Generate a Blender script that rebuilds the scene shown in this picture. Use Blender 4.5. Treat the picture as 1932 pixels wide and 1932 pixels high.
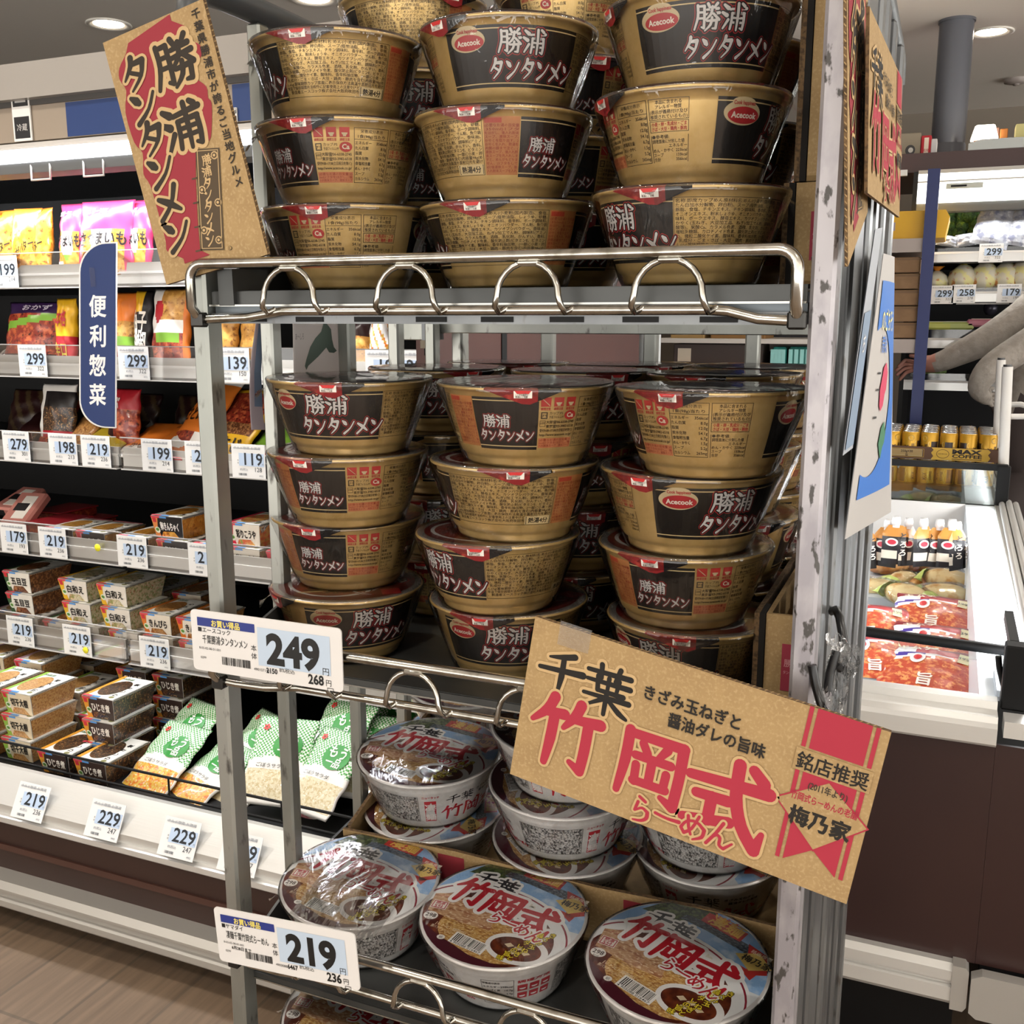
import bpy, math, random
from mathutils import Vector, Matrix, Euler
R = math.radians
for o in list(bpy.data.objects): bpy.data.objects.remove(o)
SC = bpy.context.scene
COL = SC.collection
# ---------------------------------------------------------------- camera, world, exposure
EYE = 1.45
YAW, PITCH, FPX = R(23.0), math.atan(366/1920), 1920.0
cam_d = bpy.data.cameras.new('camera'); cam = bpy.data.objects.new('camera', cam_d); COL.objects.link(cam)
cam.location = (0, 0, EYE); cam.rotation_euler = (R(90)-PITCH, 0, YAW)
cam_d.sensor_width = 36; cam_d.lens = 36*FPX/1932; cam_d.clip_start = 0.01
SC.camera = cam
SC.view_settings.view_transform = 'Standard'; SC.view_settings.look = 'None'
SC.view_settings.gamma = 1; SC.view_settings.use_curve_mapping = False
SC.view_settings.exposure = 0.86
SC.cycles.transparent_max_bounces = 24
SC.cycles.max_bounces = 8
SC.cycles.caustics_reflective = False; SC.cycles.caustics_refractive = False
SC.cycles.sample_clamp_indirect = 6
W = bpy.data.worlds.new('store_light'); SC.world = W; W.use_nodes = True
W.node_tree.nodes['Background'].inputs[0].default_value = (1.0, 0.965, 0.91, 1)
W.node_tree.nodes['Background'].inputs[1].default_value = 1.15
# the rest of the bright store: ambient boosted below the horizon to lighten the ceiling
_n = W.node_tree.nodes; _l = W.node_tree.links
_tc = _n.new('ShaderNodeTexCoord'); _sx = _n.new('ShaderNodeSeparateXYZ'); _mr = _n.new('ShaderNodeMapRange')
_mr.inputs['From Min'].default_value = -.35; _mr.inputs['From Max'].default_value = .05; _mr.inputs['To Min'].default_value = 5.0; _mr.inputs['To Max'].default_value = 1.15
_l.new(_tc.outputs['Generated'], _sx.inputs[0]); _l.new(_sx.outputs['Z'], _mr.inputs[0]); _l.new(_mr.outputs[0], _n['Background'].inputs[1])

def area_light(name, loc, rot, sx, sy, power, color=(1, 0.97, 0.93), spread=180):
    d = bpy.data.lights.new(name, 'AREA'); d.shape = 'RECTANGLE'; d.size = sx; d.size_y = sy
    d.energy = power; d.color = color; d.spread = R(spread)
    o = bpy.data.objects.new(name, d); o.location = loc; o.rotation_euler = rot; COL.objects.link(o)
    return o
def spot_light(name, loc, power, angle=120, color=(1, 0.93, 0.84), blend=0.8, radius=0.05):
    d = bpy.data.lights.new(name, 'SPOT'); d.energy = power; d.spot_size = R(angle); d.spot_blend = blend
    d.color = color; d.shadow_soft_size = radius
    o = bpy.data.objects.new(name, d); o.location = loc; COL.objects.link(o)
    return o
# ---------------------------------------------------------------- picture point -> point on a plane of the place
_sy, _cy, _sp, _cp = math.sin(YAW), math.cos(YAW), math.sin(PITCH), math.cos(PITCH)
FW = Vector((-_sy*_cp, _cy*_cp, -_sp)); RT = Vector((_cy, _sy, 0)); UP = RT.cross(FW)
CAM = Vector((0, 0, EYE))
def ray(u, v): return FW + RT*((u-966)/FPX) - UP*((v-966)/FPX)
def on_y(u, v, y): d = ray(u, v); return CAM + d*(y/d.y)
def on_x(u, v, x): d = ray(u, v); return CAM + d*(x/d.x)
def on_z(u, v, z): d = ray(u, v); return CAM + d*((z-EYE)/d.z)
def xat(u, z, y):
    # x of the point at depth y and height z that shows in picture column u
    a = (u-966)/FPX; return (a*(y*FW.y+(z-EYE)*FW.z)-y*RT.y)/(RT.x-a*FW.x)
def depth_z(u, z, dep):
    # point at height z, seen in picture column u, dep metres along the optical axis
    q = CAM + FW*dep + RT*((u-966)/FPX*dep)
    t = (z-q.z)/UP.z
    return q + UP*t
# ---------------------------------------------------------------- materials
MATS = {}
def lin(h):
    h = h.lstrip('#'); h = h if len(h) == 6 else ''.join(k*2 for k in h); c = [int(h[i:i+2], 16)/255 for i in (0, 2, 4)]
    return tuple((x/12.92 if x <= 0.04045 else ((x+0.055)/1.055)**2.4) for x in c) + (1,)
def mat(name, color='#888888', rough=0.5, metal=0.0, noise=None, bump=None, emit=None, coat=0.0, alpha=None, spec=0.5, trans=0.0, stretch=None):
    if name in MATS: return MATS[name]
    m = bpy.data.materials.new(name); m.use_nodes = True; MATS[name] = m
    nt = m.node_tree; b = nt.nodes['Principled BSDF']
    c = lin(color) if isinstance(color, str) else color
    b.inputs['Base Color'].default_value = c
    b.inputs['Roughness'].default_value = rough; b.inputs['Metallic'].default_value = metal
    b.inputs['Coat Weight'].default_value = coat; b.inputs['Coat Roughness'].default_value = 0.05
    b.inputs['Specular IOR Level'].default_value = spec
    b.inputs['Transmission Weight'].default_value = trans
    if alpha is not None: b.inputs['Alpha'].default_value = alpha
    if emit:
        b.inputs['Emission Color'].default_value = lin(emit[0]); b.inputs['Emission Strength'].default_value = emit[1]
    tc = None
    def coords(scale):
        nonlocal tc
        if tc is None: tc = nt.nodes.new('ShaderNodeTexCoord')
        mp = nt.nodes.new('ShaderNodeMapping'); nt.links.new(tc.outputs['Object'], mp.inputs[0])
        s = stretch or (1, 1, 1)
        mp.inputs['Scale'].default_value = s
        return mp.outputs[0]
    if noise:   # list of (scale, colour2, lo, hi[, detail])
        prev = None
        for it in (noise if isinstance(noise, list) else [noise]):
            sc_, c2, lo, hi = it[:4]
            n = nt.nodes.new('ShaderNodeTexNoise'); n.inputs['Scale'].default_value = sc_; n.inputs['Detail'].default_value = it[4] if len(it) > 4 else 3
            nt.links.new(coords(sc_), n.inputs['Vector'])
            r = nt.nodes.new('ShaderNodeMapRange'); r.inputs['From Min'].default_value = lo; r.inputs['From Max'].default_value = hi
            nt.links.new(n.outputs['Fac'], r.inputs['Value'])
            mx = nt.nodes.new('ShaderNodeMix'); mx.data_type = 'RGBA'
            nt.links.new(r.outputs[0], mx.inputs[0])
            if prev is None: mx.inputs[6].default_value = c
            else: nt.links.new(prev, mx.inputs[6])
            mx.inputs[7].default_value = lin(c2)
            prev = mx.outputs[2]
        nt.links.new(prev, b.inputs['Base Color'])
    if bump:
        n = nt.nodes.new('ShaderNodeTexNoise'); n.inputs['Scale'].default_value = bump[0]; n.inputs['Detail'].default_value = 3
        nt.links.new(coords(bump[0]), n.inputs['Vector'])
        bp = nt.nodes.new('ShaderNodeBump'); bp.inputs['Strength'].default_value = bump[1]; bp.inputs['Distance'].default_value = bump[2] if len(bump) > 2 else 0.002
        nt.links.new(n.outputs['Fac'], bp.inputs['Height']); nt.links.new(bp.outputs[0], b.inputs['Normal'])
    return m
def ink(h, rough=0.45):
    # a flat printed colour
    return mat('ink_'+h.lstrip('#')+('' if rough == 0.45 else '_%d' % int(rough*100)), h, rough)
def film_mat(name, base=0.03, gain=0.55, rough=0.04, bump=(60, 0.25), tint=(1, 1, 1), stretch=None):
    # clear wrap: mostly see-through, glossy where the light strikes it
    if name in MATS: return MATS[name]
    m = bpy.data.materials.new(name); m.use_nodes = True; MATS[name] = m
    nt = m.node_tree; nt.nodes.clear()
    out = nt.nodes.new('ShaderNodeOutputMaterial'); mx = nt.nodes.new('ShaderNodeMixShader')
    tr = nt.nodes.new('ShaderNodeBsdfTransparent'); tr.inputs[0].default_value = (*tint, 1)
    gl = nt.nodes.new('ShaderNodeBsdfGlossy'); gl.inputs['Roughness'].default_value = rough
    lw = nt.nodes.new('ShaderNodeLayerWeight'); lw.inputs['Blend'].default_value = 0.25
    mr = nt.nodes.new('ShaderNodeMapRange'); mr.inputs['To Min'].default_value = base; mr.inputs['To Max'].default_value = gain
    nt.links.new(lw.outputs['Fresnel'], mr.inputs[0]); nt.links.new(mr.outputs[0], mx.inputs[0])
    nt.links.new(tr.outputs[0], mx.inputs[1]); nt.links.new(gl.outputs[0], mx.inputs[2]); nt.links.new(mx.outputs[0], out.inputs[0])
    if bump:
        tc = nt.nodes.new('ShaderNodeTexCoord'); mp = nt.nodes.new('ShaderNodeMapping'); mp.inputs['Scale'].default_value = stretch or (1, 1, 1)
        n = nt.nodes.new('ShaderNodeTexNoise'); n.inputs['Scale'].default_value = bump[0]; n.inputs['Detail'].default_value = 4; n.inputs['Distortion'].default_value = 0.6
        nt.links.new(tc.outputs['Object'], mp.inputs[0]); nt.links.new(mp.outputs[0], n.inputs['Vector'])
        bp = nt.nodes.new('ShaderNodeBump'); bp.inputs['Strength'].default_value = bump[1]; bp.inputs['Distance'].default_value = 0.004
        nt.links.new(n.outputs['Fac'], bp.inputs['Height'])
        nt.links.new(bp.outputs[0], gl.inputs['Normal']); nt.links.new(bp.outputs[0], lw.inputs['Normal'])
    return m
def paper_mat(name, color, k=0.45):
    # thin paper that lets some light through
    if name in MATS: return MATS[name]
    m = mat(name, color, .55); nt = m.node_tree; b = nt.nodes['Principled BSDF']; out = nt.nodes['Material Output']
    t = nt.nodes.new('ShaderNodeBsdfTranslucent'); t.inputs[0].default_value = lin(color); mx = nt.nodes.new('ShaderNodeMixShader'); mx.inputs[0].default_value = k
    nt.links.new(b.outputs[0], mx.inputs[1]); nt.links.new(t.outputs[0], mx.inputs[2]); nt.links.new(mx.outputs[0], out.inputs[0]); return m
# ---------------------------------------------------------------- mesh builder
class MB:
    def __init__(s): s.v = []; s.f = []; s.m = []; s.sm = []; s.mats = []; s.M = Matrix.Identity(4)
    def mi(s, m):
        if m not in s.mats: s.mats.append(m)
        return s.mats.index(m)
    def add(s, vs, fs, m, smooth=False):
        n = len(s.v); i = s.mi(m); M = s.M
        s.v += [tuple(M @ Vector(p)) for p in vs]
        s.f += [tuple(n+k for k in f) for f in fs]; s.m += [i]*len(fs); s.sm += [smooth]*len(fs)
    def box(s, x0, y0, z0, x1, y1, z1, m, bev=0.0):
        if x0 > x1: x0, x1 = x1, x0
        if y0 > y1: y0, y1 = y1, y0
        if z0 > z1: z0, z1 = z1, z0
        if bev <= 0:
            vs = [(x, y, z) for z in (z0, z1) for y in (y0, y1) for x in (x0, x1)]
            s.add(vs, [(0, 2, 3, 1), (4, 5, 7, 6), (0, 1, 5, 4), (2, 6, 7, 3), (0, 4, 6, 2), (1, 3, 7, 5)], m)
            return
        b = min(bev, (x1-x0)*.49, (y1-y0)*.49, (z1-z0)*.49)
        # chamfered box: three rings of faces
        vs = []; idx = {}
        for a in range(3):
            for sx in (0, 1):
                for sy in (0, 1):
                    for sz in (0, 1):
                        p = [(x0, x1)[sx], (y0, y1)[sy], (z0, z1)[sz]]
                        for q in range(3):
                            if q != a: p[q] += b*(1, -1)[(sx, sy, sz)[q]]
                        idx[(a, sx, sy, sz)] = len(vs); vs.append(tuple(p))
        fs = []
        for a in range(3):
            for e in (0, 1):
                quad = []
                for (i, j) in ((0, 0), (1, 0), (1, 1), (0, 1)):
                    t = [0, 0, 0]; t[a] = e; t[(a+1) % 3] = i; t[(a+2) % 3] = j
                    quad.append(idx[(a, *t)])
                fs.append(tuple(quad if e else quad[::-1]))
        for a in range(3):      # edges along axis a
            b_, c_ = (a+1) % 3, (a+2) % 3
            for i in (0, 1):
                for j in (0, 1):
                    q = []
                    for (ax, e) in ((b_, 0), (b_, 1), (c_, 1), (c_, 0)):
                        t = [0, 0, 0]; t[a] = e; t[b_] = i; t[c_] = j
                        q.append(idx[(ax, *t)])
                    fs.append(tuple(q if (i+j) % 2 else q[::-1]))
        for sx in (0, 1):
            for sy in (0, 1):
                for sz in (0, 1):
                    q = [idx[(a, sx, sy, sz)] for a in range(3)]
                    fs.append(tuple(q if (sx+sy+sz) % 2 else q[::-1]))
        s.add(vs, fs, m)
    def cyl(s, p0, p1, r0, m, r1=None, n=16, caps=True, smooth=True):
        p0 = Vector(p0); p1 = Vector(p1); r1 = r0 if r1 is None else r1
        d = (p1-p0).normalized(); a = d.orthogonal().normalized(); b = d.cross(a)
        vs = []
        for p, r in ((p0, r0), (p1, r1)):
            for k in range(n):
                t = 2*math.pi*k/n; vs.append(tuple(p + a*(r*math.cos(t)) + b*(r*math.sin(t))))
        s.add(vs, [(k, (k+1) % n, n+(k+1) % n, n+k) for k in range(n)], m, smooth)
        if caps:
            s.add(vs[:n], [tuple(range(n))[::-1]], m); s.add(vs[n:], [tuple(range(n))], m)
    def tube(s, pts, r, m, n=10, closed=False, caps=True):
        P = [Vector(p) for p in pts]; N = len(P); rings = []
        up = None
        for i, p in enumerate(P):
            if closed: t = (P[(i+1) % N]-P[i-1])
            else: t = P[min(i+1, N-1)]-P[max(i-1, 0)]
            t.normalize()
            if up is None: up = t.orthogonal().normalized()
            else: up = (up - t*up.dot(t)).normalized()
            b = t.cross(up); rr = r[i] if isinstance(r, (list, tuple)) else r
            rings.append([tuple(p + up*(rr*math.cos(2*math.pi*k/n)) + b*(rr*math.sin(2*math.pi*k/n))) for k in range(n)])
        vs = [q for g in rings for q in g]; fs = []
        for i in range(N if closed else N-1):
            a0 = i*n; b0 = ((i+1) % N)*n
            fs += [(a0+k, a0+(k+1) % n, b0+(k+1) % n, b0+k) for k in range(n)]
        s.add(vs, fs, m, True)
        if caps and not closed:
            s.add(rings[0], [tuple(range(n))[::-1]], m); s.add(rings[-1], [tuple(range(n))], m)
    def lathe(s, prof, m, n=48, c=(0, 0, 0), caps=False, smooth=True, wob=None):
        vs = []
        for (r, z) in prof:
            for k in range(n):
                t = 2*math.pi*k/n; rr = r + (wob(t, z) if wob else 0)
                vs.append((c[0]+rr*math.sin(t), c[1]-rr*math.cos(t), c[2]+z))
        fs = []
        for i in range(len(prof)-1):
            fs += [(i*n+k, i*n+(k+1) % n, (i+1)*n+(k+1) % n, (i+1)*n+k) for k in range(n)]
        s.add(vs, fs, m, smooth)
        if caps:
            s.add(vs[:n], [tuple(range(n))[::-1]], m); s.add(vs[-n:], [tuple(range(n))], m)
    def grid(s, fn, nu, nv, m, smooth=True):
        vs = [tuple(fn(i/nu, j/nv)) for j in range(nv+1) for i in range(nu+1)]
        fs = [(j*(nu+1)+i, j*(nu+1)+i+1, (j+1)*(nu+1)+i+1, (j+1)*(nu+1)+i) for j in range(nv) for i in range(nu)]
        s.add(vs, fs, m, smooth)
    def prism(s, poly, y0, y1, m, axis='y'):
        # polygon in the plane across `axis`, extruded along it
        n = len(poly)
        P = (lambda a, b, t: (a, t, b)) if axis == 'y' else ((lambda a, b, t: (t, a, b)) if axis == 'x' else (lambda a, b, t: (a, b, t)))
        vs = [P(a, b, y0) for a, b in poly] + [P(a, b, y1) for a, b in poly]
        s.add(vs, [tuple(range(n))[::-1], tuple(range(n, 2*n))] + [(k, (k+1) % n, n+(k+1) % n, n+k) for k in range(n)], m)
    def art(s, a, fn, off=0.0002, eps=0.00015):
        for (lay, h, vs, fs) in a.items:
            m = h if not isinstance(h, str) else ink(h, a.rough)
            s.add([tuple(fn(x, y, off+eps*lay)) for x, y in vs], fs, m)
    def mesh(s, name):
        me = bpy.data.meshes.new(name); me.from_pydata(s.v, [], s.f)
        for m in s.mats: me.materials.append(m)
        me.polygons.foreach_set('material_index', s.m); me.polygons.foreach_set('use_smooth', s.sm)
        me.update(); return me
    def build(s, name, parent=None, loc=None, rz=None, **tags):
        o = bpy.data.objects.new(name, s.mesh(name)); COL.objects.link(o)
        if parent: o.parent = parent
        if loc is not None: o.location = loc
        if rz is not None: o.rotation_euler = (0, 0, rz)
        tag(o, **tags); return o
def tag(o, label=None, cat=None, group=None, kind=None):
    if label: o['label'] = label
    if cat: o['category'] = cat
    if group: o['group'] = group
    if kind: o['kind'] = kind
    return o
def empty(name, loc=(0, 0, 0), rot=(0, 0, 0), **tags):
    o = bpy.data.objects.new(name, None); o.empty_display_size = 0.02; COL.objects.link(o)
    o.location = loc; o.rotation_euler = rot; return tag(o, **tags)
def struct(mb, name): return mb.build(name, kind='structure')
def dup(root, loc=None, rot=None, label=None, group=None, scale=None):
    r = root.copy(); COL.objects.link(r)
    for ch in list(root.children):
        c = ch.copy(); COL.objects.link(c); c.parent = r
        for g in ch.children:
            d = g.copy(); COL.objects.link(d); d.parent = c
    if loc is not None: r.location = loc
    if rot is not None: r.rotation_euler = rot if not isinstance(rot, (int, float)) else (0, 0, rot)
    if label: r['label'] = label
    if group: r['group'] = group
    return r
# ---------------------------------------------------------------- flat artwork: text, brush lettering, shapes
_T = {}
def glyphs(s, bold=0.0, res=2):
    # outline of a line of text, 1 unit = font size, as (points, triangles)
    k = (s, bold, res)
    if k in _T: return _T[k]
    d = bpy.data.curves.new('type', 'FONT'); d.body = s; d.size = 1; d.offset = bold; d.resolution_u = res; d.fill_mode = 'FRONT'
    o = bpy.data.objects.new('type', d); COL.objects.link(o)
    dg = bpy.context.evaluated_depsgraph_get(); ev = o.evaluated_get(dg); me = ev.to_mesh()
    r = ([(v.co.x, v.co.y) for v in me.vertices], [tuple(p.vertices) for p in me.polygons])
    ev.to_mesh_clear(); bpy.data.objects.remove(o); bpy.data.curves.remove(d)
    _T[k] = r; return r
BR = {
'千': [[(74,93,11),(52,86,10),(22,79,3)],[(4,53,7),(45,57,9),(96,62,13)],[(52,86,9),(52,45,11),(47,2,3)]],
'葉': [[(5,81,7),(93,85,10)],[(31,97,9),(34,71,7)],[(70,97,9),(63,71,6)],[(6,62,6),(95,65,10)],[(27,73,8),(30,45,8)],[(30,45,7),(84,46,9)],[(50,74,8),(50,50,6)],[(71,74,8),(69,50,6)],[(3,32,6),(97,36,10)],[(50,46,9),(50,0,7)],[(47,32,9),(6,5,3)],[(53,32,6),(80,12,10),(97,4,5)]],
'竹': [[(30,98,12),(22,78,11),(3,58,4)],[(22,75,10),(47,78,12)],[(33,76,12),(32,40,12),(28,4,7)],[(68,98,12),(62,80,11),(48,60,4)],[(62,76,9),(98,80,13)],[(82,78,12),(82,40,12),(80,8,11),(64,16,5)]],
'岡': [[(13,93,12),(13,50,12),(8,4,7)],[(13,90,10),(90,91,12)],[(89,91,13),(90,50,12),(88,6,12),(70,14,5)],[(34,80,9),(42,68,9)],[(68,82,10),(58,66,6)],[(26,61,9),(76,62,10)],[(50,60,10),(50,28,10)],[(29,48,9),(30,24,9)],[(28,25,9),(74,26,10)],[(72,48,9),(71,26,9)]],
'式': [[(3,69,9),(96,76,13)],[(14,49,9),(52,51,11)],[(33,50,11),(33,20,11)],[(4,14,9),(58,26,11)],[(57,99,12),(60,60,12),(72,28,12),(92,4,12),(97,26,4)],[(74,98,10),(88,86,12)]],
'ら': [[(36,94,9),(60,82,9)],[(34,74,9),(27,40,8),(32,42,5),(52,56,7),(74,46,11),(74,24,11),(56,8,8),(26,2,4)]],
'ー': [[(6,52,9),(50,47,8),(94,50,12)]],
'め': [[(26,82,9),(34,45,9),(46,18,7)],[(64,92,8),(46,40,8),(22,16,10),(8,32,9),(24,60,7),(58,70,8),(90,50,11),(86,22,10),(56,2,4)]],
'ん': [[(54,96,10),(34,50,9),(8,4,9),(22,30,5),(40,48,8),(52,40,9),(54,14,9),(70,6,9),(96,34,5)]],
'勝': [[(15,92,8),(16,50,8),(2,4,5)],[(16,88,6),(40,89,8)],[(40,89,8),(41,45,8),(40,8,8),(30,12,4)],[(18,66,6),(38,66,6)],[(17,44,6),(38,44,6)],[(54,97,9),(61,83,8)],[(90,98,9),(78,82,6)],[(50,75,6),(94,79,9)],[(44,58,6),(99,63,9)],[(71,86,8),(66,58,8),(42,34,3)],[(76,60,7),(99,38,9)],[(52,34,6),(90,36,9),(87,6,8),(74,6,4)],[(71,46,8),(66,20,8),(44,-2,3)]],
'浦': [[(6,92,8),(22,80,14)],[(0,64,8),(17,54,14)],[(4,6,5),(24,38,9)],[(30,76,7),(97,82,10)],[(78,98,8),(88,90,10)],[(39,62,8),(38,34,8),(34,4,7)],[(38,62,7),(90,63,9)],[(89,62,9),(90,30,9),(87,4,8),(76,8,4)],[(41,45,6),(86,45,6)],[(41,28,6),(86,28,6)],[(62,98,9),(63,50,9),(61,0,5)]],
'タ': [[(44,98,17),(36,72,13),(6,36,3)],[(38,78,11),(84,80,17),(68,36,9),(24,-2,3)],[(34,54,9),(62,40,10)]],
'ン': [[(10,84,9),(26,70,24),(34,62,16)],[(94,80,6),(64,34,7),(16,-2,13)]],
'メ': [[(82,98,14),(56,42,9),(8,-2,12)],[(14,66,11),(48,46,20),(86,18,8)]],
}
def stroke_poly(pts, grow=0.0, curve=True):
    # ribbon of changing width with round ends
    P = [(Vector((a, b)), w/2+grow) for a, b, w in pts]
    if curve and len(P) > 2:
        Q = []
        for i in range(len(P)-1):
            p0 = P[max(i-1, 0)]; p1 = P[i]; p2 = P[i+1]; p3 = P[min(i+2, len(P)-1)]
            for t in (0, .34, .67):
                t2, t3 = t*t, t*t*t
                c = 0.5*((2*p1[0]) + (p2[0]-p0[0])*t + (2*p0[0]-5*p1[0]+4*p2[0]-p3[0])*t2 + (3*p1[0]-p0[0]-3*p2[0]+p3[0])*t3)
                Q.append((c, p1[1]+(p2[1]-p1[1])*t))
        Q.append(P[-1]); P = Q
    L, Rr = [], []
    for i, (p, w) in enumerate(P):
        d = (P[min(i+1, len(P)-1)][0]-P[max(i-1, 0)][0]).normalized(); n = Vector((-d.y, d.x))
        L.append(p+n*w); Rr.append(p-n*w)
    out_v = L+Rr; n = len(L)
    fs = [(i, i+1, n+i+1, n+i) for i in range(n-1)]
    for end in (0, -1):
        p, w = P[end]; d = (P[0][0]-P[1][0] if end == 0 else P[-1][0]-P[-2][0]).normalized(); nn = Vector((-d.y, d.x))
        k = len(out_v); arc = [p+nn*(w*math.cos(t*math.pi/6))+d*(w*math.sin(t*math.pi/6)) for t in range(7)]
        out_v = out_v+arc; fs.append(tuple(range(k, k+7)))
    return [(v.x, v.y) for v in out_v], fs
def stroke_parts(st):
    # a stroke cut at its sharp corners and after long runs, so that no piece folds over itself
    out, cur = [], [st[0]]
    for i in range(1, len(st)):
        cur.append(st[i])
        if i < len(st)-1:
            a = Vector(st[i][:2])-Vector(st[i-1][:2]); b = Vector(st[i+1][:2])-Vector(st[i][:2])
            if a.angle(b) > R(62) or len(cur) > 3: out.append(cur); cur = [st[i]]
    out.append(cur); return out
class Art:
    def __init__(s, rough=0.45, rings=0): s.items = []; s.rough = rough; s.rings = rings
    def raw(s, vs, fs, c, lay=1): s.items.append((lay, c, vs, fs)); return s
    def poly(s, pts, c, lay=1): return s.raw(list(pts), [tuple(range(len(pts)))], c, lay)
    def rect(s, x0, y0, x1, y1, c, lay=1, seg=0):
        n = max(1, int(abs(x1-x0)/seg)+1) if seg else 1; m = max(1, int(abs(y1-y0)/seg)+1) if seg else 1
        vs = [(x0+(x1-x0)*i/n, y0+(y1-y0)*j/m) for i in range(n+1) for j in range(m+1)]
        return s.raw(vs, [(i*(m+1)+j, (i+1)*(m+1)+j, (i+1)*(m+1)+j+1, i*(m+1)+j+1) for i in range(n) for j in range(m)], c, lay)
    def frame(s, x0, y0, x1, y1, w, c, lay=1, seg=0):
        s.rect(x0, y0, x1, y0+w, c, lay, seg); s.rect(x0, y1-w, x1, y1, c, lay, seg)
        s.rect(x0, y0, x0+w, y1, c, lay, seg); s.rect(x1-w, y0, x1, y1, c, lay, seg); return s
    def ell(s, cx, cy, rx, ry, c, lay=1, n=28, rot=0, a0=0, a1=360):
        pts = []
        for k in range(n):
            t = R(a0+(a1-a0)*k/(n if a1-a0 >= 360 else n-1)); x, y = rx*math.cos(t), ry*math.sin(t)
            pts.append((cx+x*math.cos(rot)-y*math.sin(rot), cy+x*math.sin(rot)+y*math.cos(rot)))
        if s.rings and a1-a0 >= 360:        # concentric rings, so that it follows a curved side
            K = s.rings; vs = [(cx, cy)]+[(cx+(px-cx)*q/K, cy+(py-cy)*q/K) for q in range(1, K+1) for px, py in pts]
            fs = [(0, 1+k, 1+(k+1) % n) for k in range(n)]+[(1+q*n+k, 1+(q+1)*n+k, 1+(q+1)*n+(k+1) % n, 1+q*n+(k+1) % n) for q in range(K-1) for k in range(n)]
            return s.raw(vs, fs, c, lay)
        return s.poly(pts, c, lay)
    def line(s, pts, w, c, lay=1):
        vs, fs = stroke_poly([(a, b, w) for a, b in pts], curve=False); return s.raw(vs, fs, c, lay)
    def text(s, t, x, y, h, c, lay=2, align='l', bold=0.0, width=None, res=2, rot=0, shear=0):
        # y = baseline, h = font size; width squeezes or stretches the line to fit
        plain = t.isascii()
        vs, fs = glyphs(t, bold if plain else 0, res)
        if not vs: return s
        x0 = min(p[0] for p in vs); x1 = max(p[0] for p in vs); sx = h
        if width: sx = width/(x1-x0)
        w = (x1-x0)*sx; ox = x-(0 if align == 'l' else w/2 if align == 'c' else w)
        cr, sr = math.cos(rot), math.sin(rot); out = []
        for px, py in vs:
            a = (px-x0)*sx + (ox-x) + shear*py*h; b = py*h
            out.append((x+a*cr-b*sr, y+a*sr+b*cr))
        if bold and not plain and bold*h > 0:      # heavier strokes: the same line printed again a hair aside
            ring = 3 if bold < .05 else 8; b = bold*h
            for k in range(ring):
                q = 2*math.pi*k/ring+.5; s.raw([(a+b*math.cos(q), e+b*math.sin(q)) for a, e in out], fs, c, lay+.09*k)
            return s
        return s.raw(out, fs, c, lay)
    def vtext(s, t, x, y, h, c, lay=2, bold=0.0, step=1.0, res=2):
        for i, ch in enumerate(t):
            if ch in 'ーー': s.line([(x, y-(i+.12)*h*step), (x, y-(i+.85)*h*step)], h*.1, c, lay)
            elif ch.strip(): s.text(ch, x, y-(i+.88)*h*step, h, c, lay, 'c', bold, res=res)
        return s
    def brush(s, t, x, y, h, cols, lay=2, adv=1.0, dx=None, dy=0.0, sx=1.0, rot=0, sizes=None):
        # cols: [(grow, colour), ...] from the outermost outline to the ink
        px, py = x, y
        for i, ch in enumerate(t):
            hh = h*(sizes[i] if sizes else 1)
            for q, (g, c) in enumerate(cols):
                for si, st in enumerate([q_ for s_ in BR[ch] for q_ in stroke_parts(s_)]):
                    vs, fs = stroke_poly(st, g); k = hh/100; cr, sr = math.cos(rot), math.sin(rot)
                    out = [(px+(a*sx*cr-b*sr)*k, py+(a*sx*sr+b*cr)*k) for a, b in vs]
                    s.raw(out, fs, c, lay+q+si*.03)
            px += hh*adv*sx if dx is None else dx; py += dy
        return s
    def lines(s, x0, y0, x1, y1, n, c, lay=2, text=None, h=None, bold=0.0, res=1):
        # n rows of small type that fill the block from the top
        dy = (y1-y0)/n; hh = h or dy*.86; k = 0
        for i in range(n):
            per = max(4, int((x1-x0)/(hh*.98)))
            t = ''
            while len(t) < per: t += text[k % len(text)]; k += 1
            s.text(t, x0, y1-(i+.84)*dy, hh, c, lay, bold=bold, width=x1-x0, res=res)
        return s
    def barcode(s, x, y, w, h, lay=3, c='#111111', bg='#f4f2ee', seed=1):
        rnd = random.Random(seed)
        if bg: s.rect(x, y, x+w, y+h, bg, lay-1)
        a = x+w*.06
        while a < x+w*.93:
            b = w*rnd.choice((.012, .02, .03)); s.rect(a, y+h*.22, a+b, y+h*.92, c, lay); a += b+w*rnd.choice((.012, .02, .028))
        return s
def plane_map(o, ux, uy, un=None):
    # art units -> a flat sheet: origin, vector per unit x, per unit y
    o, ux, uy = Vector(o), Vector(ux), Vector(uy); n = ux.cross(uy).normalized() if un is None else Vector(un)
    return lambda x, y, d: o+ux*x+uy*y+n*d
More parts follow.
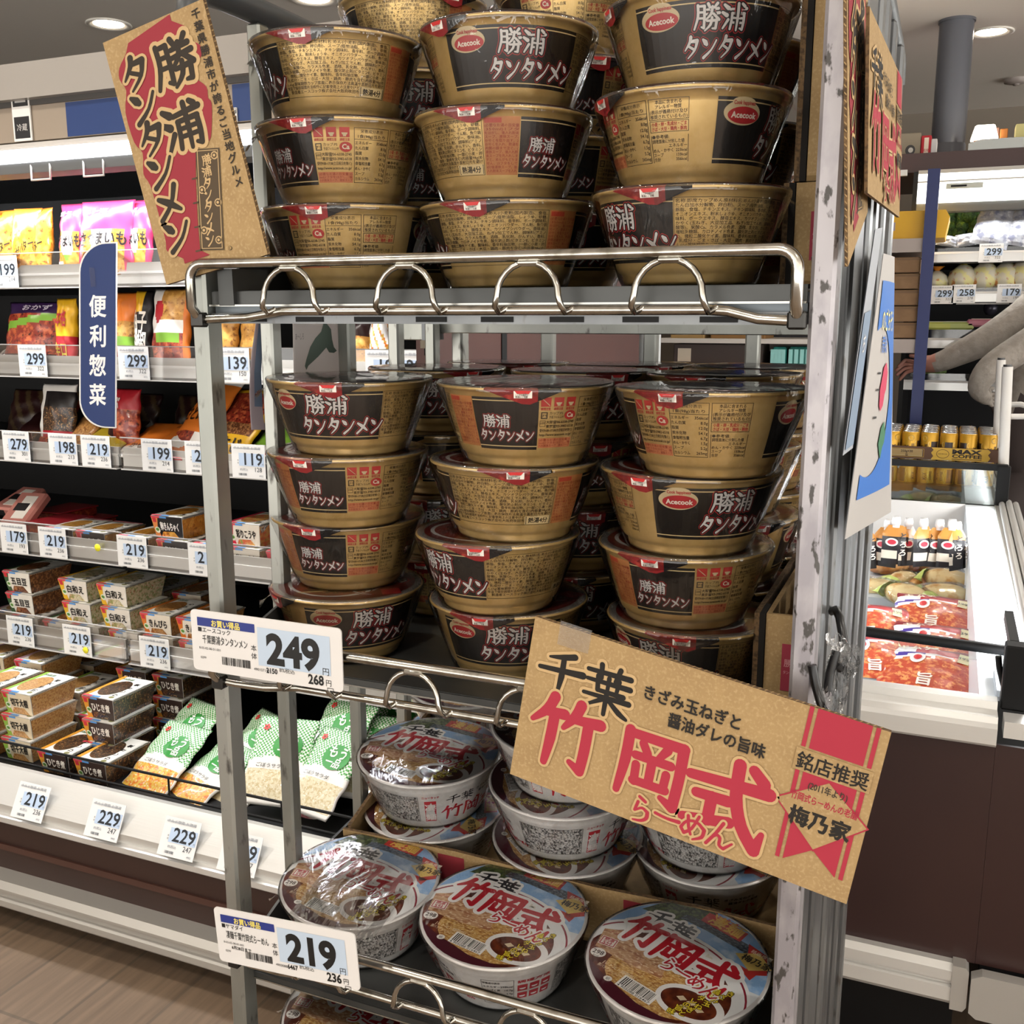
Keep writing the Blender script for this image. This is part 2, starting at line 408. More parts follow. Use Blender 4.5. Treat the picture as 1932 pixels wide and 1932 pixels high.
# ---------------------------------------------------------------- setting
def plank_mat():
    m = mat('floor_planks', '#a08d78', 0.42); nt = m.node_tree; b = nt.nodes['Principled BSDF']
    tc = nt.nodes.new('ShaderNodeTexCoord'); mp = nt.nodes.new('ShaderNodeMapping'); mp.inputs['Rotation'].default_value = (0, 0, R(90))
    nt.links.new(tc.outputs['Object'], mp.inputs[0])
    br = nt.nodes.new('ShaderNodeTexBrick'); br.inputs['Color1'].default_value = lin('#8a7663'); br.inputs['Color2'].default_value = lin('#776451')
    br.inputs['Mortar'].default_value = lin('#6d5f50'); br.inputs['Mortar Size'].default_value = 0.004
    br.inputs['Scale'].default_value = 1; br.inputs['Brick Width'].default_value = 0.9; br.inputs['Row Height'].default_value = 0.18
    nt.links.new(mp.outputs[0], br.inputs['Vector'])
    mp2 = nt.nodes.new('ShaderNodeMapping'); mp2.inputs['Scale'].default_value = (26, 1.6, 1); nt.links.new(tc.outputs['Object'], mp2.inputs[0])
    n = nt.nodes.new('ShaderNodeTexNoise'); n.inputs['Scale'].default_value = 2.2; n.inputs['Detail'].default_value = 6; nt.links.new(mp2.outputs[0], n.inputs['Vector'])
    rp = nt.nodes.new('ShaderNodeMapRange'); rp.inputs['From Min'].default_value = .35; rp.inputs['From Max'].default_value = .7; rp.inputs['To Min'].default_value = 0.0; rp.inputs['To Max'].default_value = 0.55
    nt.links.new(n.outputs['Fac'], rp.inputs[0])
    mx = nt.nodes.new('ShaderNodeMix'); mx.data_type = 'RGBA'; nt.links.new(rp.outputs[0], mx.inputs[0]); nt.links.new(br.outputs['Color'], mx.inputs[6]); mx.inputs[7].default_value = lin('#54453a')
    nt.links.new(mx.outputs[2], b.inputs['Base Color']); return m
mb = MB(); mb.box(-9, -6, -.05, 6, 9, 0, plank_mat()); struct(mb, 'floor')
CEIL = 2.85
mb = MB(); mb.box(-9, -6, CEIL, 6, 9, CEIL+.05, mat('ceiling_board', '#d6d0c7', 0.9, bump=(120, .15))); struct(mb, 'ceiling')
mb = MB(); mb.box(-9, 8.0, 0, 6, 8.1, CEIL, mat('wall_paint', '#867c70', 0.85)); struct(mb, 'wall_back')
mb = MB(); mb.box(-9.1, -6, 0, -9, 8.0, CEIL, mat('wall_paint', '#867c70', 0.85)); struct(mb, 'wall_left')
# downlights recessed in the ceiling
def downlight(x, y, label, lit=True, power=38):
    t = empty('downlight', (x, y, CEIL), label=label, cat='downlight', group='ceiling downlights')
    mb = MB(); white = mat('downlight_trim', '#d8d4cc', 0.4)
    mb.lathe([(.105, 0.0), (.108, -.006), (.098, -.009), (.082, -.004), (.07, .0)], white, 32); mb.build('trim_ring', t)
    mb = MB(); mb.lathe([(.07, -.002), (.045, -.006), (.0, -.0075)], mat('downlight_lens', '#ffffff', .3, emit=('#fff1dc', 14 if lit else 0)), 28); mb.build('lens', t)
    if lit: spot_light('downlight_beam', (x, y, CEIL-.03), power, 130, radius=.07)
p = on_z(205, 45, CEIL); downlight(p.x, p.y, 'ceiling downlight over the wall cooler, seen beside the tall cardboard sign')
p = on_z(592, -3, CEIL); downlight(p.x, p.y, 'ceiling downlight at the upper edge of the view, above the gold noodle bowls')
p = on_z(1870, 60, CEIL); downlight(p.x, p.y, 'ceiling downlight beside the thick grey duct')
p = on_z(1918, 149, CEIL)
t = empty('smoke_detector', (p.x, p.y, CEIL), label='small unlit round ceiling fitting right of the thick grey duct', cat='ceiling fitting')
mb = MB(); mb.lathe([(.07, 0), (.068, -.02), (.04, -.028), (0, -.03)], mat('fitting_white', '#a39a94', .5), 28); mb.build('housing', t)
mb = MB(); mb.lathe([(.02, -.029), (.018, -.036), (0, -.038)], mat('fitting_cap', '#8a827c', .5), 20); mb.build('cap', t)
for i, (x, y) in enumerate([(-1.6, -.5), (-.1, -.7), (1.3, -.5), (-1.9, .95), (1.5, 1.0), (-3.4, .8), (.6, 3.2)]):
    spot_light('downlight_beam', (x, y, CEIL-.03), 34, 140, radius=.07)
# ---------------------------------------------------------------- wall cooler behind the rack
ALU = mat('brushed_aluminium', '#dddcd8', 0.34, 0.45, bump=(9, .06), stretch=(1, 30, 30))
ALU_DULL = mat('satin_aluminium', '#b9b6b0', 0.45, 0.5)
BROWN = mat('brown_panel', '#3a2620', 0.38, noise=(3, '#33211c', .3, .7))
BLACK = mat('black_steel', '#060607', 0.5, spec=.25)
BLACK_IN = mat('black_liner', '#08080a', 0.6)
CLEAR = film_mat('clear_rail', .05, .5, .05, None)
LEDW = mat('led_diffuser', '#ffffff', .4, emit=('#f3f6ff', 7))
CX0, CX1 = -6.0, -.86
SHELVES = [(2.00, 1.540, .082), (2.00, 1.310, .078), (2.00, 1.080, .076), (1.97, .830, .083), (1.95, .573, .086)]
cool = empty('wall_cooler', (-3.4, 2.0, 0), label='long open refrigerated wall cooler with five shelves and brown base', cat='cooler')
cool_loc = Vector((-3.4, 2.0, 0))
def cmb(): mb = MB(); mb.M = Matrix.Translation(-cool_loc); return mb
mb = cmb(); mb.box(CX0, 1.62, .06, CX1, 2.75, .262, BROWN); mb.box(CX0, 1.606, .185, CX1, 1.63, .2, mat('brown_groove', '#4a2f27', .4)); mb.box(CX0, 1.612, .2, CX1, 1.63, .262, BROWN)
mb.build('base_panel', cool)
mb = cmb()
mb.prism([(1.575, .055), (1.56, .07), (1.56, .085), (1.57, .09), (1.57, .105), (1.56, .11), (1.56, .115), (1.575, .126), (1.62, .126), (1.62, .055)], CX0, CX1, ALU_DULL, 'x'); mb.build('bumper', cool)
mb = cmb(); mb.box(CX0, 1.68, 0, CX1, 1.72, .06, BLACK); mb.build('kick_plate', cool)
mb = cmb()
mb.prism([(1.60, .262), (1.588, .272), (1.588, .285), (1.60, .29), (1.598, .312), (1.66, .372), (1.672, .372), (1.672, .33), (2.7, .33), (2.7, .262)], CX0, CX1, ALU, 'x'); mb.build('front_lip', cool)
mb = cmb(); mb.box(CX0, 1.675, .33, CX1, 2.7, .338, BLACK_IN); mb.build('deck', cool)
mb = cmb(); mb.box(CX0, 2.68, .26, CX1, 2.78, 1.95, BLACK_IN); mb.build('back_liner', cool)
mb = cmb(); mb.box(CX0, 1.9, 1.838, CX1, 2.78, 1.86, BLACK_IN)
mb.box(CX0, 1.885, 1.862, CX1, 1.9, 1.945, mat('fascia_beige', '#9a8c7c', .45)); mb.box(CX0, 1.88, 1.94, CX1, 1.9, 1.952, mat('fascia_edge', '#4d4a48', .4, .4)); mb.box(CX0, 1.9, 1.86, CX1, 2.78, 1.945, mat('fascia_beige', '#9a8c7c', .45))
mb.prism([(1.90, 1.862), (1.87, 1.855), (1.86, 1.846), (1.86, 1.84), (1.90, 1.84)], CX0, CX1, mat('canopy_white', '#d6d2cd', .3), 'x')
mb.build('canopy', cool)
mb = cmb()
for u0, u1 in ((126, 420), (441, 474), (545, 640)):
    a = on_y(u0, 230, 1.884).x; b = on_y(u1, 230, 1.884).x; mb.box(a, 1.8835, 1.8635, b, 1.886, 1.9385, mat('fascia_blue', '#1f3a70', .4))
mb.build('blue_fascia', cool)
mb = cmb(); mb.prism([(1.862, 1.838), (1.862, 1.82), (1.872, 1.812), (1.94, 1.812), (1.94, 1.838)], CX0, CX1, LEDW, 'x'); mb.build('light_diffuser', cool)
mb = cmb(); mb.prism([(1.875, 1.812), (1.885, 1.79), (1.93, 1.785), (1.93, 1.812)], CX0, CX1, mat('valance_grey', '#6e6f6d', .75, 0), 'x'); mb.build('valance', cool)
mb = cmb()
mb.box(CX1-.002, 1.60, .06, CX1+.03, 2.9, 1.95, mat('end_panel_red_brown', '#45221a', .5, noise=(2, '#3e1e17', .4, .6))); mb.box(CX1-.004, 1.9, .37, CX1+.032, 1.925, 1.95, BLACK)
mb.box(CX1-.012, 1.93, .38, CX1-.003, 2.68, 1.83, mat('mirror_liner', '#aeb8c4', .18, .85)); mb.build('end_panel', cool)
for i, (yf, z, h) in enumerate(SHELVES):
    mb = cmb(); mb.box(CX0, yf+.02, z-.014, CX1-.013, 2.68, z, mat('shelf_dark', '#17171a', .4, .3)); sh = mb.build('shelf', cool)
    x = CX0; k = 0
    segs = [(-6.0, -3.6), (-3.59, -2.92), (-2.91, -1.96), (-1.945, CX1-.015)] if i < 3 else [(-6.0, -2.8), (-2.79, -1.935), (-1.92, CX1-.015)]
    for a, b in segs:
        mb = cmb()
        mb.box(a, yf+.010, z-.006, b, yf+.018, z+.018, ALU); mb.box(a, yf+.008, z+.018, b, yf+.018, z+.024, mat('rail_white', '#dcdad6', .35)); mb.box(a, yf+.008, z-.012, b, yf+.018, z-.006, mat('rail_grey', '#77746f', .35, .4))
        mb.box(a, yf+.012, z+.024, b, yf+.018, z+h*.55, ALU_DULL)
        mb.box(a, yf+.002, z-.012, b, yf+.0045, z+h-.006, CLEAR); mb.box(a, yf+.002, z+h-.0085, b, yf+.006, z+h-.006, mat('rail_edge', '#c6c4c2', .2))
        mb.box(a, yf, z-.015, b, yf+.018, z-.012, mat('rail_edge', '#c6c4c2', .2)); mb.box(b-.006, yf+.002, z-.012, b, yf+.03, z+h-.006, CLEAR)
        mb.build('price_rail', sh)
mb = cmb(); wires = []
for zz in (.378, .424): mb.tube([(-6, 1.69, zz-.005), (CX1-.02, 1.69, zz-.005)], .0033, BLACK, 8)
x = -6+.09
while x < CX1: mb.tube([(x, 1.69, .372), (x, 1.69, .421)], .0024, BLACK, 6); x += .31
mb.build('wire_fence', cool)
mb = cmb(); mb.box(CX0, 1.86, 1.952, CX1, 1.90, 2.03, mat('soffit_gloss', '#a29c95', .12, spec=.6)); mb.box(CX0, 1.90, 1.952, CX1, 2.78, 2.03, mat('soffit_gloss', '#a29c95', .12))
mb.build('top_panel', cool)
mb = cmb()
for u in (178, 78):
    p = on_y(u, 328, 1.88); q = .03
    mb.tube([(p.x-q, 1.88, 1.812), (p.x-q, 1.878, 1.772), (p.x+q, 1.878, 1.772), (p.x+q, 1.88, 1.812)], .0028, mat('hook_white', '#d9d6d0', .35), 8)
mb.build('curtain_hook', cool)
area_light('cooler_canopy_led', (-3.1, 1.93, 1.805), (R(-8), 0, 0), 5.0, .05, 56, (.97, .98, 1.0))
# black notices clipped on the fascia
def fascia_tag(u0, u1, label):
    x0 = on_y(u0, 230, 1.882).x; x1 = on_y(u1, 230, 1.882).x
    a = Art(); a.rect(0, 0, 1, 2.3, '#e8e6e2', 1).rect(.08, .1, .92, .95, '#1b1b1d', 2).rect(.08, 1.35, .92, 2.15, '#1b1b1d', 2).rect(.14, 1.82, .86, 2.08, '#c9c7c3', 3).rect(.2, 1.5, .8, 1.66, '#b9b6b2', 3).text('冷蔵', .5, .42, .3, '#d8d5d0', 3, 'c')
    w = x1-x0; t = MB(); t.box(0, 0, 0, w, .003, w*2.3, ink('#e8e6e2')); t.art(a, plane_map((0, 0, 0), (w, 0, 0), (0, 0, w)), .0003)
    t.build('fascia_notice', loc=(x0, 1.8795, 1.862), label=label, cat='notice')
fascia_tag(26, 60, 'black and white notice clipped on the beige cooler fascia near its blue panel')
fascia_tag(440, 449, 'narrow black and white notice on the fascia right of the tall cardboard sign')
# projecting blue category sign
t = empty('category_sign', (0, 0, 0), label='tall blue rounded sign projecting from the cooler with white vertical lettering', cat='sign')
xs0 = on_y(151, 806, 1.86).x; xs1 = on_y(218, 806, 1.86).x; xst = on_y(150, 458, 1.86).x; pz0 = on_y(180, 806, 1.86).z; pz1 = on_y(180, 458, 1.86).z
mb = MB(); w = xs1-xs0; h = pz1-pz0; r = w*.72
out = [(w, 0), (w, h)]; out = [(r+0*0, 0)] if 0 else []
pts = [(w, 0), (w, h)] + [(r-r*math.sin(R(a)), h-r*.8+r*.8*math.cos(R(a))) for a in range(0, 91, 9)] + [(r-r*math.cos(R(a)), r*.8-r*.8*math.sin(R(a))) for a in range(0, 91, 9)]
mb.prism([(xs0+a+(xst-xs0)*b/h, pz0+b) for a, b in pts], 1.858, 1.863, mat('sign_edge', '#e9e9e6', .35))
a = Art(.35); k = .955
a.poly([(w-(w-x)*k, h/2+(y-h/2)*.985) for x, y in pts], '#14306a', 1)
a.vtext('便利惣菜', w*.52, h*.76, w*.48, '#f2f3f5', 2, .03, 1.28)
mb.art(a, plane_map((xs0, 1.858, pz0), (1, 0, 0), ((xst-xs0)/h, 0, 1)), .0004); mb.build('sign_board', t)
mb = MB(); q = on_y(222, 525, 1.93); mb.box(q.x-.03, 1.86, q.z-.02, q.x+.01, 2.0, q.z+.02, CLEAR); mb.box(q.x-.012, 1.855, q.z-.022, q.x+.004, 1.87, q.z+.022, CLEAR); mb.build('clip', t)
# ---------------------------------------------------------------- price cards in the rails
def card_mesh(price, tax, w=.098, h=.082, seed=1):
    a = Art(); H = h/w
    a.rect(.06, H*.86, .86, H*.9, '#b9bcc0', 1)
    a.text('チルド惣菜 お買得', .08, H*.86, .075, '#8d9197', 2, width=.8)
    a.rect(.22, H*.36, .97, H*.74, '#bcd0ea', 1)
    a.text(price, .93, H*.4, .42 if len(price) < 4 else .34, '#1d232b', 2, 'r', .018)
    a.text('円', .955, H*.4, .055, '#5a6470', 2, 'r'); a.text('本', .17, H*.5, .05, '#777', 2); a.text('体', .17, H*.42, .05, '#777', 2)
    a.text(tax, .9, H*.2, .16, '#33383f', 2, 'r'); a.text('8%税込', .48, H*.22, .075, '#8a8f96', 2, 'r')
    a.barcode(.18, H*.05, .28, H*.1, .0 or 3, '#555a60', None, seed); a.text('4902', .93, H*.06, .06, '#7c8087', 2, 'r')
    mb = MB(); mb.box(0, 0, 0, w, .0012, h, mat('card_stock', '#e9eaea', .4)); mb.art(a, plane_map((0, 0, 0), (w, 0, 0), (0, 0, w)), .0004, .0002)
    return mb.mesh('price_card')
_CM = {}
def price_card(price, tax, x, y, z, label, tilt=0, group=None, dots=False, w=.098):
    k = (price, tax)
    if k not in _CM: _CM[k] = card_mesh(price, tax)
    o = bpy.data.objects.new('price_card', _CM[k]); COL.objects.link(o); o.location = (x, y, z); o.rotation_euler = (tilt, 0, 0)
    tag(o, label, 'price card', group or 'price cards on the cooler rails'); return o
ORD = ['top', 'second', 'third', 'fourth', 'fifth']
CARDS = [(0, [(-18, '199', '214'), ]),
         (1, [(36, '299', '322'), (224, '299', '322'), (408, '139', '150'), (690, '199', '214'), (745, '299', '322'), (845, '259', '279')]),
         (2, [(6, '279', '301'), (93, '198', '213'), (154, '219', '236'), (268, '199', '214'), (350, '219', '236'), (438, '119', '128')]),
         (3, [(2, '179', '193'), (74, '219', '236'), (222, '219', '236'), (356, '219', '236')]),
         (4, [(14, '219', '236'), (120, '219', '236'), (264, '219', '236')])]
WHERE = {(0, -18): 'at the far end under the yellow potato bags', (1, 36): 'just left of the blue category sign', (1, 224): 'just right of the blue category sign', (1, 408): 'seen between the rack posts',
         (1, 690): 'seen through the rack, nearest the map poster', (1, 745): 'through the rack, second from map poster', (1, 845): 'seen through the rack beside the cooler end',
         (2, 6): 'leftmost on its rail', (2, 93): 'second from the left on its rail', (2, 154): 'under the lower tip of the blue sign', (2, 268): 'right of the blue sign', (2, 350): 'half behind the front rack post', (2, 438): 'seen between the rack posts',
         (3, 2): 'leftmost on its rail', (3, 74): 'beside the rail with a yellow dot', (3, 222): 'right of the rail gap', (3, 356): 'half behind the front rack post',
         (4, 14): 'left one on its rail', (4, 120): 'carrying a yellow dot sticker', (4, 264): 'right of the rail gap'}
for si, L in CARDS:
    yf, z, h = SHELVES[si]
    for u, p, tx in L:
        v = 590
        x = xat(u, z+.03, yf)
        o = price_card(p, tx, x, yf-.0012, z-.012, 'white %s price card, %s shelf rail, %s' % (p, ORD[si], WHERE[(si, u)]))
        if si == 4 and u == 120:
            mb = MB(); mb.lathe([(0, 0), (.009, 0), (.009, .0006), (0, .0006)], mat('dot_yellow', '#f0e62a', .5), 20)
            d = mb.build('dot_sticker', o, (.078, -.0012, .018)); d.rotation_euler = (R(90), 0, 0); d['label'] = 'round yellow sticker'
q = on_y(185, 1033, 1.968); mb = MB(); mb.lathe([(0, 0), (.010, 0), (.010, .0006), (0, .0006)], mat('dot_yellow', '#f0e62a', .5), 20)
d = mb.build('dot_sticker', loc=(q.x, 1.9665, q.z), label='round yellow dot sticker alone on the fourth shelf rail', cat='sticker'); d.rotation_euler = (R(90), 0, 0)
# cards lying on the sloped front lip
sl = math.atan2(.062, .060)-R(90)
for u, v, p, tx, wh in ((28, 1525, '219', '236', 'leftmost of four'), (165, 1553, '229', '247', 'second from the left'), (303, 1585, '229', '247', 'just left of the rack post'), (415, 1610, '229', '247', 'fourth, between the two rack bars')):
    x = on_y(u, v, 1.6).x
    price_card(p, tx, x, 1.585, .296, 'white %s price card on the sloped lip, %s' % (p, wh), R(-28), 'price cards on the sloped lip')
# ---------------------------------------------------------------- wheeled steel rack
def steel(name, c, c2, sc=7, rough=.34, metal=.75): return mat(name, c, rough, metal, noise=[(sc, c2, .45, .62, 6), (sc*14, '#5d5b57', .60, .72, 8)], stretch=(1, 1, .35))
STEEL = steel('worn_steel', '#a9aaa4', '#8f918b')
STEEL_P = mat('scuffed_paint_steel', '#a7a3a6', .4, .45, noise=[(50, '#938f94', .45, .62, 5), (150, '#4a4745', .60, .66, 8)], stretch=(1, 1, .45))
STEEL_D = steel('dark_steel', '#77797a', '#626466', 9, .36)
CHROME = mat('chrome_wire', '#b9b6ae', .16, 1.0, noise=(60, '#8b877d', .5, .7))
TRAY = mat('dark_tray', '#4b4c4b', .38, .55, noise=(12, '#3c3d3c', .4, .65))
RX0, RX1, RY0, RY1 = -.592, -.0705, .70, 1.215
rack = empty('display_rack', (-.33, .95, 0), label='tall wheeled steel display rack holding stacked noodle bowls on tray shelves', cat='rack')
RL = Vector((-.33, .95, 0))
def rmb(): mb = MB(); mb.M = Matrix.Translation(-RL); return mb
TOPZ = 1.714
def post(x0, x1, y0, y1, m, z1, name='post', z0=.12):
    mb = rmb(); mb.box(x0, y0, z0, x1, y1, z1, m, .0025); return mb.build(name, rack)
post(RX0, RX0+.016, RY0, RY0+.022, STEEL, 1.69)
post(RX1-.016, RX1, RY0, RY0+.03, STEEL_P, 1.70)
post(RX0, RX0+.016, RY1-.022, RY1, STEEL, 1.69)
post(RX1-.016, RX1+.004, RY1-.03, RY1, STEEL, 1.69)
for y in (.793, .925, 1.03, 1.12):
    mb = rmb(); mb.box(RX0, y, .2, RX0+.014, y+.016, 1.705, STEEL, .002); mb.build('side_bar', rack)
for y0, y1, dx in ((.733, .772, 0), (.785, .86, .003), (.868, .9, .006), (.93, .965, .006), (1.0, 1.03, .008), (1.09, 1.125, .010)):
    mb = rmb(); mb.box(RX1-.012+dx, y0, .2, RX1+dx, y1, 1.705, STEEL_D, .0025); mb.build('side_bar', rack)
for x in (-.462, -.33, -.209):
    mb = rmb(); mb.box(x-.008, RY1-.018, .2, x+.008, RY1-.002, 1.66, STEEL, .002); mb.build('back_bar', rack)
GREYT = mat('grey_tube', '#4d5052', .38, .35)
for x in (RX0+.007, RX1-.004):
    pts = [(x, RY0+.012, 1.69), (x, RY0+.016, TOPZ-.006), (x, RY0+.028, TOPZ), (x, RY0+.06, TOPZ+.002), (x, RY1-.06, TOPZ+.002), (x, RY1-.028, TOPZ), (x, RY1-.016, TOPZ-.006), (x, RY1-.012, 1.69)]
    mb = rmb(); mb.tube(pts, .0115, GREYT, 12); mb.build('top_tube', rack)
for z in (1.431, .62, .22):
    mb = rmb(); mb.box(RX0+.016 if z < 1 else on_y(815, 625, 1.18).x, RY1-.034, z, RX1-.016, RY1-.019, z+.019, STEEL, .001); mb.build('cross_beam', rack)
    for x in ((RX0+.004, RX1-.008) if z < 1 else ()):
        mb = rmb(); mb.box(x, RY0+.03, z, x+.008, RY1-.03, z+.019, STEEL, .001); mb.build('side_rail', rack)
q = on_y(783, 625, 1.15)
mb = rmb(); mb.box(q.x-.024, 1.15, q.z-.011, q.x+.012, 1.19, q.z+.011, STEEL, .001); mb.box(q.x+.012, 1.145, q.z-.011, q.x+.02, 1.19, q.z+.011, STEEL_D)
mb.build('corner_bracket', rack)
mb = rmb(); b = on_y(796, 650, 1.15); mb.cyl((b.x, 1.165, b.z+.014), (b.x, 1.165, b.z-.014), .0045, BLACK, n=12); mb.cyl((b.x, 1.165, b.z+.005), (b.x, 1.165, b.z-.005), .0095, CHROME, n=6, smooth=False); mb.build('hanging_bolt', rack)
# casters and base
mb = rmb(); mb.box(RX0, RY0, .12, RX1, RY1, .15, STEEL_D, .002); mb.build('base_frame', rack)
for x in (RX0+.05, RX1-.05):
    for y in (RY0+.06, RY1-.06):
        mb = rmb(); mb.cyl((x-.014, y, .05), (x+.014, y, .05), .05, mat('caster_rubber', '#1a1a1b', .6), n=20); mb.box(x-.02, y-.02, .05, x-.016, y+.02, .12, STEEL); mb.box(x+.016, y-.02, .05, x+.02, y+.02, .12, STEEL); mb.build('caster', rack)
# trays
T_TOP, T_MID, T_LOW, T_FLOOR = 1.474, 1.129, .838, .598
PIV = .80        # some trays slope down a little towards the shopper
LEAN = {T_TOP: R(1.2), T_MID: 0.0, T_LOW: R(4.5), T_FLOOR: R(4.5)}
def tray_z(T, y): return T+(y-PIV)*math.tan(LEAN[T])
TRAY_FRONT = {T_TOP: RY0+.006, T_MID: .752, T_LOW: .714, T_FLOOR: .714}
TW = {T_TOP: 'top', T_MID: 'second', T_LOW: 'third', T_FLOOR: 'lowest'}
for z in (T_TOP, T_MID, T_LOW, T_FLOOR):
    def MBt(): q = MB(); q.M = Matrix.Translation((0, -PIV, -z)); return q
    mb = MBt(); x0, x1 = RX0+.018, RX1-.018
    yf = TRAY_FRONT[z]; hl = .011 if z == T_TOP else .006
    mb.box(x0, yf+.002, z-.003, x1, RY1-.04, z, TRAY)
    mb.box(x0, yf, z-hl, x1, yf+.003, z-.0005, TRAY); mb.box(x0, yf-.004 if z == T_TOP else yf-.001, z-hl-.0015, x1, yf+.003, z-hl, mat('tray_edge_highlight', '#a9a9a4', .25, .9))  # highlight on the lip's lower edge, put in as a brighter strip
    t = empty('shelf_tray', (0, PIV, z), (LEAN[z], 0, 0), label='dark steel shelf tray of the rack, the %s one counted from above' % TW[z], cat='tray', group='rack shelf trays')
    mb.build('pan', t)
    mb = MBt(); mb.box(x0, RY0+.010, z-.018, x1, RY0+.02, z-.012, mat('tray_channel', '#6f767b', .4, .5)); mb.box(x0, RY0+.004, z-.0265, x1, RY0+.03, z-.018, STEEL_D)
    for k in range(9):
        xx = x0+.03+k*.055; mb.box(xx, RY0+.003, z-.025, xx+.026, RY0+.0045, z-.021, BLACK)
    if z == T_TOP: mb.build('front_channel', t)
    for sx in (x0-.0005, x1-.0025):
        mb = MBt(); h = .045 if z != T_TOP else .02
        mb.prism([(RY0+.055, z), (RY0+.035, z+h*.9), (RY0+.10, z+h+.012), (RY1-.06, z+h+.012), (RY1-.06, z)], sx, sx+.003, TRAY, 'x'); mb.build('side_wall', t)
    if z == T_TOP:
        mb = MBt(); mb.box(-.563, RY0+.0015, z-.012, -.548, RY0+.05, z+.018, TRAY); mb.build('end_bracket', t)
# chrome wire guards
def guard(zt, name, label):
    t = empty('wire_guard', (0, 0, 0), label=label, cat='wire guard', group='chrome wire guards on the rack')
    x0, x1, y, r, rr = -.580, -.093, .6875, .0042, .013
    zb = zt-.043
    def corner(cx, cz, a0, a1, n=6): return [(cx+rr*math.cos(R(a0+(a1-a0)*k/n)), y, cz+rr*math.sin(R(a0+(a1-a0)*k/n))) for k in range(n+1)]
    mb = MB(); mb.tube([(x0, y+.006, zb+.002), (x0, y, zb+.008)] + corner(x0+rr, zt-rr, 180, 90) + corner(x1-rr, zt-rr, 90, 0) + [(x1, y, zb+.008), (x1, y+.006, zb+.002)], r, CHROME, 12); mb.build('top_rail', t)
    mb = MB(); yl = .6955; zl = zt-.038
    mb.tube([(x0, yl+.003, zb-.002), (x0+.02, yl, zb-.001), (x0+.05, yl, zb), (x0+.085, yl, zl), (x0+.10, yl, zl), (x1-.06, yl, zl), (x1-.045, yl, zl-.001), (x1-.025, yl, zb-.001), (x1-.008, yl, zb-.002), (x1, yl+.003, zb-.002)], .0036, CHROME, 10); mb.build('lower_rail', t)
    for xc in (-.482, -.378, -.279, -.177):
        mb = MB(); ra = .0235; zc = zt-.0045-ra; pts = []
        pts.append((xc-ra+.004, y+.007, zl+.0015)); pts.append((xc-ra-.001, y+.003, zl-.0015)); pts.append((xc-ra-.002, y-.002, zl+.003)); pts.append((xc-ra-.001, y-.003, zc-.004))
        for k in range(0, 13): pts.append((xc-ra*math.cos(R(180*k/12)), y-.003+.002*math.sin(R(180*k/12)), zc+ra*math.sin(R(180*k/12))))
        pts.append((xc+ra+.001, y-.003, zc-.004)); pts.append((xc+ra+.002, y-.002, zl+.003)); pts.append((xc+ra+.003, y+.003, zl-.0015)); pts.append((xc+ra+.008, y+.007, zl+.0015))
        mb.tube(pts, .0024, CHROME, 8); mb.box(xc-.009, y-.004, zt-.0075, xc+.009, y+.003, zt-.0025, CHROME, .002); mb.build('wire_arch', t)
    for x in (x0, x1):
        mb = MB(); mb.box(x-.006, .691, zb-.008, x+.006, .7015, zb+.004, mat('bracket_dark', '#3c3b39', .3, .8), .0015); mb.build('end_clip', t)
guard(1.4935, 'g', 'chrome wire guard with four arches along the front of the top shelf')
guard(1.175, 'g', 'chrome wire guard along the second shelf, partly behind the price card and cardboard sign')
guard(.8975, 'g', 'chrome wire guard along the third shelf, lowest of the three')
# ---------------------------------------------------------------- gold noodle bowls
GOLD = mat('gold_paint', '#d6b577', .29, .5, noise=(90, '#cca968', .4, .7))
GOLD_IN = '#d8bd88'
ING = '名称:即席カップめん原材料名:めん(小麦粉(国内製造)、食塩、たん白加水分解物、卵白粉)、スープ(植物油脂、しょうゆ、砂糖、豚脂、食塩、チキンエキス、チキン調味料、香辛料、ポーク調味料、オニオンエキス、粉末しょうゆ、オニオンパウダー、でん粉、魚介調味料、ポークエキス、酵母エキス、カツオブシパウダー、香味油)、かやく(玉ねぎ、大豆加工品、ねぎ)/加工でん粉、調味料(アミノ酸等)、炭酸Ca、カラメル色素、酒精、乳化剤、かんすい、香料、増粘多糖類、カロチノイド色素、酸化防止剤(ビタミンE、ビタミンC)、微粒二酸化ケイ素、酸味料、香辛料抽出物、(一部に小麦・卵・乳成分・ごま・さば・大豆・鶏肉・豚肉を含む)内容量98g(めん60g)賞味期限カップ底面に表示保存方法高温や直射日光を避け常温で保存調理方法枠外に記載使用上の注意やけどにご注意ください。製造者エースコック株式会社大阪府吹田市江坂町1-12-40'
COOK = '(必要なお湯の目安量:350ml)1フタをはがし、後入れ粉末スープ、液体スープ、かやくを取り出す。2かやくを入れ、熱湯を内側の線まで注ぐ。(液体スープ、後入れ粉末スープを先入れしますと、めんがもどりません。)3フタをして4分後液体スープ、後入れ粉末スープを入れ、よくかきまぜてお召し上がりください。'
BK, RD, CR = '#15110f', '#a8302c', '#c9b48c'
def logo_group(a, x, y, h, lay=3):
    # the two-row brush lettering
    cols = [(10, '#b02a2e'), (7, BK), (1.2, '#d9d4d0')]
    a.brush('勝浦', x+h*.42, y+h*1.0, h*1.0, cols, lay, 1.12, sx=1.0)
    cols = [(12, '#b02a2e'), (8.5, BK), (1.8, '#d9d4d0')]
    a.brush('タンタンメン', x, y, h*.78, cols, lay, 1.1, sx=.86)
    return a
ba = Art(.38, 5); S = 6
ba.rect(0, 16.5, 108, 60, BK, 1, S); ba.rect(0, 57, 108, 57.8, GOLD_IN, 2, S); ba.rect(0, 19, 108, 19.8, GOLD_IN, 2, S)
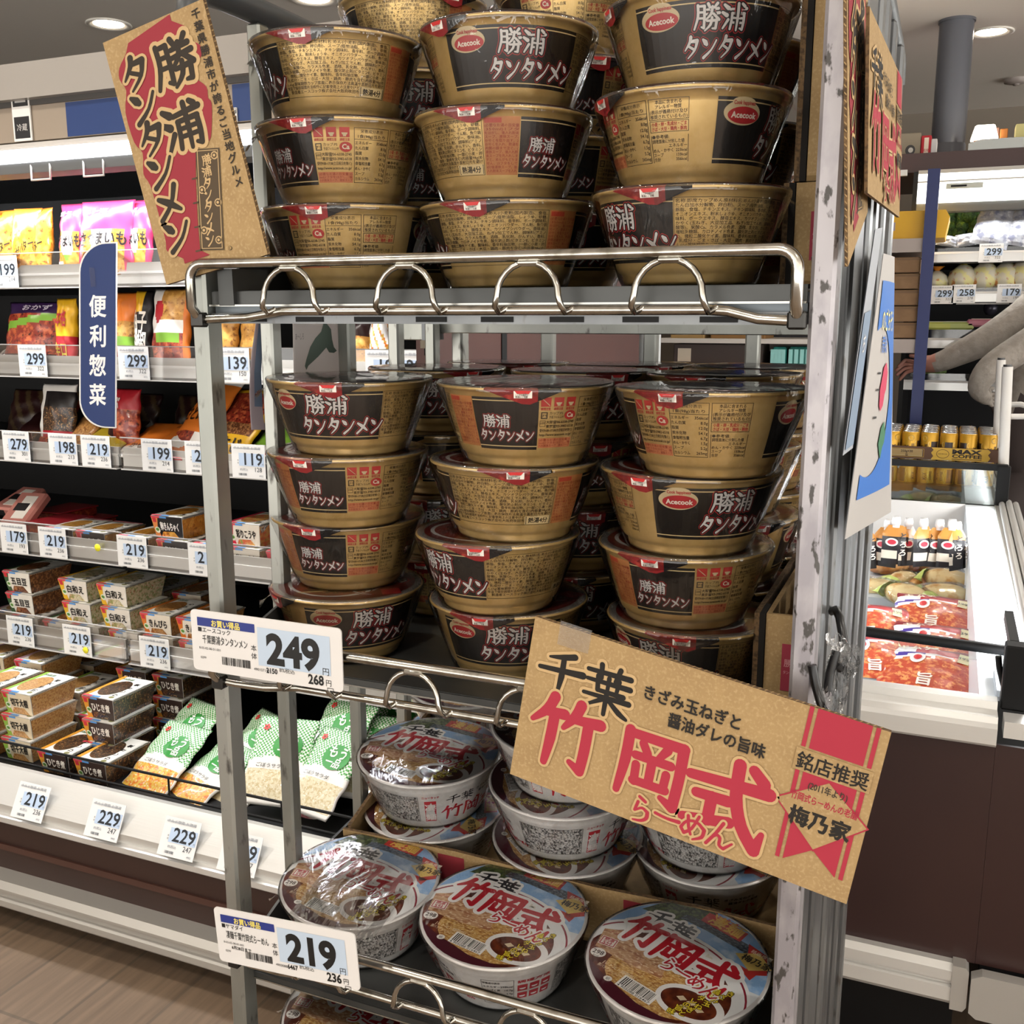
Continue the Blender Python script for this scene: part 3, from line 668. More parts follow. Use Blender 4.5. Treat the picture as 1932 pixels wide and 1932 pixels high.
ba.ell(19, 50, 14.5, 8.2, CR, 3, 32); ba.ell(19, 57, 9, 3.4, CR, 3, 20); ba.ell(20, 48.4, 12.6, 5.6, '#b02a2e', 4, 32); ba.text('Acecook', 20, 46.6, 5.6, '#e7dccb', 5, 'c', .03, 20); ba.text('Cook happiness', 19.5, 55.3, 3.6, '#b02a2e', 5, 'c', .03, 17)
logo_group(ba, 36, 23, 17)
for x0, x1 in ((108.5, 200.5), ):
    ba.frame(x0, 18, x1, 60, .35, '#4a3a20', 2, S); ba.lines(x0+1.2, 20.5, x1-1.2, 59, 13, '#3a2c18', 2, ING, 2.9, .006)
ba.rect(176, 18.6, 200, 26, GOLD_IN, 3, S); ba.frame(177, 19, 199.6, 25.6, .5, '#2a2014', 4); ba.text('熱湯4分', 188.3, 20.3, 5.2, '#1d1611', 4, 'c', .03)
ba.rect(201.5, 18, 228.5, 60, '#b97845', 1, S); ba.lines(202.3, 19.5, 227.8, 55, 13, '#93301f', 2, COOK, 2.6, .01); ba.rect(202.5, 55.4, 215, 59, '#b5432f', 2, 4)
ba.rect(229, 16.5, 281, 60, BK, 1, S); ba.rect(229, 57, 281, 57.8, GOLD_IN, 2, S); ba.rect(229, 19, 281, 19.8, GOLD_IN, 2, S); logo_group(ba, 232, 24.5, 10.6)
for k, x in enumerate((282.5, 292.5, 302.5)):
    ba.rect(x, 52.5, x+7.6, 60, '#b5342f', 2); ba.text('調理注意', x+3.8, 49.8, 2.4, '#b5342f', 2, 'c', .02, 7.4)
    if k: ba.ell(x+3.8, 56, 2.3, 2.2, CR, 3, 12, 0, 180, 360); ba.rect(x+2.6, 53.1, x+5, 54, CR, 3)
    else: ba.line([(x+1, 59), (x+6.6, 53.5)], .5, CR, 3)
ba.frame(283, 42.5, 288, 48, .7, '#2a2014', 2); ba.text('プラ', 285.5, 44, 2.6, '#2a2014', 2, 'c', .02); ba.text('カップ:PS', 289.5, 46, 2.8, '#3a2c18', 2, width=11); ba.text('外装フィルム:PP', 289.5, 42.8, 2.8, '#3a2c18', 2, width=12)
ba.ell(307, 45.2, 5, 3.9, '#b5342f', 2, 24); ba.text('Ca', 307, 43.6, 5.2, '#e2d2b8', 3, 'c', .03)
for k, t in enumerate(('大阪☎06-6338-2745', '東京☎03-3982-6518', '受付9:00~17:30(土日祝日を除く)', 'http://www.acecook.co.jp/')): ba.text(t, 282.5 + (5 if k < 2 else 0), 38.6-k*3.5, 2.9, '#3a2c18', 2, bold=.012, width=29-(5 if k < 2 else 0))
ba.frame(282.3, 36, 286.8, 41, .3, '#3a2c18', 2); ba.text('お客様', 284.5, 38.2, 1.9, '#3a2c18', 2, 'c', width=3.6)
ba.rect(282, 18, 312.5, 26.2, '#c3774e', 1, 4); ba.lines(282.5, 18.6, 312, 25.8, 3, '#93301f', 2, COOK, 2.3, .01)
ba.frame(313.5, 18, 341.5, 60, .35, '#3a2c18', 2, S); ba.rect(313.5, 51, 341.5, 51.35, '#3a2c18', 2, S); ba.text('栄養成分表示', 327.5, 56.2, 2.9, '#3a2c18', 2, 'c', width=18); ba.text('1食(98g)当たり', 327.5, 52.4, 2.9, '#3a2c18', 2, 'c', .01, width=22)
for k, (t, n) in enumerate((('エネルギー', '356kcal'), ('たん白質', '8.0g'), ('脂質', '12.0g'), ('炭水化物', '54.1g'), ('食塩相当量', '6.7g'), ('めん・かやく', '1.5g'), ('スープ', '5.2g'), ('カルシウム', '265mg'))):
    ba.text(t, 314.4, 47.4-k*3.9, 2.9, '#3a2c18', 2, bold=.01, width=min(13, 2.7*len(t))); ba.text(n, 340.8, 47.4-k*3.9, 3.1, '#3a2c18', 2, 'r', .01)
ba.frame(343, 46, 371, 60, .35, '#3a2c18', 2, S)
for k, t in enumerate(('本品に含まれる', 'アレルギー物質', '(表示が義務付け及び', '推奨されているもの)')): ba.text(t, 357, 56.6-k*3.2, 3, '#3a2c18', 2, 'c', .01, 18 if k < 2 else 26)
ba.frame(343, 38, 371, 45.4, .35, '#3a2c18', 2, S); ba.text('小麦・卵・乳成分・ごま', 357, 42.2, 3, '#b5342f', 2, 'c', .02, 25); ba.text('さば・大豆・鶏肉・豚肉', 357, 39, 3, '#b5342f', 2, 'c', .02, 25)
for k, (t, n) in enumerate((('●参考値:', ''), ('調理直後に分別した値', ''), ('', 'エネルギー'), ('めん・かやく', '223kcal'), ('スープ', '133kcal'), ('合計', '356kcal'))):
    if t: ba.text(t, 344, 34-k*3, 2.8, '#3a2c18', 2, bold=.01, width=min(24, 2.6*len(t)))
    if n: ba.text(n, 370, 34-k*3, 2.8, '#3a2c18', 2, 'r', .01)
ba.rect(343, 18, 343.4, 36, '#3a2c18', 2); ba.rect(370.6, 18, 371, 36, '#3a2c18', 2)
GH = .0675
GP = [(.0, .0), (.044, 0), (.048, .0008), (.0492, .003), (.0498, .0068), (.0512, .0088), (.0532, .0102), (.0545, .0125), (.0560, .017), (.0588, .026), (.0618, .036), (.0648, .047), (.0672, .0575), (.0686, .0635), (.0712, .0645), (.0732, .0652), (.0738, .0663), (.0734, .0674), (.0720, .0676)]
def prof_r(P, z):
    for (r0, z0), (r1, z1) in zip(P, P[1:]):
        if z0 <= z <= z1 and z1 > z0: return r0+(r1-r0)*(z-z0)/(z1-z0)
    return P[-1][0]
def side_map(P, rm, s=.001):
    def f(x, y, d):
        a = x*s/rm; z = y*s; r = prof_r(P, z)+d
        return (r*math.sin(a), -r*math.cos(a), z)
    return f
mb = MB(); mb.lathe(GP, GOLD, 72); mb.art(ba, side_map(GP, .062), .0002, .00009); ME_GOLD = mb.mesh('bowl_body')
# lid: red-brown printed film lid
LID_K = mat('lid_print_dark', '#3d1a15', .35, noise=[(130, '#8d2a22', .46, .62, 5), (260, '#c9925e', .60, .70, 6)])
la = Art(.3)
def clip_disc(pts, r=100, n=48):
    for k in range(n):
        t = 2*math.pi*(k+.5)/n; nx, ny = math.cos(t), math.sin(t); out = []
        for i in range(len(pts)):
            p, q = pts[i-1], pts[i]; dp, dq = r-(p[0]*nx+p[1]*ny), r-(q[0]*nx+q[1]*ny)
            if (dp < 0) != (dq < 0): u = dp/(dp-dq); out.append((p[0]+(q[0]-p[0])*u, p[1]+(q[1]-p[1])*u))
            if dq >= 0: out.append(q)
        pts = out
        if not pts: return []
    return pts
la.ell(0, -8, 92, 86, '#5d1e19', 1, 48); la.ell(-4, -14, 80, 68, '#c9c4bf', 2, 44); la.ell(-4, -16, 74, 61, '#7a2b1d', 3, 44)
la.raw(*(lambda P: ([(x, y) for x, y in P], [tuple(range(len(P)))]))([(-4+62*math.cos(t*.15)+6*math.sin(t*1.1), -20+46*math.sin(t*.15)+5*math.cos(t*1.7)) for t in range(42)]), LID_K, 4)
la.brush('勝浦', -72, 36, 46, [(9, '#b02a2e'), (5, BK), (0, '#e4e0dc')], 5, 1.08); la.brush('タンタンメン', -86, 4, 26, [(10, '#b02a2e'), (6, BK), (0, '#e4e0dc')], 5, 1.06)
la.rect(52, 40, 80, 66, '#9e2b2c', 6); la.rect(40, -70, 44, -30, '#d9c98a', 6)
mb = MB(); LD = mat('lid_dark_red', '#47150f', .3, noise=(30, '#6e1f1a', .4, .7)); SILV = mat('lid_silver_edge', '#c8c2ba', .25, .8)
mb.lathe([(.0, .0), (.066, .0), ], LD, 72); mb.lathe([(.066, 0), (.0708, .0), (.0722, -.0004), (.0726, -.0016)], SILV, 72)
mb.art(la, lambda x, y, d: (x*.00069, y*.00069, d), .0001, .00004); ME_GLID = mb.mesh('lid')
# pull tab flap folded over the rim, with a sticker
def tab_mesh():
    mb = MB(); TR = mat('tab_red', '#7c1f22', .3, noise=(260, '#9b3a30', .45, .7)); TK = mat('tab_dark', '#1c1a1b', .25)
    def fl(a, y, d):     # a: degrees round the rim, y: mm below the rim
        r = .0742 - y*.00025 + d; return (r*math.sin(R(a)), -r*math.cos(R(a)), -.001-y*.001)
    def top(a, d): r = .0715; return (r*math.sin(R(a)), -r*math.cos(R(a)), .0008+d)
    n = 10; A = [-24+48*k/n for k in range(n+1)]
    def drop(a): return max(0.25, 12.5*(1-abs(a-3)/24) if a > 3 else 12.5*(1-abs(a-3)/27)) if abs(a) < 24.1 else .2
    for k in range(n):
        a0, a1 = A[k], A[k+1]; m = TK if a0 > 7 else TR
        mb.add([top(a0, 0), top(a1, 0), fl(a1, 0, .0008), fl(a0, 0, .0008)], [(0, 1, 2, 3)][::-1], m)
        mb.add([fl(a0, 0, .0008), fl(a1, 0, .0008), fl(a1, drop(a1), .0008), fl(a0, drop(a0), .0008)], [(0, 1, 2, 3)], m)
    mb.add([fl(-5, .6, .0012), fl(6, .6, .0012), fl(6, 6.4, .0012), fl(-5, 6.4, .0012)], [(3, 2, 1, 0)], ink('#e9e4da'))
    mb.add([fl(-4.5, .3, .0013), fl(5.5, .3, .0013), fl(4, 2.9, .0013), fl(-3, 2.9, .0013)], [(3, 2, 1, 0)], ink('#c23030'))
    a = Art(); a.text('ここからあけて', 0, 0, 1.7, '#5a4038', 1, 'l', .02, 8.5); a.text('熱湯にご注意', 0, -1.7, 1.7, '#5a4038', 1, 'l', .02, 8.5)
    mb.art(a, lambda x, y, d: fl(-4+x*.9/1.3*1.3*.8*1.2, 4.3-y, .0014), 0, 0)
    return mb.mesh('pull_tab')
ME_TAB = tab_mesh()
WRAP = film_mat('shrink_wrap', .045, .9, .045, (48, .8), stretch=(1, 1, .22))
WRAP_TOP = film_mat('shrink_wrap_top', .09, .9, .06, (30, .6), stretch=(1, .28, 1))
def wrap_mesh(rt, h, rb, seed, dome=.0012):
    rnd = random.Random(seed); ph = [rnd.uniform(0, 6.3) for _ in range(6)]
    def wob(t, z): k = min(1, max(0, (h+.0015-z)/h)); return (.0006*math.sin(9*t+ph[0])+.0005*math.sin(17*t+ph[1])+.0004*math.sin(31*t+ph[2]))*math.sin(math.pi*min(1, k))*1.3
    mb = MB()
    mb.lathe([(rb*.5, -.0004), (rb, -.0004), (rb+.0025, .004), (rb+(rt-rb)*.28, h*.25), (rb+(rt-rb)*.55, h*.52), (rb+(rt-rb)*.8, h*.77), (rt-.0006, h-.004), (rt, h), (rt-.0012, h+.0016)], WRAP, 72, wob=wob)
    mb.lathe([(rt-.0012, h+.0016), (rt*.8, h+dome+.0012), (rt*.4, h+dome+.0014), (.0, h+dome+.0014)], WRAP_TOP, 64)
    # pinched ears of surplus film at the seam
    for s in (1, -1):
        a0 = R(90*s+rnd.uniform(-14, 14)); P = []
        for j in range(5):
            for i in range(6):
                f = i/5; w = (j-2)/2; rr = rt-.002+.011*f; zz = h-.006-.010*f+.004*w*f+rnd.uniform(-1, 1)*.0012*f; aa = a0+w*.07*(1-f*.55)
                P.append((rr*math.sin(aa), -rr*math.cos(aa), zz))
        mb.add(P, [(j*6+i, j*6+i+1, (j+1)*6+i+1, (j+1)*6+i) for j in range(4) for i in range(5)], WRAP, True)
    return mb.mesh('shrink_film')
ME_WRAP = [wrap_mesh(.0752, GH, .0505, s) for s in (1, 2, 3)]
def cam_angle(p): return math.atan2(-p.x, p.y)       # direction of the camera seen from p, 0 = straight towards -Y, + = right
_rb = random.Random(11)
def gold_bowl(p, xc, tab, label, group, k=0):
    # p: centre of the base; xc: label position (mm) that faces the viewer; tab: degrees
    t = empty('noodle_bowl', p, (LEAN[T_MID if group == G2 else T_TOP]+R(_rb.uniform(-.5, .5)), R(_rb.uniform(-.5, .5)), 0), label=label, cat='noodle bowl', group=group)
    ca = cam_angle(p)
    for nm, me, rz, dz in (('bowl', ME_GOLD, ca-xc/62, 0), ('lid', ME_GLID, ca+R(tab-20), GH+.0009), ('pull_tab', ME_TAB, ca+R(tab), GH), ('shrink_film', ME_WRAP[k % 3], ca+R(_rb.uniform(-30, 10)), 0)):
        o = bpy.data.objects.new(nm, me); COL.objects.link(o); o.parent = t; o.location = (0, 0, dz); o.rotation_euler = (0, 0, rz)
    if group == G2: t.scale = (1, 1, HM)
    return t
def place(uL, uR, zr, wy=1.0, d=.148):
    dep = d*FPX/(uR-uL)*wy; p = depth_z((uL+uR)/2, zr, dep); p.z = zr; return p
HM = .975
G1, G2 = 'gold noodle bowls on the top shelf', 'gold noodle bowls on the second shelf'
def rim_front(u, v, z):
    p = on_z(u, v, z); d = Vector((p.x, p.y, 0)).normalized(); return Vector((p.x, p.y, 0))+d*.074
def stack(spec, z0, shelf, which, group, vs):
    n = len(spec); names = {1: ['lowest'], 2: ['lowest', 'top'], 3: ['lowest', 'middle', 'top'], 4: ['lowest', 'second lowest', 'third lowest', 'top']}[n]
    for k, (uL, uR, xc, tab, face) in enumerate(spec):
        hs = 1 if z0 == T_TOP else HM; zr = z0+(GH*(k+1)+.0014*k)*hs; p = place(uL, uR, zr); q = rim_front((uL+uR)/2, vs[k], zr); p = p.lerp(q, 1 if z0 == T_TOP else (.9 if k < 3 else .2)); p.z = tray_z(z0, p.y)+(GH+.0014)*k*hs+.0006
        gold_bowl(p, xc, tab, 'gold noodle bowl, %s, %s in %s front stack, %s shelf' % (face, names[k], which, shelf), group, k)
stack([(508, 804, 331, -22, 'red icons and nutrition table'), (492, 802, 305, -29, 'part lettering and red icons'), (468, 800, 157, -25, 'a full ingredients panel')], T_TOP, 'top', 'left', G1, (384, 218, 50))
stack([(793, 1124, 168, -22, 'a full ingredients panel'), (778, 1120, 216, -23, 'ingredients and orange panel'), (782, 1136, 51, -50, 'red oval logo and brush lettering')], T_TOP, 'top', 'middle', G1, (375, 197, 22))
stack([(1117, 1490, 119, -23, 'black band then ingredients'), (1116, 1500, 373, -65, 'nutrition table and red oval logo'), (1122, 1530, 48, -70, 'big brush lettering')], T_TOP, 'top', 'right', G1, (345, 157, -28))
stack([(507, 806, 39, -65, 'oval logo half hidden'), (520, 796, 284, -30, 'brush lettering and red icons'), (516, 800, 284, -35, 'small brush lettering and icons'), (508, 812, 82, -15, 'wide black lettering band')], T_MID, 'second', 'left', G2, (1137, 1000, 871, 730))
stack([(804, 1116, 62, -20, 'red oval logo and lettering'), (780, 1100, 119, -15, 'black band then ingredients'), (814, 1126, 167, 0, 'a full ingredients panel'), (829, 1153, 271, -2, 'orange panel and lettering')], T_MID, 'second', 'middle', G2, (1165, 1035, 890, 748))
stack([(1128, 1475, 86, -6, 'plain black band'), (1117, 1466, 273, -22, 'small lettering and red icons'), (1122, 1480, 27, -32, 'red oval logo and lettering'), (1165, 1518, 342, -25, 'nutrition table and allergen box')], T_MID, 'second', 'right', G2, (1200, 1055, 905, 755))
# rows behind
def back_stack(x, y, n, z0, shelf, where, group, xs=None, only=None):
    nm = ['lowest', 'second lowest', 'third lowest', 'top'] if n == 4 else ['lowest', 'middle', 'top']
    for k in range(n):
        if only and k not in only: continue
        p = Vector((x+_rb.uniform(-.004, .004), y+_rb.uniform(-.002, .002), tray_z(z0, y)+(GH+.0014)*k*(1 if z0 == T_TOP else HM)+.0006))
        gold_bowl(p, (xs or {}).get(k, _rb.choice([60, 250, 150, 330])), _rb.uniform(-40, 30), 'gold noodle bowl, %s of the stack %s, %s shelf' % (nm[k], where, shelf), group, k)
back_stack(-.52, .968, 4, T_TOP, 'top', 'behind the front left stack', G1, {3: 168})
back_stack(-.36, .99, 4, T_TOP, 'top', 'behind the front middle stack', G1, {3: 330})
back_stack(-.205, .955, 2, T_TOP, 'top', 'behind the front right stack', G1) if 0 else None
for k, (xx, yy) in enumerate(((-.2, .985), (-.203, .985), (-.206, .985))):
    gold_bowl(Vector((xx, yy, tray_z(T_TOP, yy)+(GH+.0014)*k+.0006)), (250, 60, 150)[k], 20, 'gold noodle bowl, %s behind the front right stack, top shelf' % ('lowest', 'middle', 'top')[k], G1, k)
for x, w in ((-.508, 'left'), (-.348, 'middle'), (-.197, 'right')):
    back_stack(x, .998 if w != 'right' else .995, 4, T_MID, 'second', 'behind the front %s stack' % w, G2, {3: 60, 2: 250})
for x, w in ((-.495, 'left'), (-.338, 'middle'), (-.195, 'right')):
    back_stack(x, 1.15, 4, T_MID, 'second', 'against back bars at %s' % w, G2, only=(3,) if 0 else (0, 1, 2, 3))
# ---------------------------------------------------------------- white soy ramen bowls
FOAM = mat('white_foam', '#d9d6d2', .5, noise=(120, '#cfcbc6', .4, .7))
RED, WHT, INK = '#b8202e', '#f0eeec', '#16141a'
SOUP = mat('print_soup', '#4a1c12', .35, noise=(110, '#7a3a1e', .4, .7))
NOOD = mat('print_noodles', '#c79a58', .4, noise=[(140, '#a06a34', .45, .58, 5), (330, '#e6cb94', .52, .64)], stretch=(1, 3.2, 1))
PORK = mat('print_pork', '#c59a74', .4, noise=[(90, '#a06848', .48, .6, 6), (240, '#e4cbaa', .52, .66)], stretch=(1, 2.4, 1))
TREE = mat('print_trees', '#2f3b24', .4, noise=(260, '#66753f', .45, .65))
ROOF = mat('print_roofs', '#27313f', .4, noise=(280, '#77848f', .5, .65), stretch=(1, 3, 1))
SKY = mat('print_sky', '#86aeda', .35, noise=(60, '#c9dbec', .5, .68))
wa = Art(.3)
def disc_ring(cx, cy, rx, ry, c, lay, n=60, rot=0):
    pts = []
    for k in range(n):
        t = 2*math.pi*k/n; x, y = rx*math.cos(t), ry*math.sin(t); pts.append((cx+x*math.cos(rot)-y*math.sin(rot), cy+x*math.sin(rot)+y*math.cos(rot)))
    p = clip_disc(pts, 97)
    if p: wa.poly(p, c, lay)
wa.ell(0, 0, 97, 97, '#dfe3e6', 1, 64)
wa.poly(clip_disc([(-110, 10), (110, -12), (110, 110), (-110, 110)], 97), SKY, 2)
wa.poly(clip_disc([(-70, 60), (-40, 100), (10, 100), (14, 74), (-10, 66), (-30, 58)], 97), TREE, 3)
wa.poly(clip_disc([(-24, 66), (10, 60), (58, 46), (100, 22), (100, 34), (60, 60), (20, 72), (-20, 76)], 97), ROOF, 4)
R0 = R(-14)
disc_ring(-8, -30, 104, 74, '#eceded', 5, rot=R0); disc_ring(-8, -31, 101, 70.5, '#8e2436', 6, rot=R0); disc_ring(-8, -32, 99, 69, '#eceded', 7, rot=R0)
disc_ring(-10, -36, 88, 60, SOUP, 8, rot=R0)
disc_ring(0, -46, 66, 42, NOOD, 9, rot=R(-10)); wa.poly(clip_disc([(-92, 6), (-64, 16), (-6, -14), (-2, -38), (-36, -36), (-88, -26)], 97), PORK, 10)
rn = random.Random(3)
for k in range(26):
    x, y = rn.uniform(-40, 34), 0; y = 18-abs(x+4)*.25+rn.uniform(-12, 10); wa.ell(x, y, rn.uniform(3, 6), rn.uniform(2.5, 4), '#e3ddd0', 11, 10, rn.uniform(0, 3))
wa.ell(38, -58, 38, 25, '#eceae8', 11, 40, R(-6)); wa.ell(37, -58, 31, 18.5, SOUP, 12, 36, R(-6))
for x, y in ((28, -54), (40, -56), (50, -62), (36, -64)): wa.poly([(x-6, y), (x, y+4), (x+6, y), (x, y-4)], '#d8c6a6', 13)
wa.poly(clip_disc([(-97, -40), (-60, -62), (-10, -84), (40, -92), (30, -110), (-110, -110)], 97), '#4b1a26', 10)
o3 = [(14, WHT), (1.5, INK)]
wa.brush('千葉', -62, 40, 30, o3, 12, 1.02, dy=-8, rot=R(-10)); wa.brush('竹岡式', -80, 4, 48, [(12, WHT), (2.2, RED)], 14, .98, dy=-13, rot=R(-12)); wa.brush('らーめん', -16, -20, 20, [(12, WHT), (1.5, RED)], 16, .92, dy=-6, rot=R(-14))
wa.poly([(-2+q, 66+p) for q, p in ((0, 8), (52, -6), (56, 12), (4, 26))], '#b4302c', 6); wa.text('凄麺', 6, 76, 22, '#d9b14e', 7, 'l', .03, rot=R(-14)); wa.text('すごめん', 20, 70.5, 5, '#e8c877', 7, rot=R(-14))
wa.text('ニュータッチ', 6, 94-4, 8, '#c03040', 7, 'l', .03, 34, rot=R(-14))
wa.poly([(60, 62), (84, 52), (94, 22), (74, 12)], '#b4302c', 7); wa.poly([(52, 40), (76, 52), (100-4, 32), (74, 20)], '#d9bc6a', 8); wa.text('梅乃家', 60, 35, 12, INK, 9, 'l', .03, rot=R(-10)); wa.text('銘店推奨', 66, 50, 6.5, '#f2ead8', 9, rot=R(-12)); wa.poly([(62, 24), (84, 18), (80, 6), (70, 14), (58, 10)], '#b4302c', 7)
wa.ell(-80, -34, 9, 7.5, '#eeeae4', 12, 20); wa.text('298', -80, -36.5, 9, '#3b2a24', 13, 'c', .02); wa.text('kcal', -80, -41, 4.5, '#3b2a24', 13, 'c')
wa.rect(-88, -20, -68, -5, '#f0e8e0', 12); wa.frame(-87, -19, -69, -6, 1.2, '#b4303a', 13); wa.text('熱湯', -78, -11.5, 6, '#b4303a', 13, 'c', .03); wa.text('5分', -78, -18, 7.5, '#b4303a', 13, 'c', .03)
wa.text('ノンフライめん', -84, 3, 5.5, '#b4303a', 13, 'l', .02); wa.text('[レトルト調理品]', -68, -46, 5.5, '#efe0c4', 13, rot=R(-12)); wa.text('豚バラチャーシュー・メンマ入り', -72, -52, 5.5, '#efe0c4', 13, rot=R(-12), width=54)
bx = Art(); bx.barcode(0, 0, 46, 19, 3, seed=5); bx.text('4 905088 016467', 23, .6, 4.6, '#222', 3, 'c', .01, 42)
for lay, c, vs, fs in bx.items:
    cr, sr = math.cos(R(-13)), math.sin(R(-13)); wa.raw([(-42+x*cr-y*sr, -70+x*sr+y*cr) for x, y in vs], fs, c, lay+11)
wa.ell(-52, -66, 5, 4, '#eeeae4', 13, 16); wa.text('紙', -52, -68, 5, '#333', 14, 'c')
for g, c in ((.09, '#2a1a10'), (.025, '#e6d13a')):
    for i, ch in enumerate('きざみ玉ねぎと'): wa.text(ch, 70-i*5.5, -30-i*8.4+3, 9, c, 15 if g > .05 else 16, 'c', g)
    for i, ch in enumerate('醤油ダレの旨味'): wa.text(ch, 56-i*5, -34-i*8.2+3, 9, c, 15 if g > .05 else 16, 'c', g)
WH = .0785
WP = [(0, 0), (.050, 0), (.0535, .001), (.0545, .004), (.0555, .0075), (.0575, .012), (.0605, .024), (.0635, .038), (.0662, .051), (.0682, .060), (.0690, .0615), (.0700, .066), (.0710, .0745), (.0735, .0752), (.0750, .0762), (.0752, .0775), (.0745, .0785), (.073, .0787)]
sa = Art(.5, 3); PK = '#3a3836'
def dense(x0, x1, y0=14, y1=58):
    sa.frame(x0, y0, x1, y1, .4, PK, 1, 6); sa.lines(x0+.8, y0+.8, x1-.8, y1-.8, 15, '#2b2a2a', 1, ING, 3.0, .022)
def titles(x):
    sa.text('ニュータッチ', x, 55, 4.6, '#c03040', 1, 'l', .03, 17); sa.rect(x+2, 14, x+14, 50, '#c2323c', 1); sa.text('凄', x+8, 35, 12, '#f0e8e4', 2, 'c', .03); sa.text('麺', x+8, 17, 12, '#f0e8e4', 2, 'c', .03)
    sa.brush('千葉', x+24, 41, 15, [(0, INK)], 1, 1.1); sa.text('きざみ玉ねぎと', x+60, 50, 4.6, INK, 1, 'l', .03); sa.text('醤油ダレの旨味', x+64, 44, 4.6, INK, 1, 'l', .03); sa.brush('竹岡式', x+19, 14, 24, [(0, RED)], 2, 1.08); sa.text('らーめん', x+96, 16, 7, RED, 2, 'l', .04, 18)
    return x+118
dense(0, 62); titles(66)
def nutri(x):
    sa.frame(x, 16, x+28, 56, .4, PK, 1, 5)
    for k, (t, n) in enumerate((('栄養成分表示', ''), ('エネルギー', '298kcal'), ('たんぱく質', '10.7g'), ('脂質', '3.9g'), ('炭水化物', '55.0g'), ('食塩相当量', '7.2g'))):
        sa.text(t, x+1, 50-k*6, 3.6, PK, 1, bold=.02, width=min(15, 3.2*len(t)))
        if n: sa.text(n, x+27, 50-k*6, 3.6, PK, 1, 'r', .02)
    for k in range(3):
        for j in range(2): sa.rect(x+31+k*11, 36-j*13, x+40+k*11, 46-j*13, '#b8323c', 1); sa.ell(x+35.5+k*11, 41-j*13, 3, 2.4, '#eee', 2, 12, 0, 180, 360)
    sa.text('調理方法', x+31, 50, 5, '#b8323c', 1, bold=.03, width=30)
nutri(190); dense(258, 300); titles(303)
mb = MB(); mb.lathe(WP, FOAM, 72); mb.art(sa, side_map(WP, .066), .0002, .0001); ME_WB = mb.mesh('bowl_body')
mb = MB(); mb.lathe([(0, 0), (.0725, 0), (.0742, -.0004), (.0748, -.0016)], mat('lid_rim_white', '#d6d2d0', .3, .2), 72); mb.art(wa, lambda x, y, d: (x*.00075, y*.00075, d), .0001, .00003); ME_WL = mb.mesh('lid')
ME_WW = [wrap_mesh(.0768, WH, .0545, s) for s in (7, 8)]
# shiny wrinkled wrap for the bowl under the glare
WRAP_GL = film_mat('shrink_wrap_glare', .34, .9, .10, (26, 1.0), stretch=(1, .35, 1))
mb = MB(); rnd = random.Random(4)
mb.grid(lambda u, v: ((-.048+.085*u+.02*v), (-.062+.118*v-.03*u), .0014+.0040*abs(math.sin(9*u+4*v+2*math.sin(5*v)))*math.sin(math.pi*u)*math.sin(math.pi*v)), 40, 40, WRAP_GL); ME_PUCK = mb.mesh('wrinkled_film')
WS = 1.053; WZ = .777; WH1 = WH*WZ
WG = 'white ramen bowls on the third shelf'
def white_bowl(p, lid_rz, side_xc, label, group=WG, k=0, tilt=(0, 0), pucker=False):
    t = empty('ramen_bowl', p, (LEAN[T_LOW]+R(tilt[0]), R(tilt[1]), 0), label=label, cat='noodle bowl', group=group)
    ca = cam_angle(p); L = [('bowl', ME_WB, ca-side_xc/66, 0), ('lid', ME_WL, R(lid_rz), WH+.0012), ('shrink_film', ME_WW[k % 2], ca+R(_rb.uniform(-20, 20)), 0)]
    t.scale = (WS, WS, WZ)
    if pucker: L.append(('wrinkled_film', ME_PUCK, R(15), WH+.0032))
    for nm, me, rz, dz in L:
        o = bpy.data.objects.new(nm, me); COL.objects.link(o); o.parent = t; o.location = (0, 0, dz); o.rotation_euler = (0, 0, rz)
    return t
def wplace(u, dep, z0): p = depth_z(u, z0+WH1, dep*WS); p.y += .004; p.z = z0+.0006; return p
white_bowl(wplace(681, .966, T_LOW+.001), 5, 30, 'white ramen bowl with glare across its lid, left of the front three', k=0, pucker=True)
white_bowl(wplace(951, .912, T_LOW), 2, 210, 'white ramen bowl, middle of the front three, nutrition table on its side', k=1)
white_bowl(wplace(1278, .842, T_LOW+.002), -9, 60, 'white ramen bowl, right of the front three, below the cardboard sign', k=0)
PW = (WH+.0026)*WZ
white_bowl(wplace(821, 1.085, T_LOW+.0165), -52, 150, 'white ramen bowl, lower one of the left pair in the cut carton', k=1)
white_bowl(wplace(811, 1.072, T_LOW+.0165+PW), 8, 75, 'white ramen bowl, upper one of the left pair in the cut carton', k=0)
white_bowl(wplace(1071, 1.022, T_LOW+.0165), -28, 110, 'white ramen bowl, lowest of the middle stack of three in the cut carton', k=0)
white_bowl(wplace(1066, 1.008, T_LOW+.0165+PW), -45, 45, 'white ramen bowl, second of the middle stack of three in the cut carton', k=1)
white_bowl(wplace(1072, .995, T_LOW+.0165+2*PW), 10, 345, 'white ramen bowl, top of the middle stack of three, half behind the cardboard sign', k=0)
white_bowl(wplace(1338, 1.005, T_LOW+.0165), -50, 110, 'white ramen bowl, lower one of the right pair in the cut carton', k=1)
white_bowl(wplace(1336, .985, T_LOW+.0165+PW), -40, 50, 'white ramen bowl, upper one of the right pair, half behind the cardboard sign', k=0)
white_bowl(wplace(884, 1.25, T_LOW+.03), 20, 60, 'white ramen bowl, lower one at the back behind the left pair', k=0)
white_bowl(wplace(884, 1.24, T_LOW+.03+PW), 0, 60, 'white ramen bowl, upper one at the back behind the left pair', k=1)
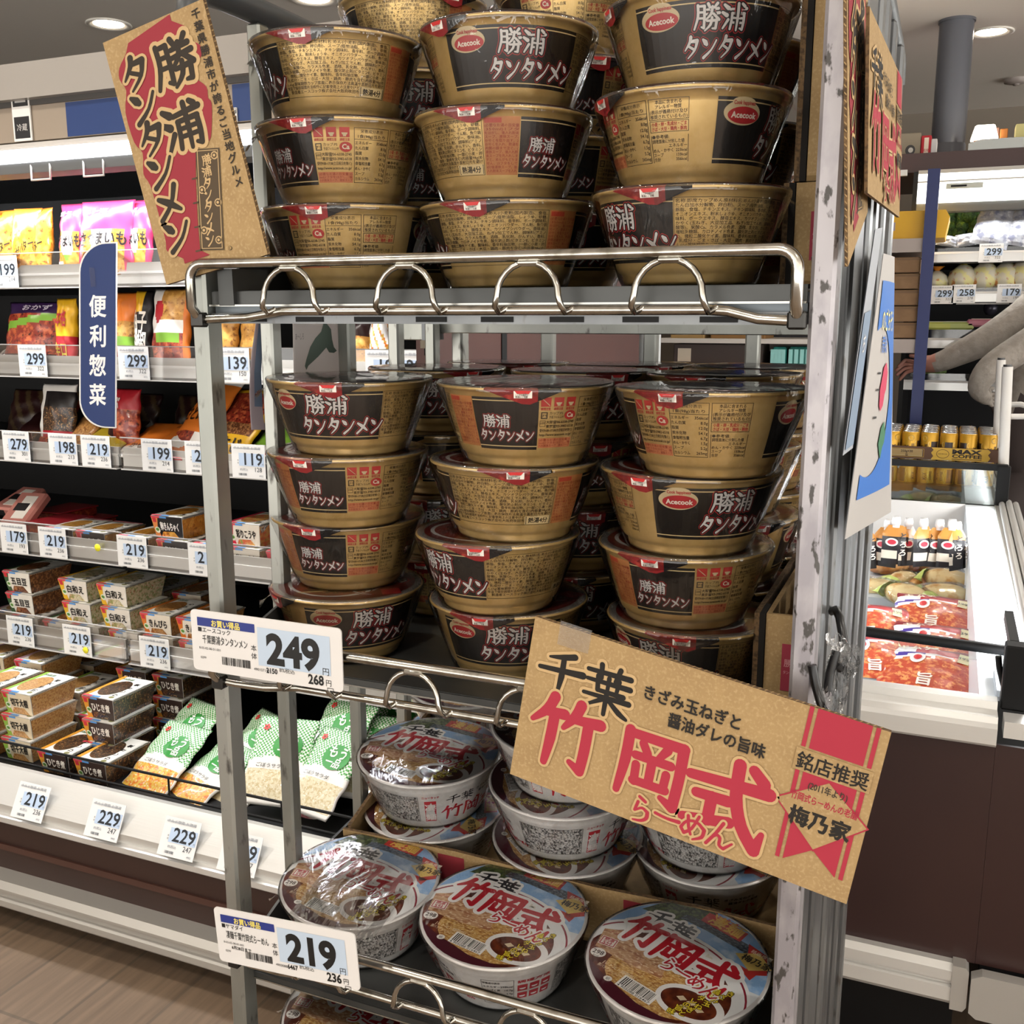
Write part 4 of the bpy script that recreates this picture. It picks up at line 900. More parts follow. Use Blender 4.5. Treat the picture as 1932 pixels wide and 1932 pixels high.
white_bowl(wplace(690, .885+.075, T_FLOOR), 2, 40, 'white ramen bowl at the left of the lowest shelf, under the lower price card', 'white ramen bowls on the lowest shelf', 0) if 0 else None
for u, dep, w in ((688, .945, 'left'), (968, .895, 'middle')):
    for k, n in enumerate(('lowest', 'middle', 'top')):
        white_bowl(wplace(u, dep+.006*(2-k), T_FLOOR+k*PW), 3 if k == 2 else 30, 40, 'white ramen bowl, %s of the %s stack on the lowest shelf' % (n, w), 'white ramen bowls on the lowest shelf', k % 2)
# ---------------------------------------------------------------- cardboard signs, cartons, price cards, posters
CARD = mat('kraft_board', '#a3875c', .85, noise=[(55, '#9b7f56', .4, .65, 5), (420, '#b0956b', .5, .7, 2)])
CARD_D = mat('kraft_edge', '#6d5538', .9, noise=(300, '#4a3824', .45, .6))
CARD_IN = mat('kraft_inside', '#8a7048', .9, noise=(80, '#7d643f', .4, .65))
def board(name, o, ux, uy, w, h, art, th, parent=None, fmt=1.0, fmy=None, **tags):
    # sheet of corrugated board: o = lower left corner, ux/uy = unit directions
    ux, uy = Vector(ux).normalized(), Vector(uy).normalized(); n = ux.cross(uy).normalized()
    mb = MB(); o = Vector(o)
    c = [o, o+ux*w, o+ux*w+uy*h, o+uy*h]; b = [p-n*th for p in c]
    mb.add(c, [(0, 1, 2, 3)], CARD); mb.add(b, [(3, 2, 1, 0)], CARD)
    mb.add(c+b, [(0, 4, 5, 1), (1, 5, 6, 2), (2, 6, 7, 3), (3, 7, 4, 0)], CARD_D)
    # fluting along the long cut edges
    k = max(w, h); m = int(k/.0042); D, q = (ux, uy) if w > h else (uy, ux); span = h if w > h else w
    for e in (0, span):
        for i in range(m):
            p = o+D*(i*.0042)+q*e
            s = 1 if e else -1
            mb.add([p-n*.0004, p+D*.0016-n*(th-.0004), p+D*.0026-n*(th-.0004), p+D*.001-n*.0004], [(0, 1, 2, 3)], CARD, False)
            mb.v[-4:] = [tuple(Vector(v)+q*(.0003*s)) for v in mb.v[-4:]]
    if art: mb.art(art, plane_map(o, ux*fmt, uy*(fmy or fmt), n), .00025, .0002)
    return mb.build(name, parent, **tags)
CRD, CBK = '#8f2a35', '#2c241b'
OUT = '#bd9f72'
# tall katsuura sign, units: cm (11.3 x 23.6)
def tall_sign_art():
    a = Art(.8)
    blob = [(2.7, 22.6), (7.7, 23.5), (7.7, 22.9), (8.9, 22.0), (9.1, 20.7), (9.9, 19.9), (9.9, 19.1), (9.0, 18.2), (8.7, 17.3), (9.5, 16.2), (9.4, 15.2), (9.6, 14.6), (9.0, 12.6), (8.4, 11.5), (6.9, 11.4), (4.6, 2.2), (5.5, 1.5), (2.6, 1.4), (2.6, 1.9), (1.1, 3.0), (1.2, 4.0), (1.2, 6.7), (1.1, 9.5), (.7, 10.7), (1.2, 12.6), (.6, 13.8), (.5, 16.7), (1.2, 18.6), (.8, 19.8), (1.1, 20.8), (2.2, 21.8)]
    N = len(blob); sm = []
    for i in range(N):
        p0, p1, p2, p3 = (Vector(blob[(i+k) % N]) for k in (-1, 0, 1, 2))
        for t in ((0, .33, .67) if 3 < i < N-1 and not 14 < i < 19 else (0,)):
            q = .5*((2*p1)+(p2-p0)*t+(2*p0-5*p1+4*p2-p3)*t*t+(3*p1-p0-3*p2+p3)*t**3); sm.append((q.x, q.y))
    a.poly(sm, CRD, 1)
    cols = [(11, OUT), (2.5, CBK)]
    a.brush('勝', 4.7, 17.2, 4.3, cols, 2); a.brush('浦', 4.1, 11.5, 4.2, cols, 2)
    for i, ch in enumerate('タンタンメン'): a.brush(ch, 1.25, 18.3-i*3.1, 2.95, cols, 4)
    a.vtext('千葉県勝浦市が誇るご当地グルメ', 10.3, 23.2, .97, CBK, 2, .03, 1.14)
    P = lambda q, t: (4.67+2.45*q+(2.15)*t, 2.15-.6*q+9.05*t)
    a.poly([P(0, 0), P(1, 0), P(1, 1), P(0, 1)], '#4d3f2d', 2)
    for (q0, t0, q1, t1) in ((.06, .015, .94, .022), (.06, .978, .94, .985), (.06, .02, .09, .98), (.91, .02, .94, .98)): a.poly([P(q0, t0), P(q1, t0), P(q1, t1), P(q0, t1)], OUT, 3)
    for i, ch in enumerate('勝浦タンタンメン'):
        x, y = P(.30, .83-i*.113); a.brush(ch, x, y, .95, [(2, OUT)], 3)
    for q, t in ((.78, .93), (.2, .6), (.84, .47), (.8, .1), (.2, .2)):
        x, y = P(q, t)
        for r in (.5, .34, .18): a.ell(x, y, r*.75, r*.75, OUT if r != .34 else '#4d3f2d', 3+(r < .4)+(r < .2), 14)
    for t in (1.0, .72, .48, .24, .0): x, y = P(0, t); a.line([(x-.5, y+.05), (x+.1, y)], .16, '#4d3f2d', 2)
    a.ell(7.75, 1.55, .2, .2, CBK, 2, 14); a.ell(7.75, 1.55, .16, .16, '#a98a5c', 3, 14); a.text('R', 7.75, 1.46, .24, CBK, 4, 'c')
    return a
bl = on_y(314, 537, .6935); br = on_y(505, 480, .6935); tl = on_y(194, 81, .6935)
ux = (br-bl); w = ux.length; uy = tl-bl; h = (tl-bl).length
SGN = tall_sign_art()
board('cardboard_sign', bl, ux, uy, w, h, SGN, .004, fmt=w/11.3, fmy=h/23.6, label='tall cardboard sign with red panel and brush lettering, leaning at the top left post', cat='cardboard sign')
# takeoka sign, units: cm (26.4 x 13)
def wide_sign_art():
    a = Art(.8); RD = '#a3293c'
    a.brush('千葉', .9, 7.4, 3.8, [(7, OUT), (1, '#17130f')], 2, 1.0)
    a.brush('竹', 1.0, 1.9, 5.7, [(5, OUT), (1.6, RD)], 4); a.brush('岡', 8.2, 1.9, 5.5, [(5, OUT), (1.6, RD)], 4); a.brush('式', 13.7, 1.1, 6.2, [(5, OUT), (1.6, RD)], 4)
    a.brush('らーめん', 9.8, .25, 2.1, [(9, OUT), (1.5, RD)], 7, .96, dy=.1)
    for i, (t, x, y) in enumerate((('きざみ玉ねぎと', 9.4, 9.75), ('醤油ダレの旨味', 11.5, 8.3))): a.text(t, x, y, 1.18, '#1d1813', 3, 'l', .03, 7.2)
    x0 = 20.6
    for y0, y1 in ((10.1, 13.05), (6.2, 8.4)): a.rect(x0+.9, y0, x0+4.6, y1, RD, 2); [a.rect(x0+q, y0, x0+q+.3, y1, RD, 2) for q in (.35, 4.85)]
    a.poly([(x0+.9, 1.6), (x0+.9, 5.6), (x0+4.6, 5.6), (x0+4.6, 1.6), (x0+2.75, 3.0)], RD, 2)
    for q, d in ((.35, 0), (4.85, 0)): a.rect(x0+q, 1.6, x0+q+.3, 5.6, RD, 2)
    d = [(x0-.6, 5.9), (x0+2.75, 8.3), (x0+6.0, 5.9), (x0+2.75, 2.9)]
    a.poly(d, RD, 3); a.poly([(x0+2.75+(x-x0-2.75)*.95, 5.8+(y-5.8)*.94) for x, y in d], CARD, 4)
    a.rect(x0+.1, 8.35, x0+5.4, 9.95, CARD, 3); a.text('銘店推奨', x0+2.75, 8.6, 1.35, '#1d1813', 4, 'c', .02, 4.9); a.text('(2011年より)', x0+2.8, 7.3, .66, '#3a3026', 5, 'c', .02, 2.7); a.text('竹岡式らーめんの老舗', x0+2.75, 6.3, .66, RD, 5, 'c', .02, 4.6); a.text('梅乃家', x0+2.75, 4.55, 1.5, '#1d1813', 5, 'c', .045, 4.2)
    return a
WSG = wide_sign_art()
bl = on_y(962, 1460, .662); br = on_y(1597, 1706, .662); tl = on_y(1010, 1163, .662)
ux = br-bl; w = ux.length; uy = tl-bl; h = (tl-bl).length
sg = board('cardboard_sign', bl, ux, uy, w, h, WSG, .004, fmt=w/26.4, fmy=h/13, label='wide tilted cardboard sign with big red brush lettering hung on the second shelf guard', cat='cardboard sign')
mb = MB(); tp = on_y(1085, 1195, .6605); u_ = ux.normalized(); v_ = uy.normalized(); mb.add([tp-u_*.012+v_*.006, tp+u_*.012+v_*.006, tp+u_*.012-v_*.012, tp-u_*.012-v_*.012], [(0, 1, 2, 3)], film_mat('tape', .25, .7, .2, None)); mb.build('tape', sg)
# signs on the right side of the rack
BL, BR_, TL = on_y(1600, 503, .690), on_y(1637, 400, .800), on_y(1598, 0, .668)
board('cardboard_sign', BL, BR_-BL, TL-BL, (BR_-BL).length, .215, SGN, .0022, fmt=(BR_-BL).length/11.3, fmy=.215/23.6, label='tall cardboard sign with red panel on the right side of the rack, seen edge-on', cat='cardboard sign')
BL, BR_, TL = on_y(1637, 364, .712), on_y(1697, 410, .955), on_y(1641, 12, .705)
board('cardboard_sign', BL, BR_-BL, TL-BL, (BR_-BL).length, (TL-BL).length, WSG, .0022, fmt=(BR_-BL).length/26.4, fmy=(TL-BL).length/13.2, label='wide cardboard sign with red lettering on the right side of the rack', cat='cardboard sign')
# big price cards on the guards
def big_card(c, price, tax, maker, name, code, last, until, label):
    tl, tr, br, bl = c; w = 15.0; h = 5.35
    a = Art(.35)
    a.rect(.7, 4.0, 6.6, 4.75, '#27347c', 1); a.text('お買い得品', 3.65, 4.1, .66, '#e3d267', 2, 'c', .03, 2.9)
    a.text('■'+maker, .75, 3.5, .5, '#1a1a1a', 1, 'l', .01); a.text(name, 1.15, 2.55, .82, '#222', 1, 'l', .006, 4.65); a.text('8-03-02-08-01-001', .75, 1.95, .3, '#333', 1)
    a.rect(6.85, 1.25, 13.9, 4.55, '#b6c5d6', 1); a.text(price, 7.7, 1.6, 3.55, '#151515', 2, 'l', .042, 5.2, 5); a.text('円', 13.15, 1.3, .7, '#1a1a1a', 2)
    a.text('本', 6.15, 2.45, .6, '#1a1a1a', 1); a.text('体', 6.15, 1.75, .6, '#1a1a1a', 1); a.text('0299', .85, 1.1, .3, '#333', 1)
    if until: a.text(until, 1.6, 1.5, .4, '#1a1a1a', 1, 'l', .02)
    a.barcode(2.9, .6, 3.3, 1.0, 2, '#1a1a1a', None, 9); a.text(code, 6.35, .75, .35, '#333', 1); a.text(last, 7.6, .7, .62, '#151515', 1, 'l', .03, 1.1); a.text('8%税込', 8.9, .95, .48, '#333', 1, width=1.5)
    a.text(tax, 11.7, .35, 1.15, '#151515', 1, 'l', .03, 1.5); a.text('円', 13.4, .4, .6, '#1a1a1a', 1); a.frame(13.5, -.12, 14.1, .22, .05, '#333', 1)
    ux = (br-bl); n = ux.cross(tl-bl).normalized(); W = ux.length; ux.normalize(); uy = n.cross(ux); s = W/w; H = s*h
    mb = MB(); o = bl; r = .4*s; pts = []
    for cx, cy, a0 in ((W-.0, 0, 0), (W, H, 0), (0, H, 0), (0, 0, 0)): pass
    def q(x, y, d): return o+ux*x+uy*y+n*d
    rim = []
    for cx, cy, a0 in ((W-r, r, -90), (W-r, H-r, 0), (r, H-r, 90), (r, r, 180)):
        for k in range(6): t = R(a0+90*k/5); rim.append((cx+r*math.cos(t), cy+r*math.sin(t)))
    m = mat('price_card_stock', '#d9d6d3', .32); N = len(rim)
    vs = [q(x, y, 0) for x, y in rim]+[q(x, y, -.0012) for x, y in rim]
    mb.add(vs, [tuple(range(N)), tuple(range(N, 2*N))[::-1]]+[(k, N+k, N+(k+1) % N, (k+1) % N) for k in range(N)], m)
    mb.art(a, plane_map(o+uy*(.012*0), ux*s, uy*s, n), .0002, .00015)
    return mb.build('price_card', label=label, cat='price card', group='large price cards on the rack')
def quad(y, *p): return [on_y(u, v, y) for u, v in p]
big_card(quad(.68, (367, 1150), (645, 1188), (648, 1307), (366, 1262)), '249', '268', 'エースコック', '千葉勝浦タンタンメン', '490107140', '2150', None, 'large white price card reading 249 hooked at the left end of the second shelf')
big_card(quad(.662, (404, 1705), (668, 1768), (680, 1870), (415, 1812)), '219', '236', 'ヤマダイ', '凄麺千葉竹岡式らーめん', '4903088', '6467', '6月28日まで', 'large white price card reading 219 hooked at the left end of the third shelf')
# cartons
def wall_sheet(mb, pts, th, m=CARD, edge=CARD_D):
    # upright board following a floor polyline; pts: (x, y, z0, z1)
    for (x0, y0, a0, b0), (x1, y1, a1, b1) in zip(pts, pts[1:]):
        d = Vector((x1-x0, y1-y0)).normalized(); n = Vector((-d.y, d.x))*th
        A = [(x0, y0, a0), (x1, y1, a1), (x1, y1, b1), (x0, y0, b0)]; B = [(x+n.x, y+n.y, z) for x, y, z in A]
        mb.add(A, [(0, 1, 2, 3)], m); mb.add(B, [(3, 2, 1, 0)], CARD_IN); mb.add(A+B, [(3, 2, 6, 7), (0, 3, 7, 4), (1, 5, 6, 2), (0, 4, 5, 1)], edge)
q0 = on_y(632, 1558, .868); q1 = on_y(825, 1604, .868); q2 = on_y(1175, 1690, .868)
t = empty('cut_carton', (-.33, 1.0, tray_z(T_LOW, 1.0)), (LEAN[T_LOW], 0, 0), label='cut-open brown carton holding white ramen bowls on the third shelf', cat='carton')
zf = (q1.z+q2.z)/2
def crt(): mb = MB(); mb.M = Matrix.Translation((.33, -1.0, -T_LOW)); return mb
mb = crt(); mb.box(-.565, .868, T_LOW+.0003, -.096, 1.165, T_LOW+.0038, CARD_IN); mb.build('bottom', t)
mb = crt(); wall_sheet(mb, [(-.565, .868, T_LOW, q0.z-.004), (-.43, .868, T_LOW, zf+.003), (-.28, .868, T_LOW, zf-.002), (-.17, .868, T_LOW, zf+.001), (-.096, .868, T_LOW, zf-.001)], .004)
a = Art(.8); a.rect(.0, 0, .03, .05, CRD, 1); a.rect(.20, .01, .235, .045, CRD, 1); a.text('竹岡式', .05, .012, .03, CBK, 1, 'l', .03)
mb.art(a, plane_map((-.45, .868, T_LOW+.012), (1, 0, 0), (0, 0, 1), (0, -1, 0)), .0004, .0002); mb.build('front_wall', t)
mb = crt(); wall_sheet(mb, [(-.561, 1.165, T_LOW, q0.z+.05), (-.561, 1.05, T_LOW, q0.z+.045), (-.561, .872, T_LOW, q0.z)], .004); mb.build('side_wall', t)
mb = crt(); wall_sheet(mb, [(-.096, .872, T_LOW, zf), (-.096, 1.0, T_LOW, zf+.008), (-.096, 1.165, T_LOW, zf+.01)], .004); mb.build('side_wall', t)
mb = crt(); mb.grid(lambda u, v: (-.098+.005*v, .85+.10*u, zf-.002+.028*v*(1-.6*u)+.003*math.sin(17*u)), 12, 3, CARD_IN); mb.build('torn_flap', t)
def carton(x0, y0, z0, x1, y1, z1, label):
    t = empty('carton', (x0, y0, z0), label=label, cat='carton', group='cartons beside the gold bowls')
    mb = MB(); w, d, h = x1-x0, y1-y0, z1-z0; th = .004
    mb.box(0, 0, 0, w, d, th, CARD_IN); mb.box(0, 0, th, th, d, h, CARD); mb.box(w-th, 0, th, w, d, h, CARD); mb.box(th, d-th, th, w-th, d, h, CARD); mb.box(th, 0, th, w-th, th, h, CARD)
    a = Art(.8); a.rect(w*.42, h*.25, w*.98, h*.72, '#9a3446', 1); a.text('勝浦', w*.7, h*.5, w*.22, '#c98a90', 2, 'c', .02); a.text('タンタンメン', w*.7, h*.5-w*.2, w*.1, '#c98a90', 2, 'c', .02, w*.45)
    mb.art(a, plane_map((0, 0, 0), (1, 0, 0), (0, 0, 1), (0, -1, 0)), .0004, .0002); mb.build('box', t)
    mb = MB(); mb.box(-.0052, -.002, 0, -.0006, .03, h*1.0, mat('carton_slot', '#120d08', .9)); mb.box(-.0095, -.001, 0, -.0053, d*.7, h, CARD_D); mb.build('corner_flap', t)
    return t
carton(-.117, .835, T_TOP+.0004, -.0885, 1.15, T_TOP+.078, 'narrow brown carton with red print at the right of the top shelf, lower of two')
carton(-.110, .835, T_TOP+.0788, -.0885, 1.15, T_TOP+.27, 'tall narrow brown carton at the right of the top shelf, upper of two')
carton(-.121, .815, T_MID+.0004, -.0885, 1.15, T_MID+.085, 'narrow brown carton with red print at the right of the second shelf')
# posters
def sheet(name, P, nu, nv, m, art=None, fmt=None, back=None, bend=None, label=None, cat='poster'):
    # P: corners bottom-left, bottom-right, top-right, top-left, blended over a grid
    P = [Vector(p) for p in P]
    def f(u, v, d=0):
        p = (P[0]*(1-u)+P[1]*u)*(1-v)+(P[3]*(1-u)+P[2]*u)*v
        n = (P[1]-P[0]).cross(P[3]-P[0]).normalized()
        return p+n*((bend(u, v) if bend else 0)+d)
    mb = MB(); mb.grid(lambda u, v: f(u, v), nu, nv, m); mb.grid(lambda u, v: f(1-u, v, -.0006), nu, nv, back or m)
    if art: mb.art(art, lambda x, y, d: f(x, y, d), .0004, .0003)
    return mb.build(name, label=label, cat=cat)
PAPER = paper_mat('poster_paper', '#d5d2cf', .3); PBACK = mat('poster_back', '#a9adb3', .6)
def map_art(sc=1.0):
    a = Art(.55); B = '#2d6fc4'; n = 14
    for i in range(n):      # blue field with an oval left free, in narrow strips so that it follows the sheet
        x0, x1 = .1+.8*i/n, .1+.8*(i+1)/n
        def oval(x): q = 1-((x-.24)/.40)**2; return .27*math.sqrt(q) if q > 0 else 0
        h0, h1 = oval(x0), oval(x1)
        a.poly([(x0, .46+h0), (x1, .46+h1), (x1, .9), (x0, .9)], B, 1); a.poly([(x0, .12), (x1, .12), (x1, .46-h1), (x0, .46-h0)], B, 1)
    a.poly([(.30, .50), (.36, .58), (.44, .60), (.50, .56), (.48, .50), (.44, .48), (.42, .44), (.36, .42), (.32, .44)], '#c7335a', 2)
    a.poly([(.40, .30), (.44, .36), (.52, .38), (.56, .34), (.60, .36), (.57, .30), (.52, .28), (.50, .24), (.46, .26)], '#3a7a58', 2)
    a.text('房総', .25, .64, .07, B, 2, 'l', .02, .16); a.text('のごちそう', .2, .72, .09, '#e8e2a0', 2, 'l', .02, .5)
    for y in (.56, .5, .4): a.line([(.22, y), (.28, y)], .008, '#222', 2)
    return a
sheet('map_poster', [on_y(1594, 1018, .74), on_y(1681, 966, .965), on_y(1688, 485, .965), on_y(1667, 478, .85)], 12, 22, PAPER, map_art(), back=PBACK, bend=lambda u, v: .004*math.sin(3*v)*math.sin(math.pi*u), label='blue and white map poster hanging on the right side of the rack')
sheet('map_poster', [(-.060, .705, 1.36), (-.0575, .75, 1.36), (-.0515, .815, 1.515), (-.053, .765, 1.51)], 8, 14, mat('poster_pale_back', '#a7adb5', .6), (lambda a: a.rect(.08, .02, .9, .62, '#7f93ab', 1, .2).text('ち', .3, .44, .1, '#d8d8d8', 2, 'l', .02, .3))(Art(.6)), label='pale grey-blue back of a folded poster at the right side of the rack')
g = [on_y(557, 722, .9), on_y(652, 722, .9)]
def cut_art():
    a = Art(.6); a.ell(.40, 1.05, .36, .17, '#b86a78', 1, 30)
    a.poly([(.22, .40), (.30, .52), (.40, .60), (.52, .66), (.58, .76), (.66, .72), (.72, .68), (.74, .58), (.78, .50), (.84, .46), (.78, .44), (.68, .45), (.62, .50), (.54, .46), (.46, .42), (.36, .38), (.26, .34), (.22, .30), (.19, .34)], '#6f8074', 2)
    a.text('あ〜しろ', .02, .60, .07, '#7d7d7d', 2, width=.16); a.poly([(.78, 0), (1, 0), (1, .22), (.9, .1)], '#4d86c4', 1); a.line([(.0, .82), (.1, .82)], .012, '#777', 2)
    return a
lp = [on_x(558, 724, -.603+.0), on_x(646, 724, -.603)]
sheet('map_poster', [on_x(556, 760, -.598), on_x(648, 745, -.598), on_x(648, 560, -.598), on_x(552, 560, -.598)], 10, 14, paper_mat('poster_shade', '#dcd8d6', .5), cut_art(), label='white poster with green and pink map shapes hung between the left side bars')
sheet('map_poster', [on_x(475, 811, -.600), on_x(500, 811, -.600), on_x(494, 440, -.600), on_x(489, 440, -.600)], 6, 16, paper_mat('poster_lav', '#c4bcc2', .5), (lambda a: a.rect(.3, .12, .98, 1, '#7f93b0', 1, .2))(Art(.6)), bend=lambda u, v: -.004*math.sin(6*v), label='strip of a pale blue poster edge between the front left post and the next bar')
# black hooks with a crumpled plastic bag
t = empty('wire_hook', (-.06, .72, 1.18), label='black wire hooks hanging on the right side of the rack', cat='hook')
hk = mat('hook_black', '#101012', .3)
def hookpart(pix, y0, dx):
    P = [on_y(u, v, yy) for u, v, yy in pix]; mb = MB(); mb.M = Matrix.Translation((.06, -.72, -1.18)); mb.tube(P, .0032, hk, 8); mb.build('hook', t)
hookpart([(1566, 1155, .79), (1577, 1150, .78), (1584, 1165, .77), (1590, 1200, .765), (1596, 1235, .76)], .78, 0)
hookpart([(1532, 1255, .70), (1538, 1290, .70), (1547, 1322, .695), (1553, 1342, .69), (1560, 1338, .69)], .7, 0)
hookpart([(1578, 1228, .74), (1566, 1270, .735), (1562, 1300, .73), (1566, 1312, .73)], .74, 0)
hookpart([(1574, 1236, .75), (1580, 1255, .745), (1586, 1262, .74)], .74, 0)
bagm = film_mat('crumpled_clear', .12, .8, .05, (90, 1.0))
rnd = random.Random(21)
mb = MB()
def crump(pix, y, wd, seed):
    rnd = random.Random(seed); P = [on_y(u, v, y) for u, v in pix]; n = len(P)
    J = [[rnd.uniform(-1, 1) for _ in range(9)] for _ in range(n*4)]
    def f(u, v):
        s = v*(n-1); i = min(int(s), n-2); p = P[i].lerp(P[i+1], s-i); j = J[int(v*(n*4-1))]; q = j[int(u*8)]
        return p+Vector(((u-.5)*wd*(1+.25*math.sin(7*v)), .010*math.sin(3.2*u+2*v)+.004*q, .002*q))
    mb.grid(f, 8, n*4-1, bagm, False)
crump([(1600, 1222), (1592, 1250), (1578, 1272), (1584, 1300), (1572, 1330), (1562, 1362)], .735, .018, 1)
crump([(1576, 1205), (1588, 1240), (1596, 1262)], .745, .014, 2); crump([(1545, 1300), (1548, 1335), (1558, 1362)], .71, .014, 3)
mb.build('crumpled_plastic', label='crumpled clear plastic wrap caught on the black hooks', cat='plastic wrap')
# ---------------------------------------------------------------- freezer island
FR = Vector((-.3, 2.9, 0)); fz = empty('freezer_island', FR, label='low open freezer island with dark brown front panel and white lit inside', cat='freezer')
def fmb(): mb = MB(); mb.M = Matrix.Translation(-FR); return mb
FWHITE = mat('freezer_white', '#dfe6ea', .3); FBROWN = mat('freezer_brown', '#35201d', .34, noise=(3, '#2e1b1a', .35, .65))
FX0, FX1, FY0, FY1, FZ = -.95, .128, 1.9, 4.2, .75
mb = fmb(); mb.box(FX0, FY0+.012, .265, FX1, FY0+.03, FZ-.05, FBROWN); mb.box(FX0, FY0+.03, .265, FX1, FY1, .40, FBROWN); mb.build('front_panel', fz)
mb = fmb(); mb.prism([(FY0-.008, .185), (FY0-.016, .195), (FY0-.016, .222), (FY0-.008, .226), (FY0-.008, .232), (FY0-.016, .236), (FY0-.016, .256), (FY0-.004, .266), (FY0+.03, .266), (FY0+.03, .185)], FX0, .09, ALU, 'x')
mb.prism([(.09, .18), (.112, .18), (.118, .19), (.118, .262), (.112, .27), (.09, .27)], FY0-.019, FY0+.03, ALU_DULL, 'y'); mb.build('bumper', fz)
mb = fmb(); mb.box(FX0, FY0+.06, 0, .10, FY0+.09, .19, BLACK); mb.box(FX0, FY0+.09, 0, .10, FY1, .26, BLACK); mb.build('kick_plate', fz)
mb = fmb()
mb.prism([(FY0, .70), (FY0-.004, .705), (FY0-.004, .735), (FY0+.004, .742), (FY0+.01, .752), (FY0+.05, .752), (FY0+.055, .765), (FY0+.085, .765), (FY0+.09, .752), (FY0+.12, .752), (FY0+.12, .70)], FX0, FX1, ALU, 'x'); mb.build('front_rim', fz)
mb = fmb(); mb.box(FX0, FY0+.12, .36, FX1-.03, FY0+.125, .752, FWHITE); mb.box(.10, FY0+.12, .36, .104, FY1, .745, FWHITE)
mb.box(.10, FY0+.12, .745, .20, FY1, .752, FWHITE); mb.box(FX0, FY1-.01, .36, .2, FY1, .752, mat('freezer_end_wall', '#c9c6c2', .4)); mb.box(FX0, FY0+.12, .36, .10, FY1, .365, mat('freezer_floor', '#8d9092', .5)); mb.build('inner_liner', fz)
mb = fmb()
for x, z in ((.205, .762), (.228, .768), (.252, .762)): mb.tube([(x, FY0+.05, z), (x+.02, FY1, z)], .011, ALU, 10)
mb.box(.2, FY0+.03, .70, .27, FY1, .757, ALU_DULL); mb.build('side_rail', fz)
# dark glass frame: rail across, corner uprights, far partition
mb = fmb(); a0 = on_y(1595, 1186, 2.2); a1 = on_y(1916, 1230, 2.2)
mb.tube([a0+(a0-a1)*2, a0, a1], .0125, BLACK, 4); mb.build('glass_rail', fz)
mb = fmb(); b0 = on_y(1911, 1214, 1.98); b1 = on_y(1908, 1355, 1.98); mb.box(b0.x-.012, 1.96, .75, b0.x+.03, 2.0, b0.z, BLACK, .003); mb.build('corner_upright', fz)
mb = fmb(); mb.box(b0.x-.004, 2.0, b0.z-.02, b0.x+.012, 2.21, b0.z, BLACK); mb.build('side_glass_rail', fz)
mb = fmb(); mb.tube([on_y(1884, 1238, 2.0), on_y(1886, 1260, 2.0), on_y(1893, 1290, 2.0), on_y(1906, 1330, 1.99)], .006, BLACK, 8); mb.build('strap', fz)
mb = fmb(); mb.box(FX0, 2.194, .765, b0.x-.006, 2.196, a0.z-.01, film_mat('freezer_glass', .05, .6, .02, None, (.95, .98, .97))); mb.build('front_glass', fz)
mb = fmb(); t0 = on_y(1690, 872, FY1); t1 = on_y(1858, 886, FY1)
mb.box(FX0, FY1-.012, t0.z-.012, .235, FY1+.012, t0.z+.012, BLACK); mb.build('partition_rail', fz)
mb = fmb(); mb.box(FX0, FY1-.003, .755, .2, FY1+.003, t0.z-.012, film_mat('partition_glass', .16, .75, .02, None, (.8, .86, .82))); mb.build('partition_glass', fz)
mb = fmb(); mb.box(.2, FY1-.02, .70, .245, FY1+.03, t0.z+.006, BLACK, .003); mb.build('partition_post', fz)
mb = fmb(); mb.box(.1285, 1.9125, .265, 1.4, 1.92, .70, FBROWN); mb.box(.138, 1.9, .72, 1.4, 1.95, .75, ALU)
mb.prism([(.122, .185), (.135, .175), (1.4, .175), (1.4, .265), (.14, .265), (.122, .255)], 1.875, 1.9, ALU_DULL, 'y'); mb.box(.16, 2.25, 0, 1.4, 2.27, .27, BLACK); mb.box(.138, 1.915, .265, 1.4, 4.2, .27, BLACK); mb.build('neighbour_panel', fz)
mb = fmb(); c = on_z(1895, 1300, .754); mb.box(c.x-.018, c.y-.05, .7525, c.x+.012, c.y+.07, .768, mat('freezer_box', '#cfd8e2', .3), .002); mb.build('thermometer_box', fz)
area_light('freezer_led', (-.35, 3.0, 1.02), (0, 0, 0), .6, 2.0, 15, (.97, .98, 1)) if 0 else None
area_light('freezer_led_right', (.185, 3.05, .80), (0, R(68), 0), .04, 2.1, 4.5, (.96, .98, 1))
area_light('freezer_led_left', (-.5, 3.05, .80), (0, R(-60), 0), .04, 2.1, 4.5, (.96, .98, 1))
# ---- goods in the freezer
def pillow(w, d, t, colf, nu=20, nv=14, seed=0, wr=.06, crimp=True, edge=None):
    # a filled bag lying flat: colf(u, v) gives the top colour
    rnd = random.Random(seed); ph = [rnd.uniform(0, 6.3) for _ in range(8)]
    mb = MB()
    def hgt(u, v):
        e = max(0, math.sin(math.pi*u))**.55*max(0, math.sin(math.pi*v))**.55
        return t*e*(1+wr*(math.sin(11*u+ph[0]+3*v)+math.sin(17*v+ph[1]-5*u)+.7*math.sin(29*u*v+ph[2])))
    def pos(u, v, s): 
        k = .008*math.sin(23*v+ph[3])*(1 if u < .08 or u > .92 else 0)
        return (w*(u-.5)+k*.3, d*(v-.5), t*.5+s*hgt(u, v)*.5)
    for s in (1, -1):
        vs = [pos(i/nu, j/nv, s) for j in range(nv+1) for i in range(nu+1)]
        for j in range(nv):
            for i in range(nu):
                f = (j*(nu+1)+i, j*(nu+1)+i+1, (j+1)*(nu+1)+i+1, (j+1)*(nu+1)+i)
                m = colf((i+.5)/nu, (j+.5)/nv)
                mb.add([vs[k] for k in f], [(0, 1, 2, 3) if s > 0 else (3, 2, 1, 0)], m, True)
    return mb, (lambda x, y, dd: (w*(x-.5), d*(y-.5), t*.5+hgt(x, y)*.5+dd))
